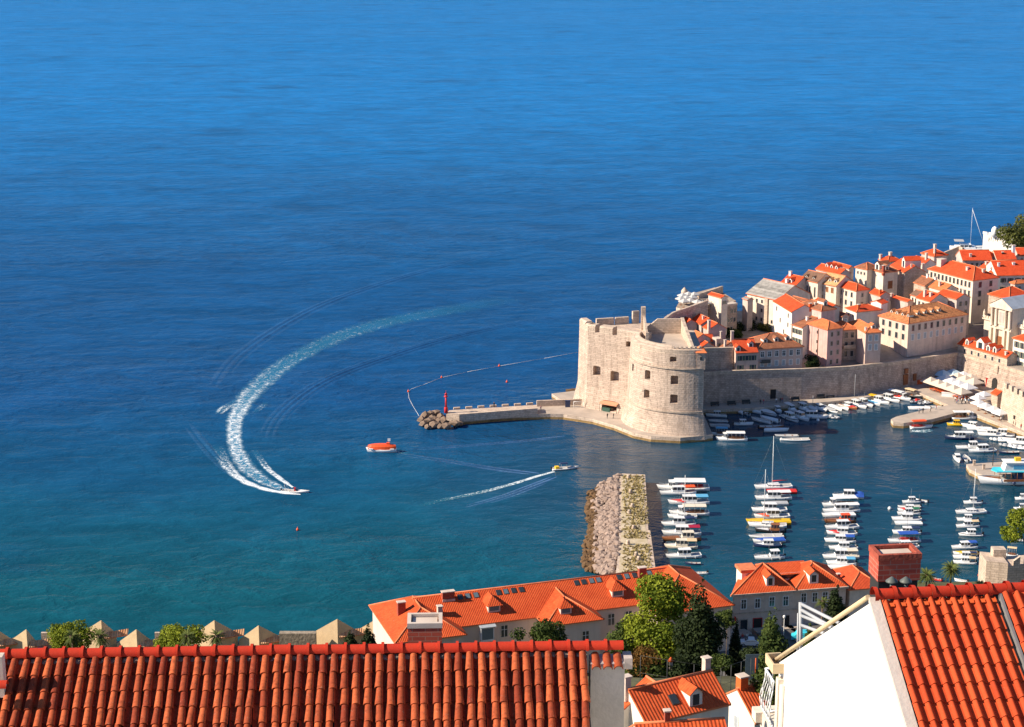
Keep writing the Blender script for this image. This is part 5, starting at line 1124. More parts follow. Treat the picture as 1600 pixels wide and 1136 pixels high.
# large wooden tour boat at the pier
c = at(1585, 755, 0); tb = thing('excursion_ship', 'large wooden excursion ship with turquoise sun deck and white wheelhouse', 'ship', (c.x, c.y, 0), R(181))
L, B = 18.0, 5.2
place('hull', hull_mesh(L, B, 1.7, BM['white'], BM['wood'], 'v'), tb)
mb = MB()
for s in (1, -1):
    mb.box(-L * .46, L * .2, min(s * B * .46, s * B * .515), max(s * B * .46, s * B * .515), 1.25, 1.75)
mb.build('rubbing_strake', BM['wood'], tb)
place('foredeck', bow_deck(L, B, 1.75, L * .22, BM['wood']), tb)
mb = MB(); mb.prism([(-8.6, -2.3), (5.4, -2.1), (6.4, 0), (5.4, 2.1), (-8.6, 2.3)], 3.6, 3.85); mb.build('sun_deck', BM['turq'], tb)
mb = MB(); mb.box(-8, .5, -1.9, 1.9, 1.5, 3.5, 0); mb.build('saloon', [BM['navy']], tb)
mb = MB(); mb.loft([[(-7, -1.7, 3.85), (3.4, -1.7, 3.85), (3.4, 1.7, 3.85), (-7, 1.7, 3.85)], [(-7, -1.6, 6.0), (2.8, -1.6, 6.0), (2.8, 1.6, 6.0), (-7, 1.6, 6.0)]], 0); mb.box(-5.5, 1.0, 1.55, 1.72, 4.4, 5.4, 1); mb.box(-7.4, 3.3, -1.9, 1.9, 6.0, 6.2, 0); mb.build('wheelhouse', [BM['white'], BM['sky']], tb)
mb = MB(); mb.box(-1.2, .3, -.6, .6, 6.2, 7.1); mb.build('funnel', BM['yellow'], tb)
mb = MB()
for k in range(9):
    for s in (1, -1): mb.tube((-8 + 1.6 * k, s * 2.15, 1.4), (-8 + 1.6 * k, s * 2.15, 3.6), .06, .06, 5)
mb.build('deck_post', BM['wood'], tb)
mb = MB(); mb.lathe([(.08, 0), (.42, .1), (.5, .35), (.42, .6), (.08, .7)], c=(1, 2.85, .6), n=9); mb.build('fender', BM['navy'], tb)
# catamaran out at sea beyond the town
c = at(1512, 392, 0); ct = thing('catamaran', 'white sailing catamaran with tall mast passing beyond the town roofs', 'boat', (c.x, c.y, 0), R(-8))
hm = hull_mesh(15, 1.8, 1.7, BM['white'], BM['white'], 'v')
place('hull', hm, ct, (0, 2.9, 0)); place('hull', hm, ct, (0, -2.9, 0))
mb = MB(); mb.box(-5.5, 3, -3.6, 3.6, 1.2, 2.0); mb.build('bridge_deck', BM['white'], ct)
place('cabin', cabin_mesh(15, 8, 1.9, -3.5, 2, 1.6, BM['white'], .9), ct)
place('canopy', canopy_mesh(-6, -2, 2.8, 4.6, BM['grey']), ct)
place('mast', mast_mesh(17, 15), ct, (1, 0, 2)); mb = MB(); mb.tube((7.2, 0, 2), (1, 0, 18.4), .16, .08, 5); mb.build('furled_sail', BM['white'], ct)
# three moving boats in open water
sp = boat(461, 769, 7.2, -8, 'dinghy', 'white and light blue speedboat turning hard ahead of its curved foaming wake', hull='white', boot='sky', name='speedboat', cat='speedboat', B=2.3)
place('foredeck', bow_deck(6.4, 2.3, .5, .4, BM['white']), sp); mb = MB(); mb.loft([[(.5, -.8, .55), (.9, -.5, .55), (.9, .5, .55), (.5, .8, .55)], [(.1, -.7, 1.05), (.5, -.45, 1.05), (.5, .45, 1.05), (.1, .7, 1.05)]], 0); mb.build('windscreen', GLASS, sp)
mb = MB(); [mb.tube((-1.9, sg * .95, .5), (-2.6, sg * .8, 2.0), .05) for sg in (-1, 1)]; mb.tube((-2.6, -.8, 2.0), (-2.6, .8, 2.0), .05); mb.build('tow_arch', BM['grey'], sp); mb = MB(); mb.box(-.3, .1, .1, .5, .2, 1.2); mb.build('helm_seat', M_['red'], sp)
ri = boat(882, 733, 7.2, 14, 'dinghy', 'white motorboat with blue awning leaving a thin straight wake', name='motor_boat', cat='motorboat', B=2.3)
place('canopy', canopy_mesh(-1.2, .8, .8, 1.75, BM['navy']), ri); place('canopy_frame', posts_mesh(-1.1, .7, .8, .4, 1.7), ri)
mb = MB(); mb.box(-2.6, -1.6, -.7, .7, .3, .95); mb.build('stern_seat', BM['yellow'], ri)
c = at(597, 706, 0); lb = thing('lifeboat', 'enclosed lifeboat with bright orange cover and white hull heading left', 'lifeboat', (c.x, c.y, 0), R(178)); L = 8.0
place('hull', hull_mesh(L, 2.9, 1.15, BM['white'], BM['white'], 'double'), lb)
mb = MB(); rr = []
for k in range(9):
    t = k / 8; x = -L * .485 + L * .97 * t; b = 1.42 * max(.12, math.sin(math.pi * (.06 + .88 * t)) ** .45); zt = 1.0 + 1.35 * max(.1, math.sin(math.pi * (.1 + .8 * t)) ** .3)
    rr.append([(x, -b, .95), (x, -b * .9, .95 + (zt - .95) * .6), (x, -b * .5, zt), (x, b * .5, zt), (x, b * .9, .95 + (zt - .95) * .6), (x, b, .95)])
mb.loft(rr, 0); mb.build('cover', BM['orange'], lb)
mb = MB(); mb.box(-2.2, -1.3, -.45, .45, 2.1, 2.75); mb.build('hatch', BM['orange'], lb)
mb = MB(); mb.tube((-2.0, 0, 2.7), (-2.0, 0, 3.4), .05); mb.box(-2.4, -1.6, -.04, .04, 3.2, 3.9); mb.build('sign_board', BM['white'], lb)
mb = MB()
for s in (1, -1):
    for x in (-2.9, 2.9): mb.box(x - .55, x + .55, min(s * 1.0, s * 1.34), max(s * 1.0, s * 1.34), .98, 1.28)
mb.build('marking', BM['white'], lb)
# ------------------------------------------------------------------ wakes
def foam_mat(name, water=(.03, .25, .43), foam_amt=.27, aer=.75, scale=.9):
    m = bpy.data.materials.new(name); m.use_nodes = True; N, L = nodes_of(m); b = N['Principled BSDF']; b.inputs['Roughness'].default_value = .6; b.inputs['Specular IOR Level'].default_value = .2
    uv = N.new('ShaderNodeUVMap'); uv.uv_map = 'UVMap'; sep = N.new('ShaderNodeSeparateXYZ'); L.new(uv.outputs['UV'], sep.inputs[0])
    geo = N.new('ShaderNodeNewGeometry'); n = N.new('ShaderNodeTexNoise'); n.inputs['Scale'].default_value = scale; n.inputs['Detail'].default_value = 5; n.inputs['Roughness'].default_value = .7; n.inputs['Distortion'].default_value = 1.0
    L.new(geo.outputs['Position'], n.inputs['Vector'])
    n2 = N.new('ShaderNodeTexNoise'); n2.inputs['Scale'].default_value = .35; n2.inputs['Detail'].default_value = 4; L.new(geo.outputs['Position'], n2.inputs['Vector'])
    def math_(op, a, c):
        q = N.new('ShaderNodeMath'); q.operation = op; q.use_clamp = False
        for i, v in enumerate((a, c)):
            if isinstance(v, (int, float)): q.inputs[i].default_value = v
            else: L.new(v, q.inputs[i])
        return q.outputs[0]
    e = math_('ABSOLUTE', math_('SUBTRACT', sep.outputs['X'], .5), 0); e = math_('MULTIPLY', e, 2)     # 0 centre, 1 edge
    str_ = sep.outputs['Y']                                                                          # strength along the wake
    edge = math_('POWER', e, 2.0)
    thr = math_('SUBTRACT', math_('ADD', n.outputs['Fac'], math_('MULTIPLY', str_, foam_amt)), math_('MULTIPLY', math_('ABSOLUTE', math_('SUBTRACT', e, .62), 0), .12))
    fo = N.new('ShaderNodeMapRange'); fo.inputs['From Min'].default_value = .64; fo.inputs['From Max'].default_value = .80; L.new(thr, fo.inputs['Value'])
    inside = N.new('ShaderNodeMapRange'); inside.inputs['From Min'].default_value = 1.02; inside.inputs['From Max'].default_value = .45; L.new(math_('ADD', e, math_('MULTIPLY', math_('SUBTRACT', n2.outputs['Fac'], .5), 1.0)), inside.inputs['Value'])
    aerate = math_('MULTIPLY', math_('MULTIPLY', inside.outputs['Result'], str_), aer)
    foam = math_('MULTIPLY', fo.outputs['Result'], inside.outputs['Result'])
    al = math_('MAXIMUM', aerate, foam)
    mx = N.new('ShaderNodeMix'); mx.data_type = 'RGBA'; mx.inputs[6].default_value = (*water, 1); mx.inputs[7].default_value = (.78, .82, .83, 1); L.new(foam, mx.inputs[0]); L.new(mx.outputs[2], b.inputs['Base Color'])
    c = N.new('ShaderNodeClamp'); L.new(al, c.inputs['Value']); L.new(c.outputs[0], b.inputs['Alpha']); return m
def smooth(pts, n=8):
    out = []
    for i in range(len(pts) - 1):
        p0 = pts[max(0, i - 1)]; p1 = pts[i]; p2 = pts[i + 1]; p3 = pts[min(len(pts) - 1, i + 2)]
        for k in range(n):
            t = k / n; out.append(tuple(.5 * (2 * b + (c - a) * t + (2 * a - 5 * b + 4 * c - d) * t * t + (3 * b - a - 3 * c + d) * t ** 3) for a, b, c, d in zip(p0, p1, p2, p3)))
    out.append(pts[-1]); return out
def ribbon(name, pts, m, z=.03, nx=6, crown=0.0):
    """pts: pixel x, pixel y, width in metres, strength 0..1"""
    P = smooth(pts); mb = MB(); W = [at(p[0], p[1], 0) for p in P]; g = []
    for i, w in enumerate(W):
        d = (W[min(i + 1, len(W) - 1)] - W[max(0, i - 1)]).normalized(); nrm = Vector((-d.y, d.x, 0))
        for k in range(nx + 1): g.append(w + nrm * P[i][2] * (k / nx - .5) + Vector((0, 0, z + crown * math.sin(math.pi * k / nx))))
    b = mb.add(g, [], 0)
    for i in range(len(W) - 1):
        for k in range(nx):
            a = i * (nx + 1) + k; mb.f.append((a, a + 1, a + nx + 2, a + nx + 1)); mb.m.append(0); mb.sm.append(True)
            s0, s1 = P[i][3], P[i + 1][3]; mb.uv[len(mb.f) - 1] = [(k / nx, s0), ((k + 1) / nx, s0), ((k + 1) / nx, s1), (k / nx, s1)]
    return mb.build(name, m, fix=False)
FOAM = foam_mat('wake_foam'); SPRAY = foam_mat('spray_foam', foam_amt=.42, aer=.5, scale=1.4); THIN = foam_mat('thin_foam', water=(.03, .26, .36), foam_amt=.40, aer=.6, scale=1.5)
tag(ribbon('speedboat_wake', [(456, 770, 1.4, .9), (440, 764, 3.4, .85), (415, 752, 5.1, .8), (390, 735, 6.0, .85), (374, 712, 5.5, .95), (367, 690, 5.1, 1.0), (366, 665, 5.3, 1.0), (372, 645, 6.8, .95), (384, 625, 8.1, .85), (405, 602, 9.3, .72), (440, 573, 10.2, .6), (480, 549, 11.0, .5), (530, 526, 12.8, .5), (590, 507, 14.4, .44), (650, 494, 15.3, .36), (710, 483, 15.3, .25), (800, 466, 15.3, .06)], FOAM), 'long curving turquoise wake with white foam behind the speedboat', 'wake', kind='stuff')
for pts in ([(470, 773, .8, .95), (440, 770, 2.2, .95), (405, 762, 2.8, .9), (375, 748, 3.2, .8), (355, 728, 4.0, .6), (344, 708, 4.5, .4), (338, 696, 4, .1)], [(458, 762, .8, .9), (440, 750, 2.0, .85), (422, 736, 2.2, .7), (410, 722, 2.4, .5), (398, 704, 2.4, .2)], [(342, 647, 3.0, .4), (351, 638, 4.5, .6), (365, 628, 2.5, .2)], [(398, 645, 2, .2), (408, 637, 3, .4), (416, 629, 2, .2)], [(468, 554, 2, .3), (480, 551, 2.5, .4), (495, 547, 1.5, .1)]):
    tag(ribbon('spray', pts, SPRAY, .06, 4, .1), 'patch of white spray thrown beside the speedboat wake', 'spray', kind='stuff')
tag(ribbon('motorboat_wake', [(866, 737, 1.2, .95), (840, 744, 1.7, .9), (805, 755, 1.9, .75), (765, 766, 2.2, .62), (725, 775, 2.4, .5), (690, 782, 2.4, .35), (650, 792, 2.4, .08)], THIN), 'thin pale wake trailing left of the motorboat', 'wake', kind='stuff')
tag(ribbon('lifeboat_wake', [(618, 706, 2.6, .7), (626, 707, 2.6, .4), (640, 708, 2.5, .1)], THIN), 'short pale wake behind the orange lifeboat', 'wake', kind='stuff')
tag(ribbon('taxi_wake', [(1425, 673, 2.5, .7), (1440, 674, 3.5, .7), (1455, 672, 2.5, .4)], THIN), 'patch of pale churned water beside the taxi boat', 'wake', kind='stuff')
def ridges(name, pts, n, gap, amp, lab):
    P = smooth(pts, 10); W = [at(p[0], p[1], 0) for p in P]; mb = MB(); nx = n * 8; width = n * gap; g = []
    for i, w in enumerate(W):
        d = (W[min(i + 1, len(W) - 1)] - W[max(0, i - 1)]).normalized(); nrm = Vector((-d.y, d.x, 0)); f = math.sin(math.pi * min(1, max(0, i / (len(W) - 1)))) ** 1.0 * P[i][2]
        for k in range(nx + 1):
            s = k / nx; env = math.sin(math.pi * s) ** 1.3; g.append(w + nrm * width * (s - .5) + Vector((0, 0, -.015 + max(0, env) * f * amp * (.5 + .5 * math.sin(2 * math.pi * s * n)))))
    mb.add(g, [(i * (nx + 1) + k, i * (nx + 1) + k + 1, (i + 1) * (nx + 1) + k + 1, (i + 1) * (nx + 1) + k) for i in range(len(W) - 1) for k in range(nx)], 0, True)
    tag(mb.build(name, WATER, fix=False), lab, 'waves', kind='stuff')
ridges('wake_waves', [(330, 612, .5), (362, 566, 1), (420, 522, 1), (500, 478, 1), (600, 442, 1), (720, 409, .9), (860, 376, .7), (1000, 350, .5)], 3, 2.6, .26, 'outer line of smooth wake waves far left of the fort')
ridges('wake_waves', [(415, 690, .4), (432, 655, .8), (470, 620, 1), (520, 590, 1), (600, 560, 1), (700, 529, 1), (800, 507, .9), (900, 492, .8), (1050, 468, .6)], 4, 2.0, .30, 'inner line of smooth wake waves passing behind the fort')
ridges('wake_waves', [(292, 660, .5), (318, 692, 1), (345, 722, 1), (375, 748, .6)], 2, 2.4, .2, 'bow waves spreading left of the speedboat')
ridges('wake_waves', [(622, 703, .8), (700, 698, .8), (800, 690, .7), (900, 680, .4)], 2, 1.6, .16, 'far arm of the wave fan behind the lifeboat')
ridges('wake_waves', [(622, 709, .8), (700, 720, .9), (780, 733, .8), (850, 741, .4)], 2, 2.0, .2, 'near arm of the wave fan behind the lifeboat')
ridges('wake_waves', [(715, 795, .4), (780, 778, .8), (830, 760, .8), (875, 742, .5)], 3, 1.3, .14, 'ripples fanning behind the white motorboat')
# ------------------------------------------------------------------ helpers for the near side
def ray_plane(px, py, p0, n):
    u = (px - CX) / FL; v = (py - CY) / FL; d = Vector((u, CP - v * SP, -(SP + v * CP))); o = Vector((0, 0, CAMH))
    return o + d * ((Vector(p0) - o).dot(n) / d.dot(n))
def skylight(par, loc, rot, tilt, w=.8, h=1.15, pale=False):
    mb = MB(); mb.box(-w / 2 - .08, w / 2 + .08, -h / 2 - .08, h / 2 + .08, -.1, .10, 0); mb.box(-w / 2, w / 2, -h / 2, h / 2, .10, .115, 1)
    o = mb.build('skylight', [M_['iron'], GLASSB if pale else GLASS], par, loc=loc); o.rotation_euler = (tilt, 0, rot); return o
# ------------------------------------------------------------------ long building with skylights by the shore
SO = at(651, 931, 21); sth = R(18); sch = thing('long_building', 'long pink beige building with red hip roofs, dormers and rows of skylights', 'building', (SO.x, SO.y, 6), sth)
su, sw = Vector((math.cos(sth), math.sin(sth), 0)), Vector((-math.sin(sth), math.cos(sth), 0))
ZS = 11.0; SL = .52; SW = M_['schoolwall']
def sloc(p): q = Vector(p) - Vector((SO.x, SO.y, 6)); return Vector((q.dot(su), q.dot(sw), q.z))
mb = MB(); mb.box(-.5, 52, -7, 7, 0, ZS); mb.box(-6.8, 6, -11, 7.8, 0, ZS - .01); mb.box(22.2, 33, -11.8, 0, 0, ZS - .02); mb.box(44.3, 59.7, -12.8, 8, 0, ZS - .03); mb.build('wall', SW, sch)
srf, _ = roof_part(sch, 53, 14, ZS, 'gu', T_['school'], .55, SL, off=(-.5, -7))
for lu_, lw_, of in ((12.8, 18.8, (-6.8, -11)), (10.8, 19, (22.2, -11.8)), (15.4, 20.8, (44.3, -12.8))): roof_part(sch, lu_, lw_, ZS + .02, 'hip', T_['school'], .6, SL, off=of)
nF = (sw * -SL + Vector((0, 0, 1))).normalized(); pF = Vector((SO.x, SO.y, 6 + ZS - .55 * SL + .12)) + Vector((0, 0, 7.55 * SL))
tl = math.atan(SL)
for px, py, pl in ((719, 933, 0), (731, 931.5, 1), (744, 930, 1), (779, 926, 0), (790.5, 924.5, 1), (802.5, 922.8, 0), (815, 921.4, 0), (901, 911, 0), (912.5, 909.4, 0), (924.5, 907.7, 1), (935.5, 906.3, 1), (968, 902, 0), (979.6, 900.6, 1), (991.5, 899, 0), (1015, 896, 1)):
    q = sloc(ray_plane(px, py, pF, nF)); skylight(srf, q, 0, tl, pale=pl)
for px, py in ((772, 955), (965, 931)):       # small hipped dormers
    q = sloc(ray_plane(px, py, pF, nF)); mb = MB(); mb.box(-1.2, 1.2, -.2, 2.6, -.8, 1.3, 0)
    P = [(-1.6, -.6, 1.25), (1.6, -.6, 1.25), (1.6, 3.6, 1.25), (-1.6, 3.6, 1.25)]; Q = (0, 1.2, 2.7); Q2 = (0, 3.6, 2.7)
    for f in ([P[0], P[1], Q], [P[1], P[2], Q2, Q], [P[3], P[0], Q, Q2]): mb.quad(f, 1, roof_uv(f, f[0]))
    mb.quad(list(reversed(P)), 0); mb.box(-.9, .9, -.24, -.1, .2, 1.1, 2)
    mb.build('dormer', [SW, T_['school'], GLASSB], srf, loc=q, fix=False)
nFc = nF; pC = Vector((SO.x, SO.y, 0)) + su * 27.6 + sw * (-12.4) + Vector((0, 0, 6 + ZS - .2))
q = sloc(ray_plane(884, 958, pC, nF)); mb = MB(); mb.box(-1.1, 1.1, -.2, 2.4, -.8, 1.2, 0); P = [(-1.5, -.5, 1.15), (1.5, -.5, 1.15), (1.5, 3.2, 1.15), (-1.5, 3.2, 1.15)]; Q = (0, 1.1, 2.5); Q2 = (0, 3.2, 2.5)
for f in ([P[0], P[1], Q], [P[1], P[2], Q2, Q], [P[3], P[0], Q, Q2]): mb.quad(f, 1, roof_uv(f, f[0]))
mb.quad(list(reversed(P)), 0); mb.box(-.8, .8, -.24, -.1, .15, 1.0, 2); mb.build('dormer', [SW, T_['school'], GLASSB], srf, loc=q, fix=False)
for px, py, w_, h_, mt in ((700, 936, 2.4, 1.5, M_['brick']), (627, 951, 1.5, 1.3, M_['brick']), (1003, 902, 1.5, 2.0, M_['brick']), (1058, 912, .9, 1.8, M_['brick']), (687, 960, .9, 1.6, M_['terracap'])):
    q = sloc(ray_plane(px, py, pF, nF)); mb = MB(); mb.box(-w_ / 2, w_ / 2, -.5, .5, -1.5, h_, 0); mb.box(-w_ / 2 - .1, w_ / 2 + .1, -.6, .6, h_, h_ + .18, 1)
    if w_ > 2: mb.box(-w_ / 2 - .05, w_ / 2 + .05, -.62, -.5, -.3, .15, 1)
    mb.build('chimney', [mt, M_['terracap']], srf, loc=q)
for px, w_ in ((700, 0),): pass
def swin(px, pyc, wplane, w=1.25, h=2.3, style='school'):
    q = sloc(ray_plane(px, pyc, Vector((SO.x, SO.y, 0)) + sw * wplane, sw)); add_window(sch, q.x, wplane - .004, q.z, w, h, style, 0)
swin(788, 986, -7); swin(955, 968, -7); swin(982, 963.5, -7); swin(1010, 960, -7); swin(866, 996, -11.8); swin(915, 995, -11.8)
for px in (1085, 1115): swin(px, 985, -12.8); swin(px, 1012, -12.8)
q = sloc(ray_plane(762, 990, Vector((SO.x, SO.y, 0)) + sw * -8, sw)); mb = MB(); mb.box(-1.3, 1.3, 0, 1.1, -1.6, 1.3, 0); mb.box(-1.1, 1.1, -.03, .02, -1.2, 1.0, 1); mb.loft([[(-1.6, -.5, 1.35), (1.6, -.5, 1.35), (1.6, 1.1, 1.75), (-1.6, 1.1, 1.75)], [(-1.6, -.5, 1.45), (1.6, -.5, 1.45), (1.6, 1.1, 1.85), (-1.6, 1.1, 1.85)]], 2)
mb.build('bay_window', [M_['purewhite'], GLASSB, M_['bluegrey']], sch, loc=q)
# ------------------------------------------------------------------ customs house on the street
C = at(1145, 928, 15); cth = R(11); cu = thing('corner_building', 'beige two storey building with twin red hip roofs beside the parked white car', 'building', (C.x, C.y, 6), cth)
mb = MB(); mb.prism([(0, 0), (12.9, 0), (12.9, 13), (6.6, 13)], 0, 9); mb.box(13.3, 24, .3, 12, 0, 9.0); mb.box(12.8, 13.4, .15, 12, 0, 8.9); mb.build('wall', M_['beige'], cu)
mb = MB(); P = [(-.6, -.5, 8.85), (13.4, -.5, 8.85), (13.4, 13.5, 8.85), (6.2, 13.5, 8.85)]; Q = (8.2, 6.2, 12.7)
for i in range(4): f = [P[i], P[(i + 1) % 4], Q]; mb.quad(f, 0, roof_uv(f, P[i])); mb.tube(P[i], Q, .17, .17, 6, 1)
mb.quad(list(reversed(P)), 1); crf = mb.build('roof', [T_['school'], M_['ridge']], cu, fix=False)
roof_part(cu, 10.7, 11.7, 9, 'hip', T_['school'], .5, .6, off=(13.3, .3))
mb = MB(); mb.box(-.55, 24.3, -.5, -.2, 8.55, 8.95); mb.box(-.08, 24.05, -.12, .02, 4.6, 4.85); mb.build('cornice', M_['palestone'], cu)
mb = MB(); mb.box(8, 18, 5, 9, 9, 10.7, 0); mb.quad([(7.5, 4.4, 10.55), (18.0, 4.4, 10.55), (18.0, 9, 11.6), (7.5, 9, 11.6)], 1, [(0, 0), (11, 0), (11, 4.6), (0, 4.6)]); mb.box(10.5, 15.5, 4.9, 5.0, 9.5, 10.4, 2); mb.build('roof_room', [M_['white'], T_['school'], GLASS], crf, fix=False)
cuu, cuw = Vector((math.cos(cth), math.sin(cth), 0)), Vector((-math.sin(cth), math.cos(cth), 0))
def cloc(px, py, wp=0): q = ray_plane(px, py, Vector((C.x, C.y, 0)) + cuw * wp, cuw) - Vector((C.x, C.y, 6)); return q.dot(cuu), q.z
for px, py in ((1162, 944), (1183.6, 942.6), (1206, 940), (1227.6, 939)): x, z = cloc(px, py); add_window(cu, x, -.004, z, .95, 1.9, 'frame', 0)
for px, py in ((1256.5, 935), (1274, 934), (1290, 933)): x, z = cloc(px, py); add_window(cu, x, .296, z, .95, 1.9, 'frame', 0)
for px, py, w_, h_, mt in ((1162, 978, 1.4, 2.6, GLASS), (1183.5, 977, 1.7, 2.9, M_['red']), (1228, 972, 1.3, 2.9, M_['dark']), (1205, 978, 1.2, 2.6, M_['dark'])):
    x, z = cloc(px, py); mb = MB(); mb.box(x - w_ / 2 - .15, x + w_ / 2 + .15, -.09, .02, z - h_ / 2, z + h_ / 2 + .15, 0); mb.box(x - w_ / 2, x + w_ / 2, -.11, -.05, z - h_ / 2, z + h_ / 2, 1); mb.build('shop_door', [M_['red'] if mt == M_['red'] else M_['palestone'], M_['dark'] if mt == M_['red'] else mt], cu)
x, z = cloc(1147.5, 968); mb = MB(); mb.box(x, x + .12, -.8, 0, z - .6, z + .7); mb.build('shop_sign', M_['red'], cu)
for px, py, w_ in ((1203.6, 910, 1.7), (1271.6, 905, 1.9)):
    nn = (cuw * -.57 + Vector((0, 0, 1))).normalized(); q = ray_plane(px, py + 6, C + Vector((0, 0, .05)), nn) - Vector((C.x, C.y, 6)); dormer(crf, q.dot(cuu), q.dot(cuw), q.z, 0, w_, 1.9, 3.6, T_['school'], M_['white'])
mb = MB(); mb.box(3.6, 6.6, 5.5, 9, 6, 11.2, 0); mb.box(3.3, 6.9, 5.2, 9.3, 11.2, 11.8, 1); mb.build('side_wing', [M_['white'], M_['ridge']], cu)
house('tanhip', 'house with red and tan hip roof planes half hidden by the brick chimney', (1328, 920), (1297, 890), (1378, 917), 14, 6, 'hip', W['cream'], T_['deep'], theta=12, slope=.6, cat='house', group='houses near the shore street', chims=((-.05, .5, .6, 1.4, M_['brick']),))
# ------------------------------------------------------------------ houses half way down the slope
G2 = 'houses on the near slope'
m1 = house('m1', 'white house with ribbed red roof, gabled dormer and roof window', (1008, 1128), 992, (1139, 1102), 60, 46, 'gu', W['white'], tile_mat('tile_slope', (.46, .06, .018), (.70, .125, .036), pitch=.42, row=.6, patch=.5), theta=28, lw=7.4, slope=.66, group=G2, chims=((.0, .55, .75, 1.7), (.96, .56, .75, 1.8)))
TS = MATS['tile_slope']
t, c, th, a, b = HOUSES['m1']; rf = [o for o in t.children if o.name.startswith('roof')][0]
dormer(rf, a * .62, .35, 14.2, 0, 1.7, 1.75, 3.0, TS, W['white'])
skylight(rf, (a * .42, 1.5, 14 + 1.5 * .66 + .12), 0, math.atan(.66), .8, 1.2)
for lu_, lw_, of in ((4.2, 7, (-1.6, 3.2)), (3.6, 5, (3.6, 3.4))):
    roof_part(t, lu_, lw_, 13.9, 'gw', TS, .3, .66, off=of); mb = MB(); mb.loft([[(of[0], y, 0), (of[0] + lu_, y, 0), (of[0] + lu_, y, 13.8), (of[0] + lu_ / 2, y, 13.8 + lu_ / 2 * .66), (of[0], y, 13.8)] for y in (of[1], of[1] + lw_)]); mb.build('wing', W['white'], t)
face_windows(t, 'l', a, b, 9, 12.4, 1, 1, 'green', .8, 1.4, .3)
house('m3', 'white house with red roof and aerial beside the tall dark conifer', (1179, 1127), 1163, (1262, 1104), 52.5, 38, 'gu', W['white'], TS, theta=26, lw=8, slope=.66, group=G2, chims=((.1, .52, 1.1, 1.6, M_['orange']),), left=dict(n=1, r=1, s='closed', w=.9, h=1.6))
house('m4', 'low house with weathered tile ridge and brick chimney at the bottom edge', (1002, 1180), 982, (1142, 1164), 64, 50, 'gu', W['white'], TS, theta=8, lw=6.5, slope=.6, group=G2, chims=((.36, .52, .55, 1.3, M_['brick']),))
# ------------------------------------------------------------------ old quarantine halls at the left
LZ = mat('lazaret_stone', (.72, .53, .32), .9, .14, .5, .15, 3, .12)
for (pk, l, r, lab) in (((158, 969, 9.0), (124, 989), (184, 985), 'tall peaked sandstone hall between two leafy bushes'), ((213, 983, 7.6), (189, 993), (247, 988), 'low peaked sandstone hall left of the second leafy bush'), ((335, 969, 9.0), (303, 990), (373, 985), 'tall peaked sandstone hall right of the second leafy bush'),
                        ((404, 977, 7.9), (377, 989), (445, 990), 'wide low sandstone hall beside the rough stone wall'), ((527, 967, 9.0), (488, 985), (562, 984), 'large peaked sandstone hall near the long red roof'), ((594, 964, 9.0), (556, 982), (630, 982), 'sandstone hall half hidden by the end of the long building'),
                        ((-8, 981, 8.0), (-40, 990), (27, 993), 'sandstone hall cut by the left edge'), ((41, 983, 7.6), (20, 990), (66, 990), 'small sandstone hall second from the left edge')):
    A0 = at(*pk); hd = 4.0; L0 = at(*l, pk[2] - hd); R0 = at(*r, pk[2] - hd)
    L0 = A0 + Vector((-(A0.x - L0.x), 2.2, -hd)); R0 = A0 + Vector((R0.x - A0.x, 3.0, -hd)); B0 = L0 + (R0 - A0) ; B0.z = A0.z - hd * 1.6
    t = thing('quarantine_hall', lab, 'hall', (A0.x, A0.y, 2), 0, 'old quarantine halls along the shore'); q = [p - Vector((A0.x, A0.y, 2)) for p in (A0, R0, B0 + Vector((0, 5, 0)), L0)]
    mb = MB(); mb.loft([[(p.x, p.y, 0) for p in q], [tuple(p) for p in q]], 0); mb.build('wall', LZ, t)
    d = (R0 - A0).normalized(); mb = MB(); w_ = (R0 - A0).length * .8
    s0 = Vector((.4, -.3, q[0].z - 3.9)); mb.quad([s0, s0 + Vector((w_, 2.0, 0)), s0 + Vector((w_, 3.2, .9)), s0 + Vector((0, 1.2, .9))], 0, [(0, 0), (w_, 0), (w_, 1.5), (0, 1.5)]); mb.quad([s0 + Vector((0, -.02, -.15)), s0 + Vector((w_, 1.98, -.15)), s0 + Vector((w_, 2.0, 0)), s0], 1)
    mb.build('lean_to_roof', [tile_mat('tile_lean', (.45, .17, .07), (.80, .50, .28), pitch=.45, row=9), M_['ridge']], t, fix=False)
p0, p1 = at(436, 990, 6.4), at(494, 987, 6.4); mb = MB(); mb.box(p0.x, p1.x, p0.y, p0.y + 1.4, 0, 6.4); tag(mb.build('rough_wall', mat('rough_stone', (.33, .27, .20), .95, .4, 1.2, .6, 2)), 'rough dark stone wall between two sandstone halls', 'wall')
for a_, b_, lab in ((62, 128, 'low pale wall behind the first leafy bush'), (240, 310, 'low pale wall behind the second leafy bush')):
    p0, p1 = at(a_, 992, 5.2), at(b_, 992, 5.2); mb = MB(); mb.box(p0.x, p1.x, p0.y + 1, p0.y + 1.6, 0, 5.2); tag(mb.build('shore_wall', M_['palestone']), lab, 'wall', 'low walls along the shore')
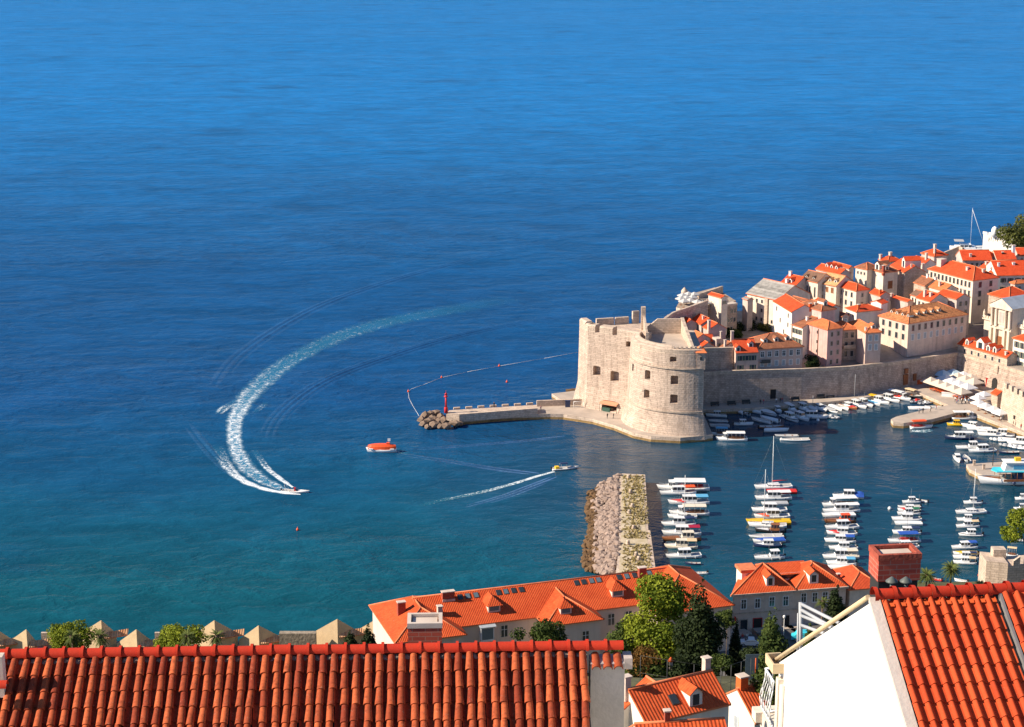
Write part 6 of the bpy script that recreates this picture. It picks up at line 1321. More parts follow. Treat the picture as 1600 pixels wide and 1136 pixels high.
# ------------------------------------------------------------------ ruined stone wall on the right shore
p0, p1, p2 = at(1541, 893, 9), at(1574, 898, 8), at(1640, 890, 9)
rw = thing('stone_gatehouse', 'old pale stone wall with stepped crenels beside the small palm', 'gatehouse', (p1.x, p1.y, 2))
mb = MB(); o = Vector((p1.x, p1.y, 2)); f = [(at(1541, 880, 9) - o), (at(1571, 890, 9) - o)]
mb.prism([(-4.3, 1.5), (0, 0), (0, 6), (-4.3, 7.5)], 0, 8.6); mb.prism([(0.02, 0), (12, 2.0), (12, 8), (0.02, 6)], 0, 8.0); mb.build('wall', M_['palestone'], rw)
mb = MB(); mb.box(-2.2, .6, 4, 6.5, 7, 10.2); mb.build('turret', M_['palestone'], rw)
for k in range(4): mb = MB(); mb.loft([[(1.2 + 2.5 * k, .2 + .42 * k, 7.9), (2.7 + 2.5 * k, .45 + .42 * k, 7.9), (2.7 + 2.5 * k, 1.2 + .42 * k, 7.9), (1.2 + 2.5 * k, .95 + .42 * k, 7.9)], [(1.2 + 2.5 * k, .2 + .42 * k, 9.0), (2.7 + 2.5 * k, .45 + .42 * k, 10.0), (2.7 + 2.5 * k, 1.2 + .42 * k, 10.0), (1.2 + 2.5 * k, .95 + .42 * k, 9.0)]], 0); mb.build('merlon', M_['palestone'], rw)
# ------------------------------------------------------------------ nearest roof at left: barrel tiles, each one modelled
def tint_mat(name, lo, hi, dirt=.5):
    m = bpy.data.materials.new(name); m.use_nodes = True; N, L = nodes_of(m); b = N['Principled BSDF']; b.inputs['Roughness'].default_value = .8; b.inputs['Specular IOR Level'].default_value = .2
    at_ = N.new('ShaderNodeAttribute'); at_.attribute_name = 'tint'; geo = N.new('ShaderNodeNewGeometry')
    n = N.new('ShaderNodeTexNoise'); n.inputs['Scale'].default_value = 9; n.inputs['Detail'].default_value = 6; n.inputs['Roughness'].default_value = .75; L.new(geo.outputs['Position'], n.inputs['Vector'])
    mx = N.new('ShaderNodeMix'); mx.data_type = 'RGBA'; mx.inputs[6].default_value = (*lo, 1); mx.inputs[7].default_value = (*hi, 1)
    s = N.new('ShaderNodeSeparateColor'); L.new(at_.outputs['Color'], s.inputs[0]); L.new(s.outputs[0], mx.inputs[0])
    r = N.new('ShaderNodeMapRange'); r.inputs['From Min'].default_value = .48; r.inputs['From Max'].default_value = .75; r.inputs['To Max'].default_value = dirt; L.new(n.outputs['Fac'], r.inputs['Value'])
    m2 = N.new('ShaderNodeMix'); m2.data_type = 'RGBA'; m2.inputs[7].default_value = (lo[0] * .3, lo[1] * .35, lo[2] * .5, 1); L.new(r.outputs['Result'], m2.inputs[0]); L.new(mx.outputs[2], m2.inputs[6])
    n5 = N.new('ShaderNodeTexNoise'); n5.inputs['Scale'].default_value = 26; n5.inputs['Detail'].default_value = 3; L.new(geo.outputs['Position'], n5.inputs['Vector'])
    r5 = N.new('ShaderNodeMapRange'); r5.inputs['From Min'].default_value = .62; r5.inputs['From Max'].default_value = .74; r5.inputs['To Max'].default_value = dirt * .55; L.new(n5.outputs['Fac'], r5.inputs['Value'])
    m5 = N.new('ShaderNodeMix'); m5.data_type = 'RGBA'; m5.inputs[7].default_value = (.42, .27, .18, 1); L.new(r5.outputs['Result'], m5.inputs[0]); L.new(m2.outputs[2], m5.inputs[6]); L.new(m5.outputs[2], b.inputs['Base Color'])
    bp = N.new('ShaderNodeBump'); bp.inputs['Strength'].default_value = .25; bp.inputs['Distance'].default_value = .02; L.new(n.outputs['Fac'], bp.inputs['Height']); L.new(bp.outputs['Normal'], b.inputs['Normal'])
    return m
OLD = tint_mat('old_barrel_tile', (.23, .034, .013), (.53, .115, .036), .85); NEW = tint_mat('new_tile', (.42, .048, .013), (.56, .085, .022), .25); CAP = tint_mat('ridge_cap', (.44, .028, .012), (.56, .045, .016), .2)
rA = at_depth(965, 1014, 40.6); nth = R(2.0); near = thing('barrel_tile_house', 'near house with long weathered barrel tile roof across the bottom left', 'house', tuple(rA), nth)
sa = R(31)
def tile_strip(mb, T, L0, r0, r1, arc0, arc1, n, tint, lift=.0):
    """half round tile from y=0 (upper) down the slope to y=-L0 in the frame T, with a visible lower edge"""
    rings = []
    for yy, r, z in ((0, r0, 0), (-L0, r1, lift)): rings.append([T @ Vector((r * math.cos(a), yy, z + r * math.sin(a))) for a in [arc0 + (arc1 - arc0) * k / n for k in range(n + 1)]])
    rings.append([T @ Vector(((r1 - .022) * math.cos(a), -L0, lift + (r1 - .022) * math.sin(a))) for a in [arc0 + (arc1 - arc0) * k / n for k in range(n + 1)]])
    b = mb.add(rings[0] + rings[1], [(k, k + 1, n + 2 + k, n + 1 + k) for k in range(n)], 0, True)
    b2 = mb.add(rings[1] + rings[2], [(k, k + 1, n + 2 + k, n + 1 + k) for k in range(n)], 0, False)
    mb.col += [(tint, tint, tint, 1)] * (4 * (n + 1))
SLP = Matrix.Rotation(sa, 4, 'X')      # local y up the slope
mb = MB(); mb.col = []; pitch = .245; ex = .42
ncol = 66; u0 = -.78
for i in range(ncol):
    x = u0 - pitch * i + RND.uniform(-.01, .01); dx = 0
    skew = RND.uniform(-.012, .012)
    for j in range(8):
        y = -.12 - ex * j + RND.uniform(-.025, .025); t_ = min(1, max(0, RND.gauss(.5, .28)))
        T = SLP @ Matrix.Translation((x + skew * j + RND.uniform(-.008, .008), y, .06)) @ Matrix.Rotation(RND.uniform(-.045, .045), 4, 'Z')
        tile_strip(mb, T, ex + .06, .070, .090, 0.05, math.pi - .05, 8, t_, .012)
    for j in range(7):
        y = -.02 - ex * j; T = SLP @ Matrix.Translation((x - pitch / 2 + skew * j, y, .09)); t_ = min(1, max(0, RND.gauss(.05, .15)))  # low pan tint: shade and dirt between the covers put into the colour
        tile_strip(mb, T, ex + .05, .095, .085, math.pi + .1, 2 * math.pi - .1, 6, t_, .0)
mb.build('roof_tiles', OLD, near, fix=False)
mb = MB(); y1 = -4.2
mb.quad([SLP @ Vector(p) for p in ((-17, y1, -.02), (-.70, y1, -.02), (-.70, 0, -.02), (-17, 0, -.02))]); mb.quad([(-17, 0, -.02), (-.7, 0, -.02), (-.7, 4, -2.4), (-17, 4, -2.4)]); mb.build('roof_deck', M_['iron'], near, fix=False)
mb = MB(); mb.box(-17, -.9, -3.3, 3.3, -9, -2.4); mb.build('wall', M_['white'], near)
mb = MB(); mb.col = []
k = 0; x = .12
while x > -17:
    t_ = RND.uniform(.3, .8); ln = .405
    T = Matrix.Translation((x, 0, .06 + (.03 if k % 7 == 3 else 0) + RND.uniform(-.008, .008))) @ Matrix.Rotation(-math.pi / 2, 4, 'Z')
    tile_strip(mb, Matrix.Translation((x, 0, .055 + RND.uniform(-.01, .01))) @ Matrix.Rotation(math.pi / 2, 4, 'Z') @ Matrix.Rotation(math.pi, 4, 'Z'), ln, .135, .135, -.15, math.pi + .15, 10, t_, 0)
    tile_strip(mb, Matrix.Translation((x - ln + .05, 0, .06)) @ Matrix.Rotation(math.pi / 2, 4, 'Z') @ Matrix.Rotation(math.pi, 4, 'Z'), .06, .168, .168, -.2, math.pi + .2, 10, t_ * .6 + .4, 0)
    x -= ln; k += 1
mb.build('ridge_tiles', CAP, near, fix=False)
mb = MB(); rg = []
for i in range(ncol * 4 + 1): x = u0 + .1 - pitch * i / 4; h_ = -.06 + RND.uniform(-.02, .025); y_ = -.16 + RND.uniform(-.03, .02); rg.append([(x, y_, -.14), (x, y_, h_ - .02), (x, -.07, h_ + .03), (x, -.07, -.14)])
mb.loft(rg, 0); mb.build('mortar', mat('old_mortar', (.27, .225, .18), .95, .4, 9, .4, 12), near)
mb = MB(); mb.box(-.62, .12, -.42, .10, -8, -.16); pw = mb.build('end_wall', mat('grey_render', (.47, .42, .38), .9, .12, 2.5, .15, 12, .25), near)
mb = MB(); mb.box(.12, .30, -.3, .1, -.35, -.10); mb.build('ledge', M_['grey'], near)
mb = MB(); mb.col = []
for x in (-.5, -.25, -.02): tile_strip(mb, Matrix.Translation((x, -.05, -.10)) @ Matrix.Rotation(R(18), 4, 'X'), .5, .085, .105, 0, math.pi, 8, RND.uniform(.3, .7), 0)
mb.build('cap_tiles', OLD, near, fix=False)
BRICK = bpy.data.materials.new('brick_courses'); BRICK.use_nodes = True
N, L = nodes_of(BRICK); b = N['Principled BSDF']; b.inputs['Roughness'].default_value = .85; g = N.new('ShaderNodeNewGeometry'); sp_ = N.new('ShaderNodeSeparateXYZ'); L.new(g.outputs['Position'], sp_.inputs[0])
ad = N.new('ShaderNodeMath'); ad.operation = 'ADD'; L.new(sp_.outputs['X'], ad.inputs[0]); L.new(sp_.outputs['Y'], ad.inputs[1]); cb = N.new('ShaderNodeCombineXYZ'); L.new(ad.outputs[0], cb.inputs[0]); L.new(sp_.outputs['Z'], cb.inputs[1])
bt_ = N.new('ShaderNodeTexBrick'); bt_.inputs['Scale'].default_value = 1.0; bt_.inputs['Brick Width'].default_value = .30; bt_.inputs['Row Height'].default_value = .105; bt_.inputs['Mortar Size'].default_value = .010; bt_.inputs['Mortar Smooth'].default_value = .3
bt_.inputs['Color1'].default_value = (.50, .085, .045, 1); bt_.inputs['Color2'].default_value = (.40, .055, .032, 1); bt_.inputs['Mortar'].default_value = (.42, .20, .14, 1)
L.new(cb.outputs[0], bt_.inputs['Vector']); L.new(bt_.outputs['Color'], b.inputs['Base Color'])
def open_chimney(par, loc, w, d, h, wall, rim, inner, rot=0, base=True):
    mb = MB(); e = .07
    mb.box(-w / 2, w / 2, -d / 2, d / 2, -h, -.02, 0)
    for x0, x1, y0, y1 in ((-w / 2 - .015, w / 2 + .015, -d / 2 - .015, -d / 2 + e), (-w / 2 - .015, w / 2 + .015, d / 2 - e, d / 2 + .015), (-w / 2 - .015, -w / 2 + e, -d / 2 + e, d / 2 - e), (w / 2 - e, w / 2 + .015, -d / 2 + e, d / 2 - e)): mb.box(x0, x1, y0, y1, -.02, .10, 1)
    mb.box(-w / 2 + e + .03, w / 2 - e - .03, -d / 2 + e + .03, d / 2 - e - .03, -.02, .03, 2)
    o = mb.build('chimney', [wall, rim, inner], par, loc=loc, rot=rot); return o
def rel(par, p): return par.matrix_basis.inverted() @ Vector(p)
cp = at_depth(664, 972, 42.0); open_chimney(near, rel(near, cp), .76, .62, 1.6, BRICK, M_['terracap'], M_['terracap'])
mb = MB(); q = rel(near, at_depth(-6, 1062, 39.0)); mb.box(q.x - 1, q.x + .10, q.y + .2, q.y + .45, q.z - .5, q.z + .42); mb.build('side_wall', M_['cream'], near)
mb = MB(); mb.col = []; tile_strip(mb, Matrix.Translation((q.x + .25, q.y - .1, q.z - .1)) @ Matrix.Rotation(-math.pi / 2, 4, 'Z'), .8, .12, .12, -.1, math.pi + .1, 10, .6); mb.build('side_ridge', CAP, near, fix=False)
# ------------------------------------------------------------------ nearest house at right: white gable, interlocking red tiles
Ap = at_depth(1360, 933, 34.0); rth = R(7); rh = thing('white_gable_house', 'near white gabled house with glossy red tile roof and brick chimney at right', 'house', tuple(Ap), rth)
sl = R(32); ZB = -16; tn = math.tan(sl)
mb = MB(); prof = [(-6.5, ZB), (5.9, ZB), (5.9, -5.9 * tn), (0, 0), (-6.5, -6.5 * tn)]; mb.loft([[(x, y, z - .12) for y, z in prof] for x in (0, 9)], 0); mb.build('wall', mat('bright_white_render', (.82, .80, .76), .85, .02, .6, .03, 20), rh)
mb = MB(); y = -6.6
mb.loft([[(x, y0, z0) for x in (-.03, .17)] + [(x, y0, z0 - .1) for x in (.17, -.03)] for y0, z0 in ((-6.6, -6.6 * tn), (0, .0))], 0); mb.build('verge', mat('verge_plaster', (.60, .52, .45), .85, .08, 3, .1, 12), rh)
mb = MB(); mb.tube((-.03, .05, -.02), (-.03, 6.1, -6.1 * tn - .02), .05, .05, 8); mb.build('back_verge', M_['tan'] if 'tan' in M_ else BM['tan'], rh)
def s_roof(x0, ncols, lift, nrows=19, pit=.215, exq=.37):
    mb = MB(); mb.col = []
    prof = []
    for k in range(11):
        s = k / 10
        if s < .55: z = .062 * math.sin(math.pi * s / .55) ** .8
        else: z = -.004 + .010 * ((s - .775) / .225) ** 2 - .010
        prof.append((s * pit, z))
    for j in range(nrows):
        for i in range(ncols):
            t_ = min(1, max(0, RND.gauss(.5, .22))); T = Matrix.Rotation(sl, 4, 'X') @ Matrix.Translation((x0 + i * pit, -.10 - j * exq + RND.uniform(-.004, .004), .015 + lift))
            up = [T @ Vector((x, 0, z)) for x, z in prof]; lo = [T @ Vector((x, -exq - .03, z + .028)) for x, z in prof]; li = [T @ Vector((x, -exq - .03, z + .004)) for x, z in prof]
            n = 10; mb.add(up + lo, [(k, k + 1, n + 2 + k, n + 1 + k) for k in range(n)], 0, True); mb.add(lo + li, [(k, k + 1, n + 2 + k, n + 1 + k) for k in range(n)], 0, False); mb.col += [(t_, t_, t_, 1)] * (4 * (n + 1))
    return mb
s_roof(.185, 10, 0).build('roof_tiles', NEW, rh, fix=False); s_roof(2.46, 12, .07).build('roof_tiles', NEW, rh, fix=False)
mb = MB(); RX = Matrix.Rotation(sl, 4, 'X'); mb.quad([RX @ Vector(p) for p in ((.15, -7.5, -.03), (5, -7.5, -.03), (5, 0, -.03), (.15, 0, -.03))]); mb.quad([(.15, 0, -.03), (5, 0, -.03), (5, 6, -6 * tn - .03), (.15, 6, -6 * tn - .03)]); mb.build('roof_deck', mat('valley_lead', (.10, .09, .085), .6, .2, 3), rh, fix=False)
mb = MB(); mb.loft([[RX @ Vector(p) for p in ((2.40, y, -.02), (2.45, y, -.02), (2.45, y, .075), (2.40, y, .075))] for y in (-7.4, -.1)], 0); mb.build('valley_strip', M_['metal'], rh)
mb = MB(); mb.col = []; x = .05; 
while x < 4.6:
    t_ = RND.uniform(.4, .8); tile_strip(mb, Matrix.Translation((x, 0, .02)) @ Matrix.Rotation(math.pi / 2, 4, 'Z'), .36, .135, .125, -.2, math.pi + .2, 10, t_); tile_strip(mb, Matrix.Translation((x - .01, 0, .02)) @ Matrix.Rotation(math.pi / 2, 4, 'Z'), .075, .17, .165, -.2, math.pi + .2, 10, .9); x += .36
mb.build('ridge_tiles', CAP, rh, fix=False)
for i in range(20): xx = .30 + .215 * i; mb = MB(); mb.loft([[RX @ Vector(p) for p in ((xx, y, .03), (xx + .085, y, .03), (xx + .085, y, .055), (xx, y, .055))] for y in (-.27, -.19)], 0); mb.build('vent_tile', M_['orange'], rh)
ct_ = rel(rh, at_depth(1406, 867, 36.6)); c2 = open_chimney(rh, (ct_.x, ct_.y + .28, ct_.z - .08), .86, .60, .46, BRICK, M_['brick'], M_['terracap'])
mb = MB(); mb.box(-.40, .40, -.26, .26, -1.6, -.46, 0); mb.build('chimney_opening_shade', [M_['dark']], rh, loc=(ct_.x, ct_.y + .28, ct_.z - .08))  # solid near-black box stands for the shaded opening under the bricks
for s in (-.12, .13):
    mb = MB(); mb.tube((0, 0, -.6), (0, 0, .0), .035, .035, 8); mb.lathe([(.12, 0), (.115, .02), (.02, .10), (0, .105)], n=14); q = rel(rh, at_depth(1404 + s * 88, 909, 35.2)); mb.build('vent_cowl', mat('green_metal', (.10, .115, .105), .5, .1, 3), rh, loc=q)
gb = Vector((-.03, 5.95, -5.95 * tn))
mb = MB(); w_ = .28
for x0, x1, y0, y1 in ((-.34, .0, -.15, -.11), (-.34, 0, .45, .49), (-.34, -.30, -.11, .45)): mb.box(x0, x1, y0, y1, -.22, .0)
mb.box(-.30, 0, -.11, .45, -.22, -.16); mb.build('gutter_box', BM['tan'], rh, loc=(gb.x + .12, gb.y - .3, gb.z + .05))
mb = MB(); mb.tube((0, 0, -.4), (0, 0, -8), .07, .07, 8); mb.box(-.10, .06, .02, .2, -8, -.3); mb.build('downpipe', M_['cream'], rh, loc=(gb.x + .0, gb.y - .5, gb.z))
bal = MB(); prof_b = [(0, .0), (.03, -.22), (.17, -.5), (.24, -.72), (.18, -.92), (.05, -1.05)]
for k in range(12):
    pts = [(-.02 + .17 * k, .75 + y, z) for y, z in prof_b]
    for a_, b_ in zip(pts, pts[1:]): bal.tube(a_, b_, .015, .015, 4)
for k in range(6):
    f_ = (k + .5) / 6; pts = [(-.02 - (y if y else 0) * .3, .75 * f_ + y * f_, z) for y, z in prof_b]
    for a_, b_ in zip(pts, pts[1:]): bal.tube(a_, b_, .015, .015, 4)
bal.tube((-.02, 0, 0), (-.02, .77, 0), .028, .028, 5); bal.tube((-.02, .76, 0), (2.0, .76, 0), .028, .028, 5); bal.tube((-.02, 0, -1.06), (-.02, .8, -1.06), .025, .025, 5); bal.tube((-.02, .8, -1.06), (2.0, .8, -1.06), .025, .025, 5)
bal.build('balcony_railing', M_['purewhite'], rh, loc=(gb.x, gb.y + .1, gb.z - .62))
mb = MB(); mb.box(-.05, 2.2, 0, .95, -2.1, -1.72); mb.box(-.2, 2.3, .8, 1.15, -1.95, -1.7); mb.build('balcony', M_['cream'], rh, loc=(gb.x, gb.y + .1, gb.z))
mb = MB(); a0 = rel(rh, at_depth(1220, 1039, 42.0)); b0 = rel(rh, at_depth(1243, 1073, 41.0)); mb.tube(a0, b0, .035, .035, 6); mb.build('awning_rail', M_['purewhite'], rh)
pg = thing('drying_frame', 'pale metal post with four slanting rails behind the white gable', 'frame', tuple(at_depth(1251, 1018, 41.5)))
o = Vector(pg.location); mb = MB(); mb.tube((0, 0, 0), at_depth(1251, 941, 41.5) - o, .045, .045, 6); mb.tube(at_depth(1246, 1020, 41.5) - o, at_depth(1247, 958, 41.5) - o, .02, .02, 5); mb.build('post', BM['grey'], pg)
for y0, x1, y1 in ((944, 1312, 974), (953, 1305, 983), (962, 1300, 981), (977, 1288, 990)): mb = MB(); mb.tube(at_depth(1252, y0, 41.5) - o, at_depth(x1, y1, 39.6) - o, .04, .04, 6); mb.build('rail', BM['grey'], pg)
# ------------------------------------------------------------------ plants
def leaf_mat(name, lo, hi):
    m = bpy.data.materials.new(name); m.use_nodes = True; N, L = nodes_of(m); b = N['Principled BSDF']; b.inputs['Roughness'].default_value = .75; b.inputs['Specular IOR Level'].default_value = .15
    a = N.new('ShaderNodeAttribute'); a.attribute_name = 'tint'; s = N.new('ShaderNodeSeparateColor'); L.new(a.outputs['Color'], s.inputs[0])
    mx = N.new('ShaderNodeMix'); mx.data_type = 'RGBA'; mx.inputs[6].default_value = (*lo, 1); mx.inputs[7].default_value = (*hi, 1); L.new(s.outputs[0], mx.inputs[0]); L.new(mx.outputs[2], b.inputs['Base Color'])
    tr = N.new('ShaderNodeBsdfTranslucent'); L.new(mx.outputs[2], tr.inputs['Color']); ms = N.new('ShaderNodeMixShader'); ms.inputs[0].default_value = .22
    L.new(b.outputs[0], ms.inputs[1]); L.new(tr.outputs[0], ms.inputs[2]); L.new(ms.outputs[0], N['Material Output'].inputs['Surface']); return m
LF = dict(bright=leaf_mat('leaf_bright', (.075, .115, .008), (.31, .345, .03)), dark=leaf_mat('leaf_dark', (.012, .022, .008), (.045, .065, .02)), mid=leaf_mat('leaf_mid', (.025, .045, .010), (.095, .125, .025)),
          cyp=leaf_mat('leaf_cypress', (.010, .016, .007), (.028, .038, .014)), olive=leaf_mat('leaf_olive', (.05, .06, .015), (.18, .19, .045)), palm=leaf_mat('leaf_palm', (.03, .05, .01), (.16, .19, .05)), russet=leaf_mat('leaf_russet', (.06, .05, .012), (.25, .11, .025)))
BARK = mat('bark', (.16, .11, .075), .95, .35, 2, .4, 6)
def crown(par, blobs, n, size, m, rnd, name='crown', core=.55):
    """leaf clumps through the volume of several lumps; each lump has its own tint"""
    mb = MB(); mb.col = []; tot = sum(b[3] * b[4] * b[5] for b in blobs)
    for (x, y, z, rx, ry, rz) in blobs:
        k = int(n * rx * ry * rz / tot) + 8; bt = rnd.uniform(.15, .75)
        for _ in range(k):
            d = Vector((rnd.gauss(0, 1), rnd.gauss(0, 1), rnd.gauss(0, 1))).normalized(); r = core + (1.06 - core) * rnd.random() ** .6
            if rnd.random() < .08: r *= 1.15
            c = Vector((x + d.x * rx * r, y + d.y * ry * r, z + d.z * rz * r))
            q = (d + Vector((rnd.gauss(0, .55), rnd.gauss(0, .55), rnd.gauss(.25, .55)))).normalized().to_track_quat('Z', 'Y'); s = size * rnd.uniform(.6, 1.3); a0 = rnd.uniform(0, 6.28)
            t = min(1, max(0, bt + rnd.gauss(0, .18)))
            pts = [c + q @ Vector((s * rr * math.cos(a0 + a), s * rr * math.sin(a0 + a), zz)) for rr, a, zz in ((1, 0, 0), (.55, 1.3, .12 * s), (.9, 2.6, -.05 * s), (.6, 4.2, .1 * s))]
            mb.add(pts, [(0, 1, 2, 3)]); mb.col += [(t, t, t, 1)] * 4
    return mb.build(name, m, par, fix=False)
def tree(name, label, cat, base, blobs, n, size, lf, trunk=(.25, 3), seed=1, group=None, limbs=3):
    rnd = random.Random(seed); t = thing(name, label, cat, tuple(base), 0, group); mb = MB(); r, h = trunk; gz = min(-1, hill_z(base[0], base[1]) - base[2] - .5) if base[1] < 392 else -1
    mb.tube((0, 0, gz), (0.1, 0, h), r, r * .65, 7)
    for k in range(min(limbs, len(blobs))):
        b = blobs[k]; mb.tube((0.08, 0, h * .8), (b[0] * .8, b[1] * .8, b[2] - b[5] * .2), r * .5, r * .15, 5)
    mb.build('trunk', BARK, t); crown(t, blobs, n, size, LF[lf], rnd); return t
def base_at(px, py, z): return at(px, py, z)
def cone_blobs(h, r, z0=0, k=7, rnd=random.Random(4)):
    out = []
    for i in range(k):
        t = i / (k - 1); rr = r * (1 - t) ** .6 * (.55 + .45 * min(1, t * 4 + .3)); out.append((rnd.uniform(-.12, .12) * r, rnd.uniform(-.12, .12) * r, z0 + h * (.06 + .88 * t), max(.25, rr), max(.25, rr), h / k * .9))
    return out
def lumps(w, h, z0, n, rnd, rmin=.22, rmax=.42):
    out = []
    for _ in range(n):
        a = rnd.uniform(0, 6.28); q = rnd.random() ** .5; zz = rnd.random(); wz = math.sin(math.pi * (.18 + .72 * zz)); r = w * rnd.uniform(rmin, rmax) * .5
        out.append((w * .5 * q * wz * math.cos(a), w * .5 * q * wz * math.sin(a), z0 + h * zz, r * 1.15, r * 1.15, r * .85))
    return out
r_ = random.Random(21)
# trees between the near houses and the long building
b = at_depth(1030, 1062, 318); tree('pine_tree', 'tall bright green pine in front of the long building', 'pine tree', b, lumps(13, 16.0, 1.5, 44, r_, .2, .34) + [(-1, 0, 7, 3, 3, 2.6), (2.8, -.5, 6, 2.7, 2.7, 2.6), (3.2, 0, 9.5, 2.5, 2.5, 2.4), (-3, 0, 10, 2.3, 2.3, 2.2), (.5, -1, 4, 2.6, 2.6, 2.0)], 15000, .33, 'bright', (.35, 8), 31, limbs=8)
b = at_depth(985, 1062, 322); tree('pine_tree', 'lower olive green pine left of the tall bright pine', 'pine tree', b, lumps(9, 9.5, .8, 22, r_, .25, .4), 6000, .32, 'mid', (.25, 5), 32, limbs=5)
b = at_depth(1092, 1070, 306); tree('cypress_tree', 'broad very dark conifer standing right of the tall bright pine', 'conifer', b, cone_blobs(18.8, 4.2, 0, 9) + [(-2.6, .5, 9, 2, 2, 2.6), (2.6, .3, 9.5, 1.8, 1.8, 2.4), (1.2, -1, 5, 2, 2, 2.5), (-1.4, -.6, 8, 1.8, 1.8, 2.5), (.5, -.6, 12.5, 1.6, 1.6, 2.2)], 9000, .34, 'dark', (.3, 4), 33, limbs=0)
b = at_depth(1147, 1064, 318); tree('cypress_tree', 'slim dark pointed cypress beside the street', 'cypress', b, cone_blobs(10.8, 1.75, 0, 8), 6000, .24, 'cyp', (.2, 2), 34, limbs=0)
b = at_depth(1206, 1150, 232); tree('conifer_tree', 'large dark green conifer beside the white gable balcony', 'conifer', b, cone_blobs(16.5, 3.1, 0, 9) + [(1.5, 0, 4, 1.6, 1.6, 2), (-1.3, .3, 7, 1.5, 1.5, 1.8), (1.2, -.5, 9.5, 1.3, 1.3, 1.6), (-.6, 0, 12.4, 1.1, 1.1, 1.5)], 11000, .27, 'mid', (.3, 3), 35, limbs=0)
b = at_depth(1201, 1028, 300); tree('conifer_tree', 'dark green conifer in front of the shop doors', 'conifer', b, cone_blobs(7.4, 2.3, 0, 6), 4000, .26, 'mid', (.2, 2), 36, limbs=0)
b = at_depth(1305, 975, 352); tree('conifer_tree', 'dark layered conifer against the beige corner building', 'conifer', b, cone_blobs(7.5, 2.4, 0, 7), 3500, .28, 'dark', (.2, 2), 37, limbs=0)
b = at_depth(1264, 1022, 300); tree('conifer_tree', 'thin green conifer behind the drying frame', 'conifer', b, cone_blobs(5.2, 1.3, 0, 6), 2200, .22, 'mid', (.15, 2), 38, limbs=0)
b = at_depth(845, 1018, 322); tree('round_tree', 'dark rounded tree rising over the near roof ridge', 'tree', b, lumps(8.6, 4.2, 1.2, 16, r_, .26, .42), 4200, .3, 'mid', (.2, 2), 39)
for px, tp, z, s in ((548, 985, 300, 40), (577, 976, 300, 41)):
    b = at_depth(px, 1016, 330); tree('young_conifer', {40: 'small dark conifer beside the sandstone hall, left of two', 41: 'small pointed conifer touching the end of the long building'}[s], 'conifer', b, cone_blobs((1014 - tp) / 8.2, 1.6, 0, 6), 1600, .24, 'dark', (.12, 1), s, limbs=0)
for px, s, lab in ((108, 42, 'bright green bushy tree near the left edge'), (284, 43, 'bright green bushy tree between two tall sandstone halls')):
    b = at_depth(px, 1022, 352); tree('bushy_tree', lab, 'tree', b, lumps(9.6, 3.4, 1.6, 26, r_, .22, .34), 5200, .27, 'bright', (.2, 2), s)
# undergrowth on the slope below the long building
rs = random.Random(77)
for px, py, w, h, lf, lab in ((990, 1052, 7, 4, 'russet', 'russet and green shrub at the foot of the olive pine'), (1012, 1064, 5, 3, 'mid', 'green shrub behind the white house roof wing'), (1038, 1078, 6, 3, 'bright', 'light green shrub between two red roof wings'), (1060, 1062, 5, 3, 'dark', 'dark shrub under the broad conifer'),
                          (978, 1068, 5, 3.4, 'mid', 'green shrub beside the grey end wall'), (1128, 1050, 4, 3, 'mid', 'green shrub left of the slim cypress'), (1135, 990, 4, 5, 'mid', 'green shrub between long and corner buildings'), (1180, 1040, 4, 2.6, 'dark', 'dark shrub right of the slim cypress'), (1170, 1062, 3.5, 2.2, 'olive', 'pale shrub by the street wall'), (1100, 1075, 5, 3, 'dark', 'dark shrub behind the white house chimney')):
    b = at_depth(px, py, 300 if py > 1030 else 345); tree('shrub', lab, 'shrub', b, lumps(w, h * .6, h * .3, 9, rs, .3, .5), 1500, .26, lf, (.08, .8), int(px), limbs=0)
b = at(1265, 577, 9.5); tree('garden_bush', 'dark green bush between pinkish row house and pink house', 'bush', b, lumps(6.2, 3.0, .9, 10, rs, .3, .5), 1500, .3, 'dark', (.1, 1), 51, limbs=0)
for px, py, w, lf, lab in ((1150, 522, 9, 'dark', 'dark garden hedge below the shaded stone buildings, left'), (1166, 517, 9, 'dark', 'dark garden hedge below the corrugated roof building'), (1193, 522, 6, 'olive', 'sunlit olive shrubs behind the row of dormers'), (1140, 530, 6, 'mid', 'green shrubs by the flat grey house')):
    b = at(px, py, 11); tree('hedge', lab, 'hedge', b, lumps(w, 2.2, .6, 10, rs, .3, .5), 1300, .32, lf, (.08, .6), int(px), limbs=0)
b = at(1592, 397, 22); tree('pine_tree', 'spreading olive green pine beside the white bastion', 'pine tree', b, lumps(15, 9.5, 3.2, 18, r_, .26, .42), 4500, .5, 'olive', (.4, 6), 61, limbs=6)
b = at(1600, 882, 4); tree('pine_tree', 'bright pine crown cut by the right edge over the harbour', 'pine tree', b, [(x - 1.5, y, z + 3, a, a, c) for x, y, z, a, _, c in lumps(8, 6.5, 3, 12, r_, .26, .4)], 3000, .3, 'bright', (.25, 5), 62, limbs=3)
for px, py, s, lab in ((1507, 505, 71, 'dark tree in the shaded square beside the church'), (1418, 462, 72, 'dark creeper in the narrow gap beside the stone gable'), (1562, 414, 73, 'dark green bush among the upper red roofs')):
    b = at(px, py, 12); tree('town_tree', lab, 'tree', b, lumps(6 if s == 71 else 3.6, 6 if s == 71 else 3, 1.5, 9, rs, .3, .5), 1200, .4, 'dark', (.15, 2), s, limbs=1)
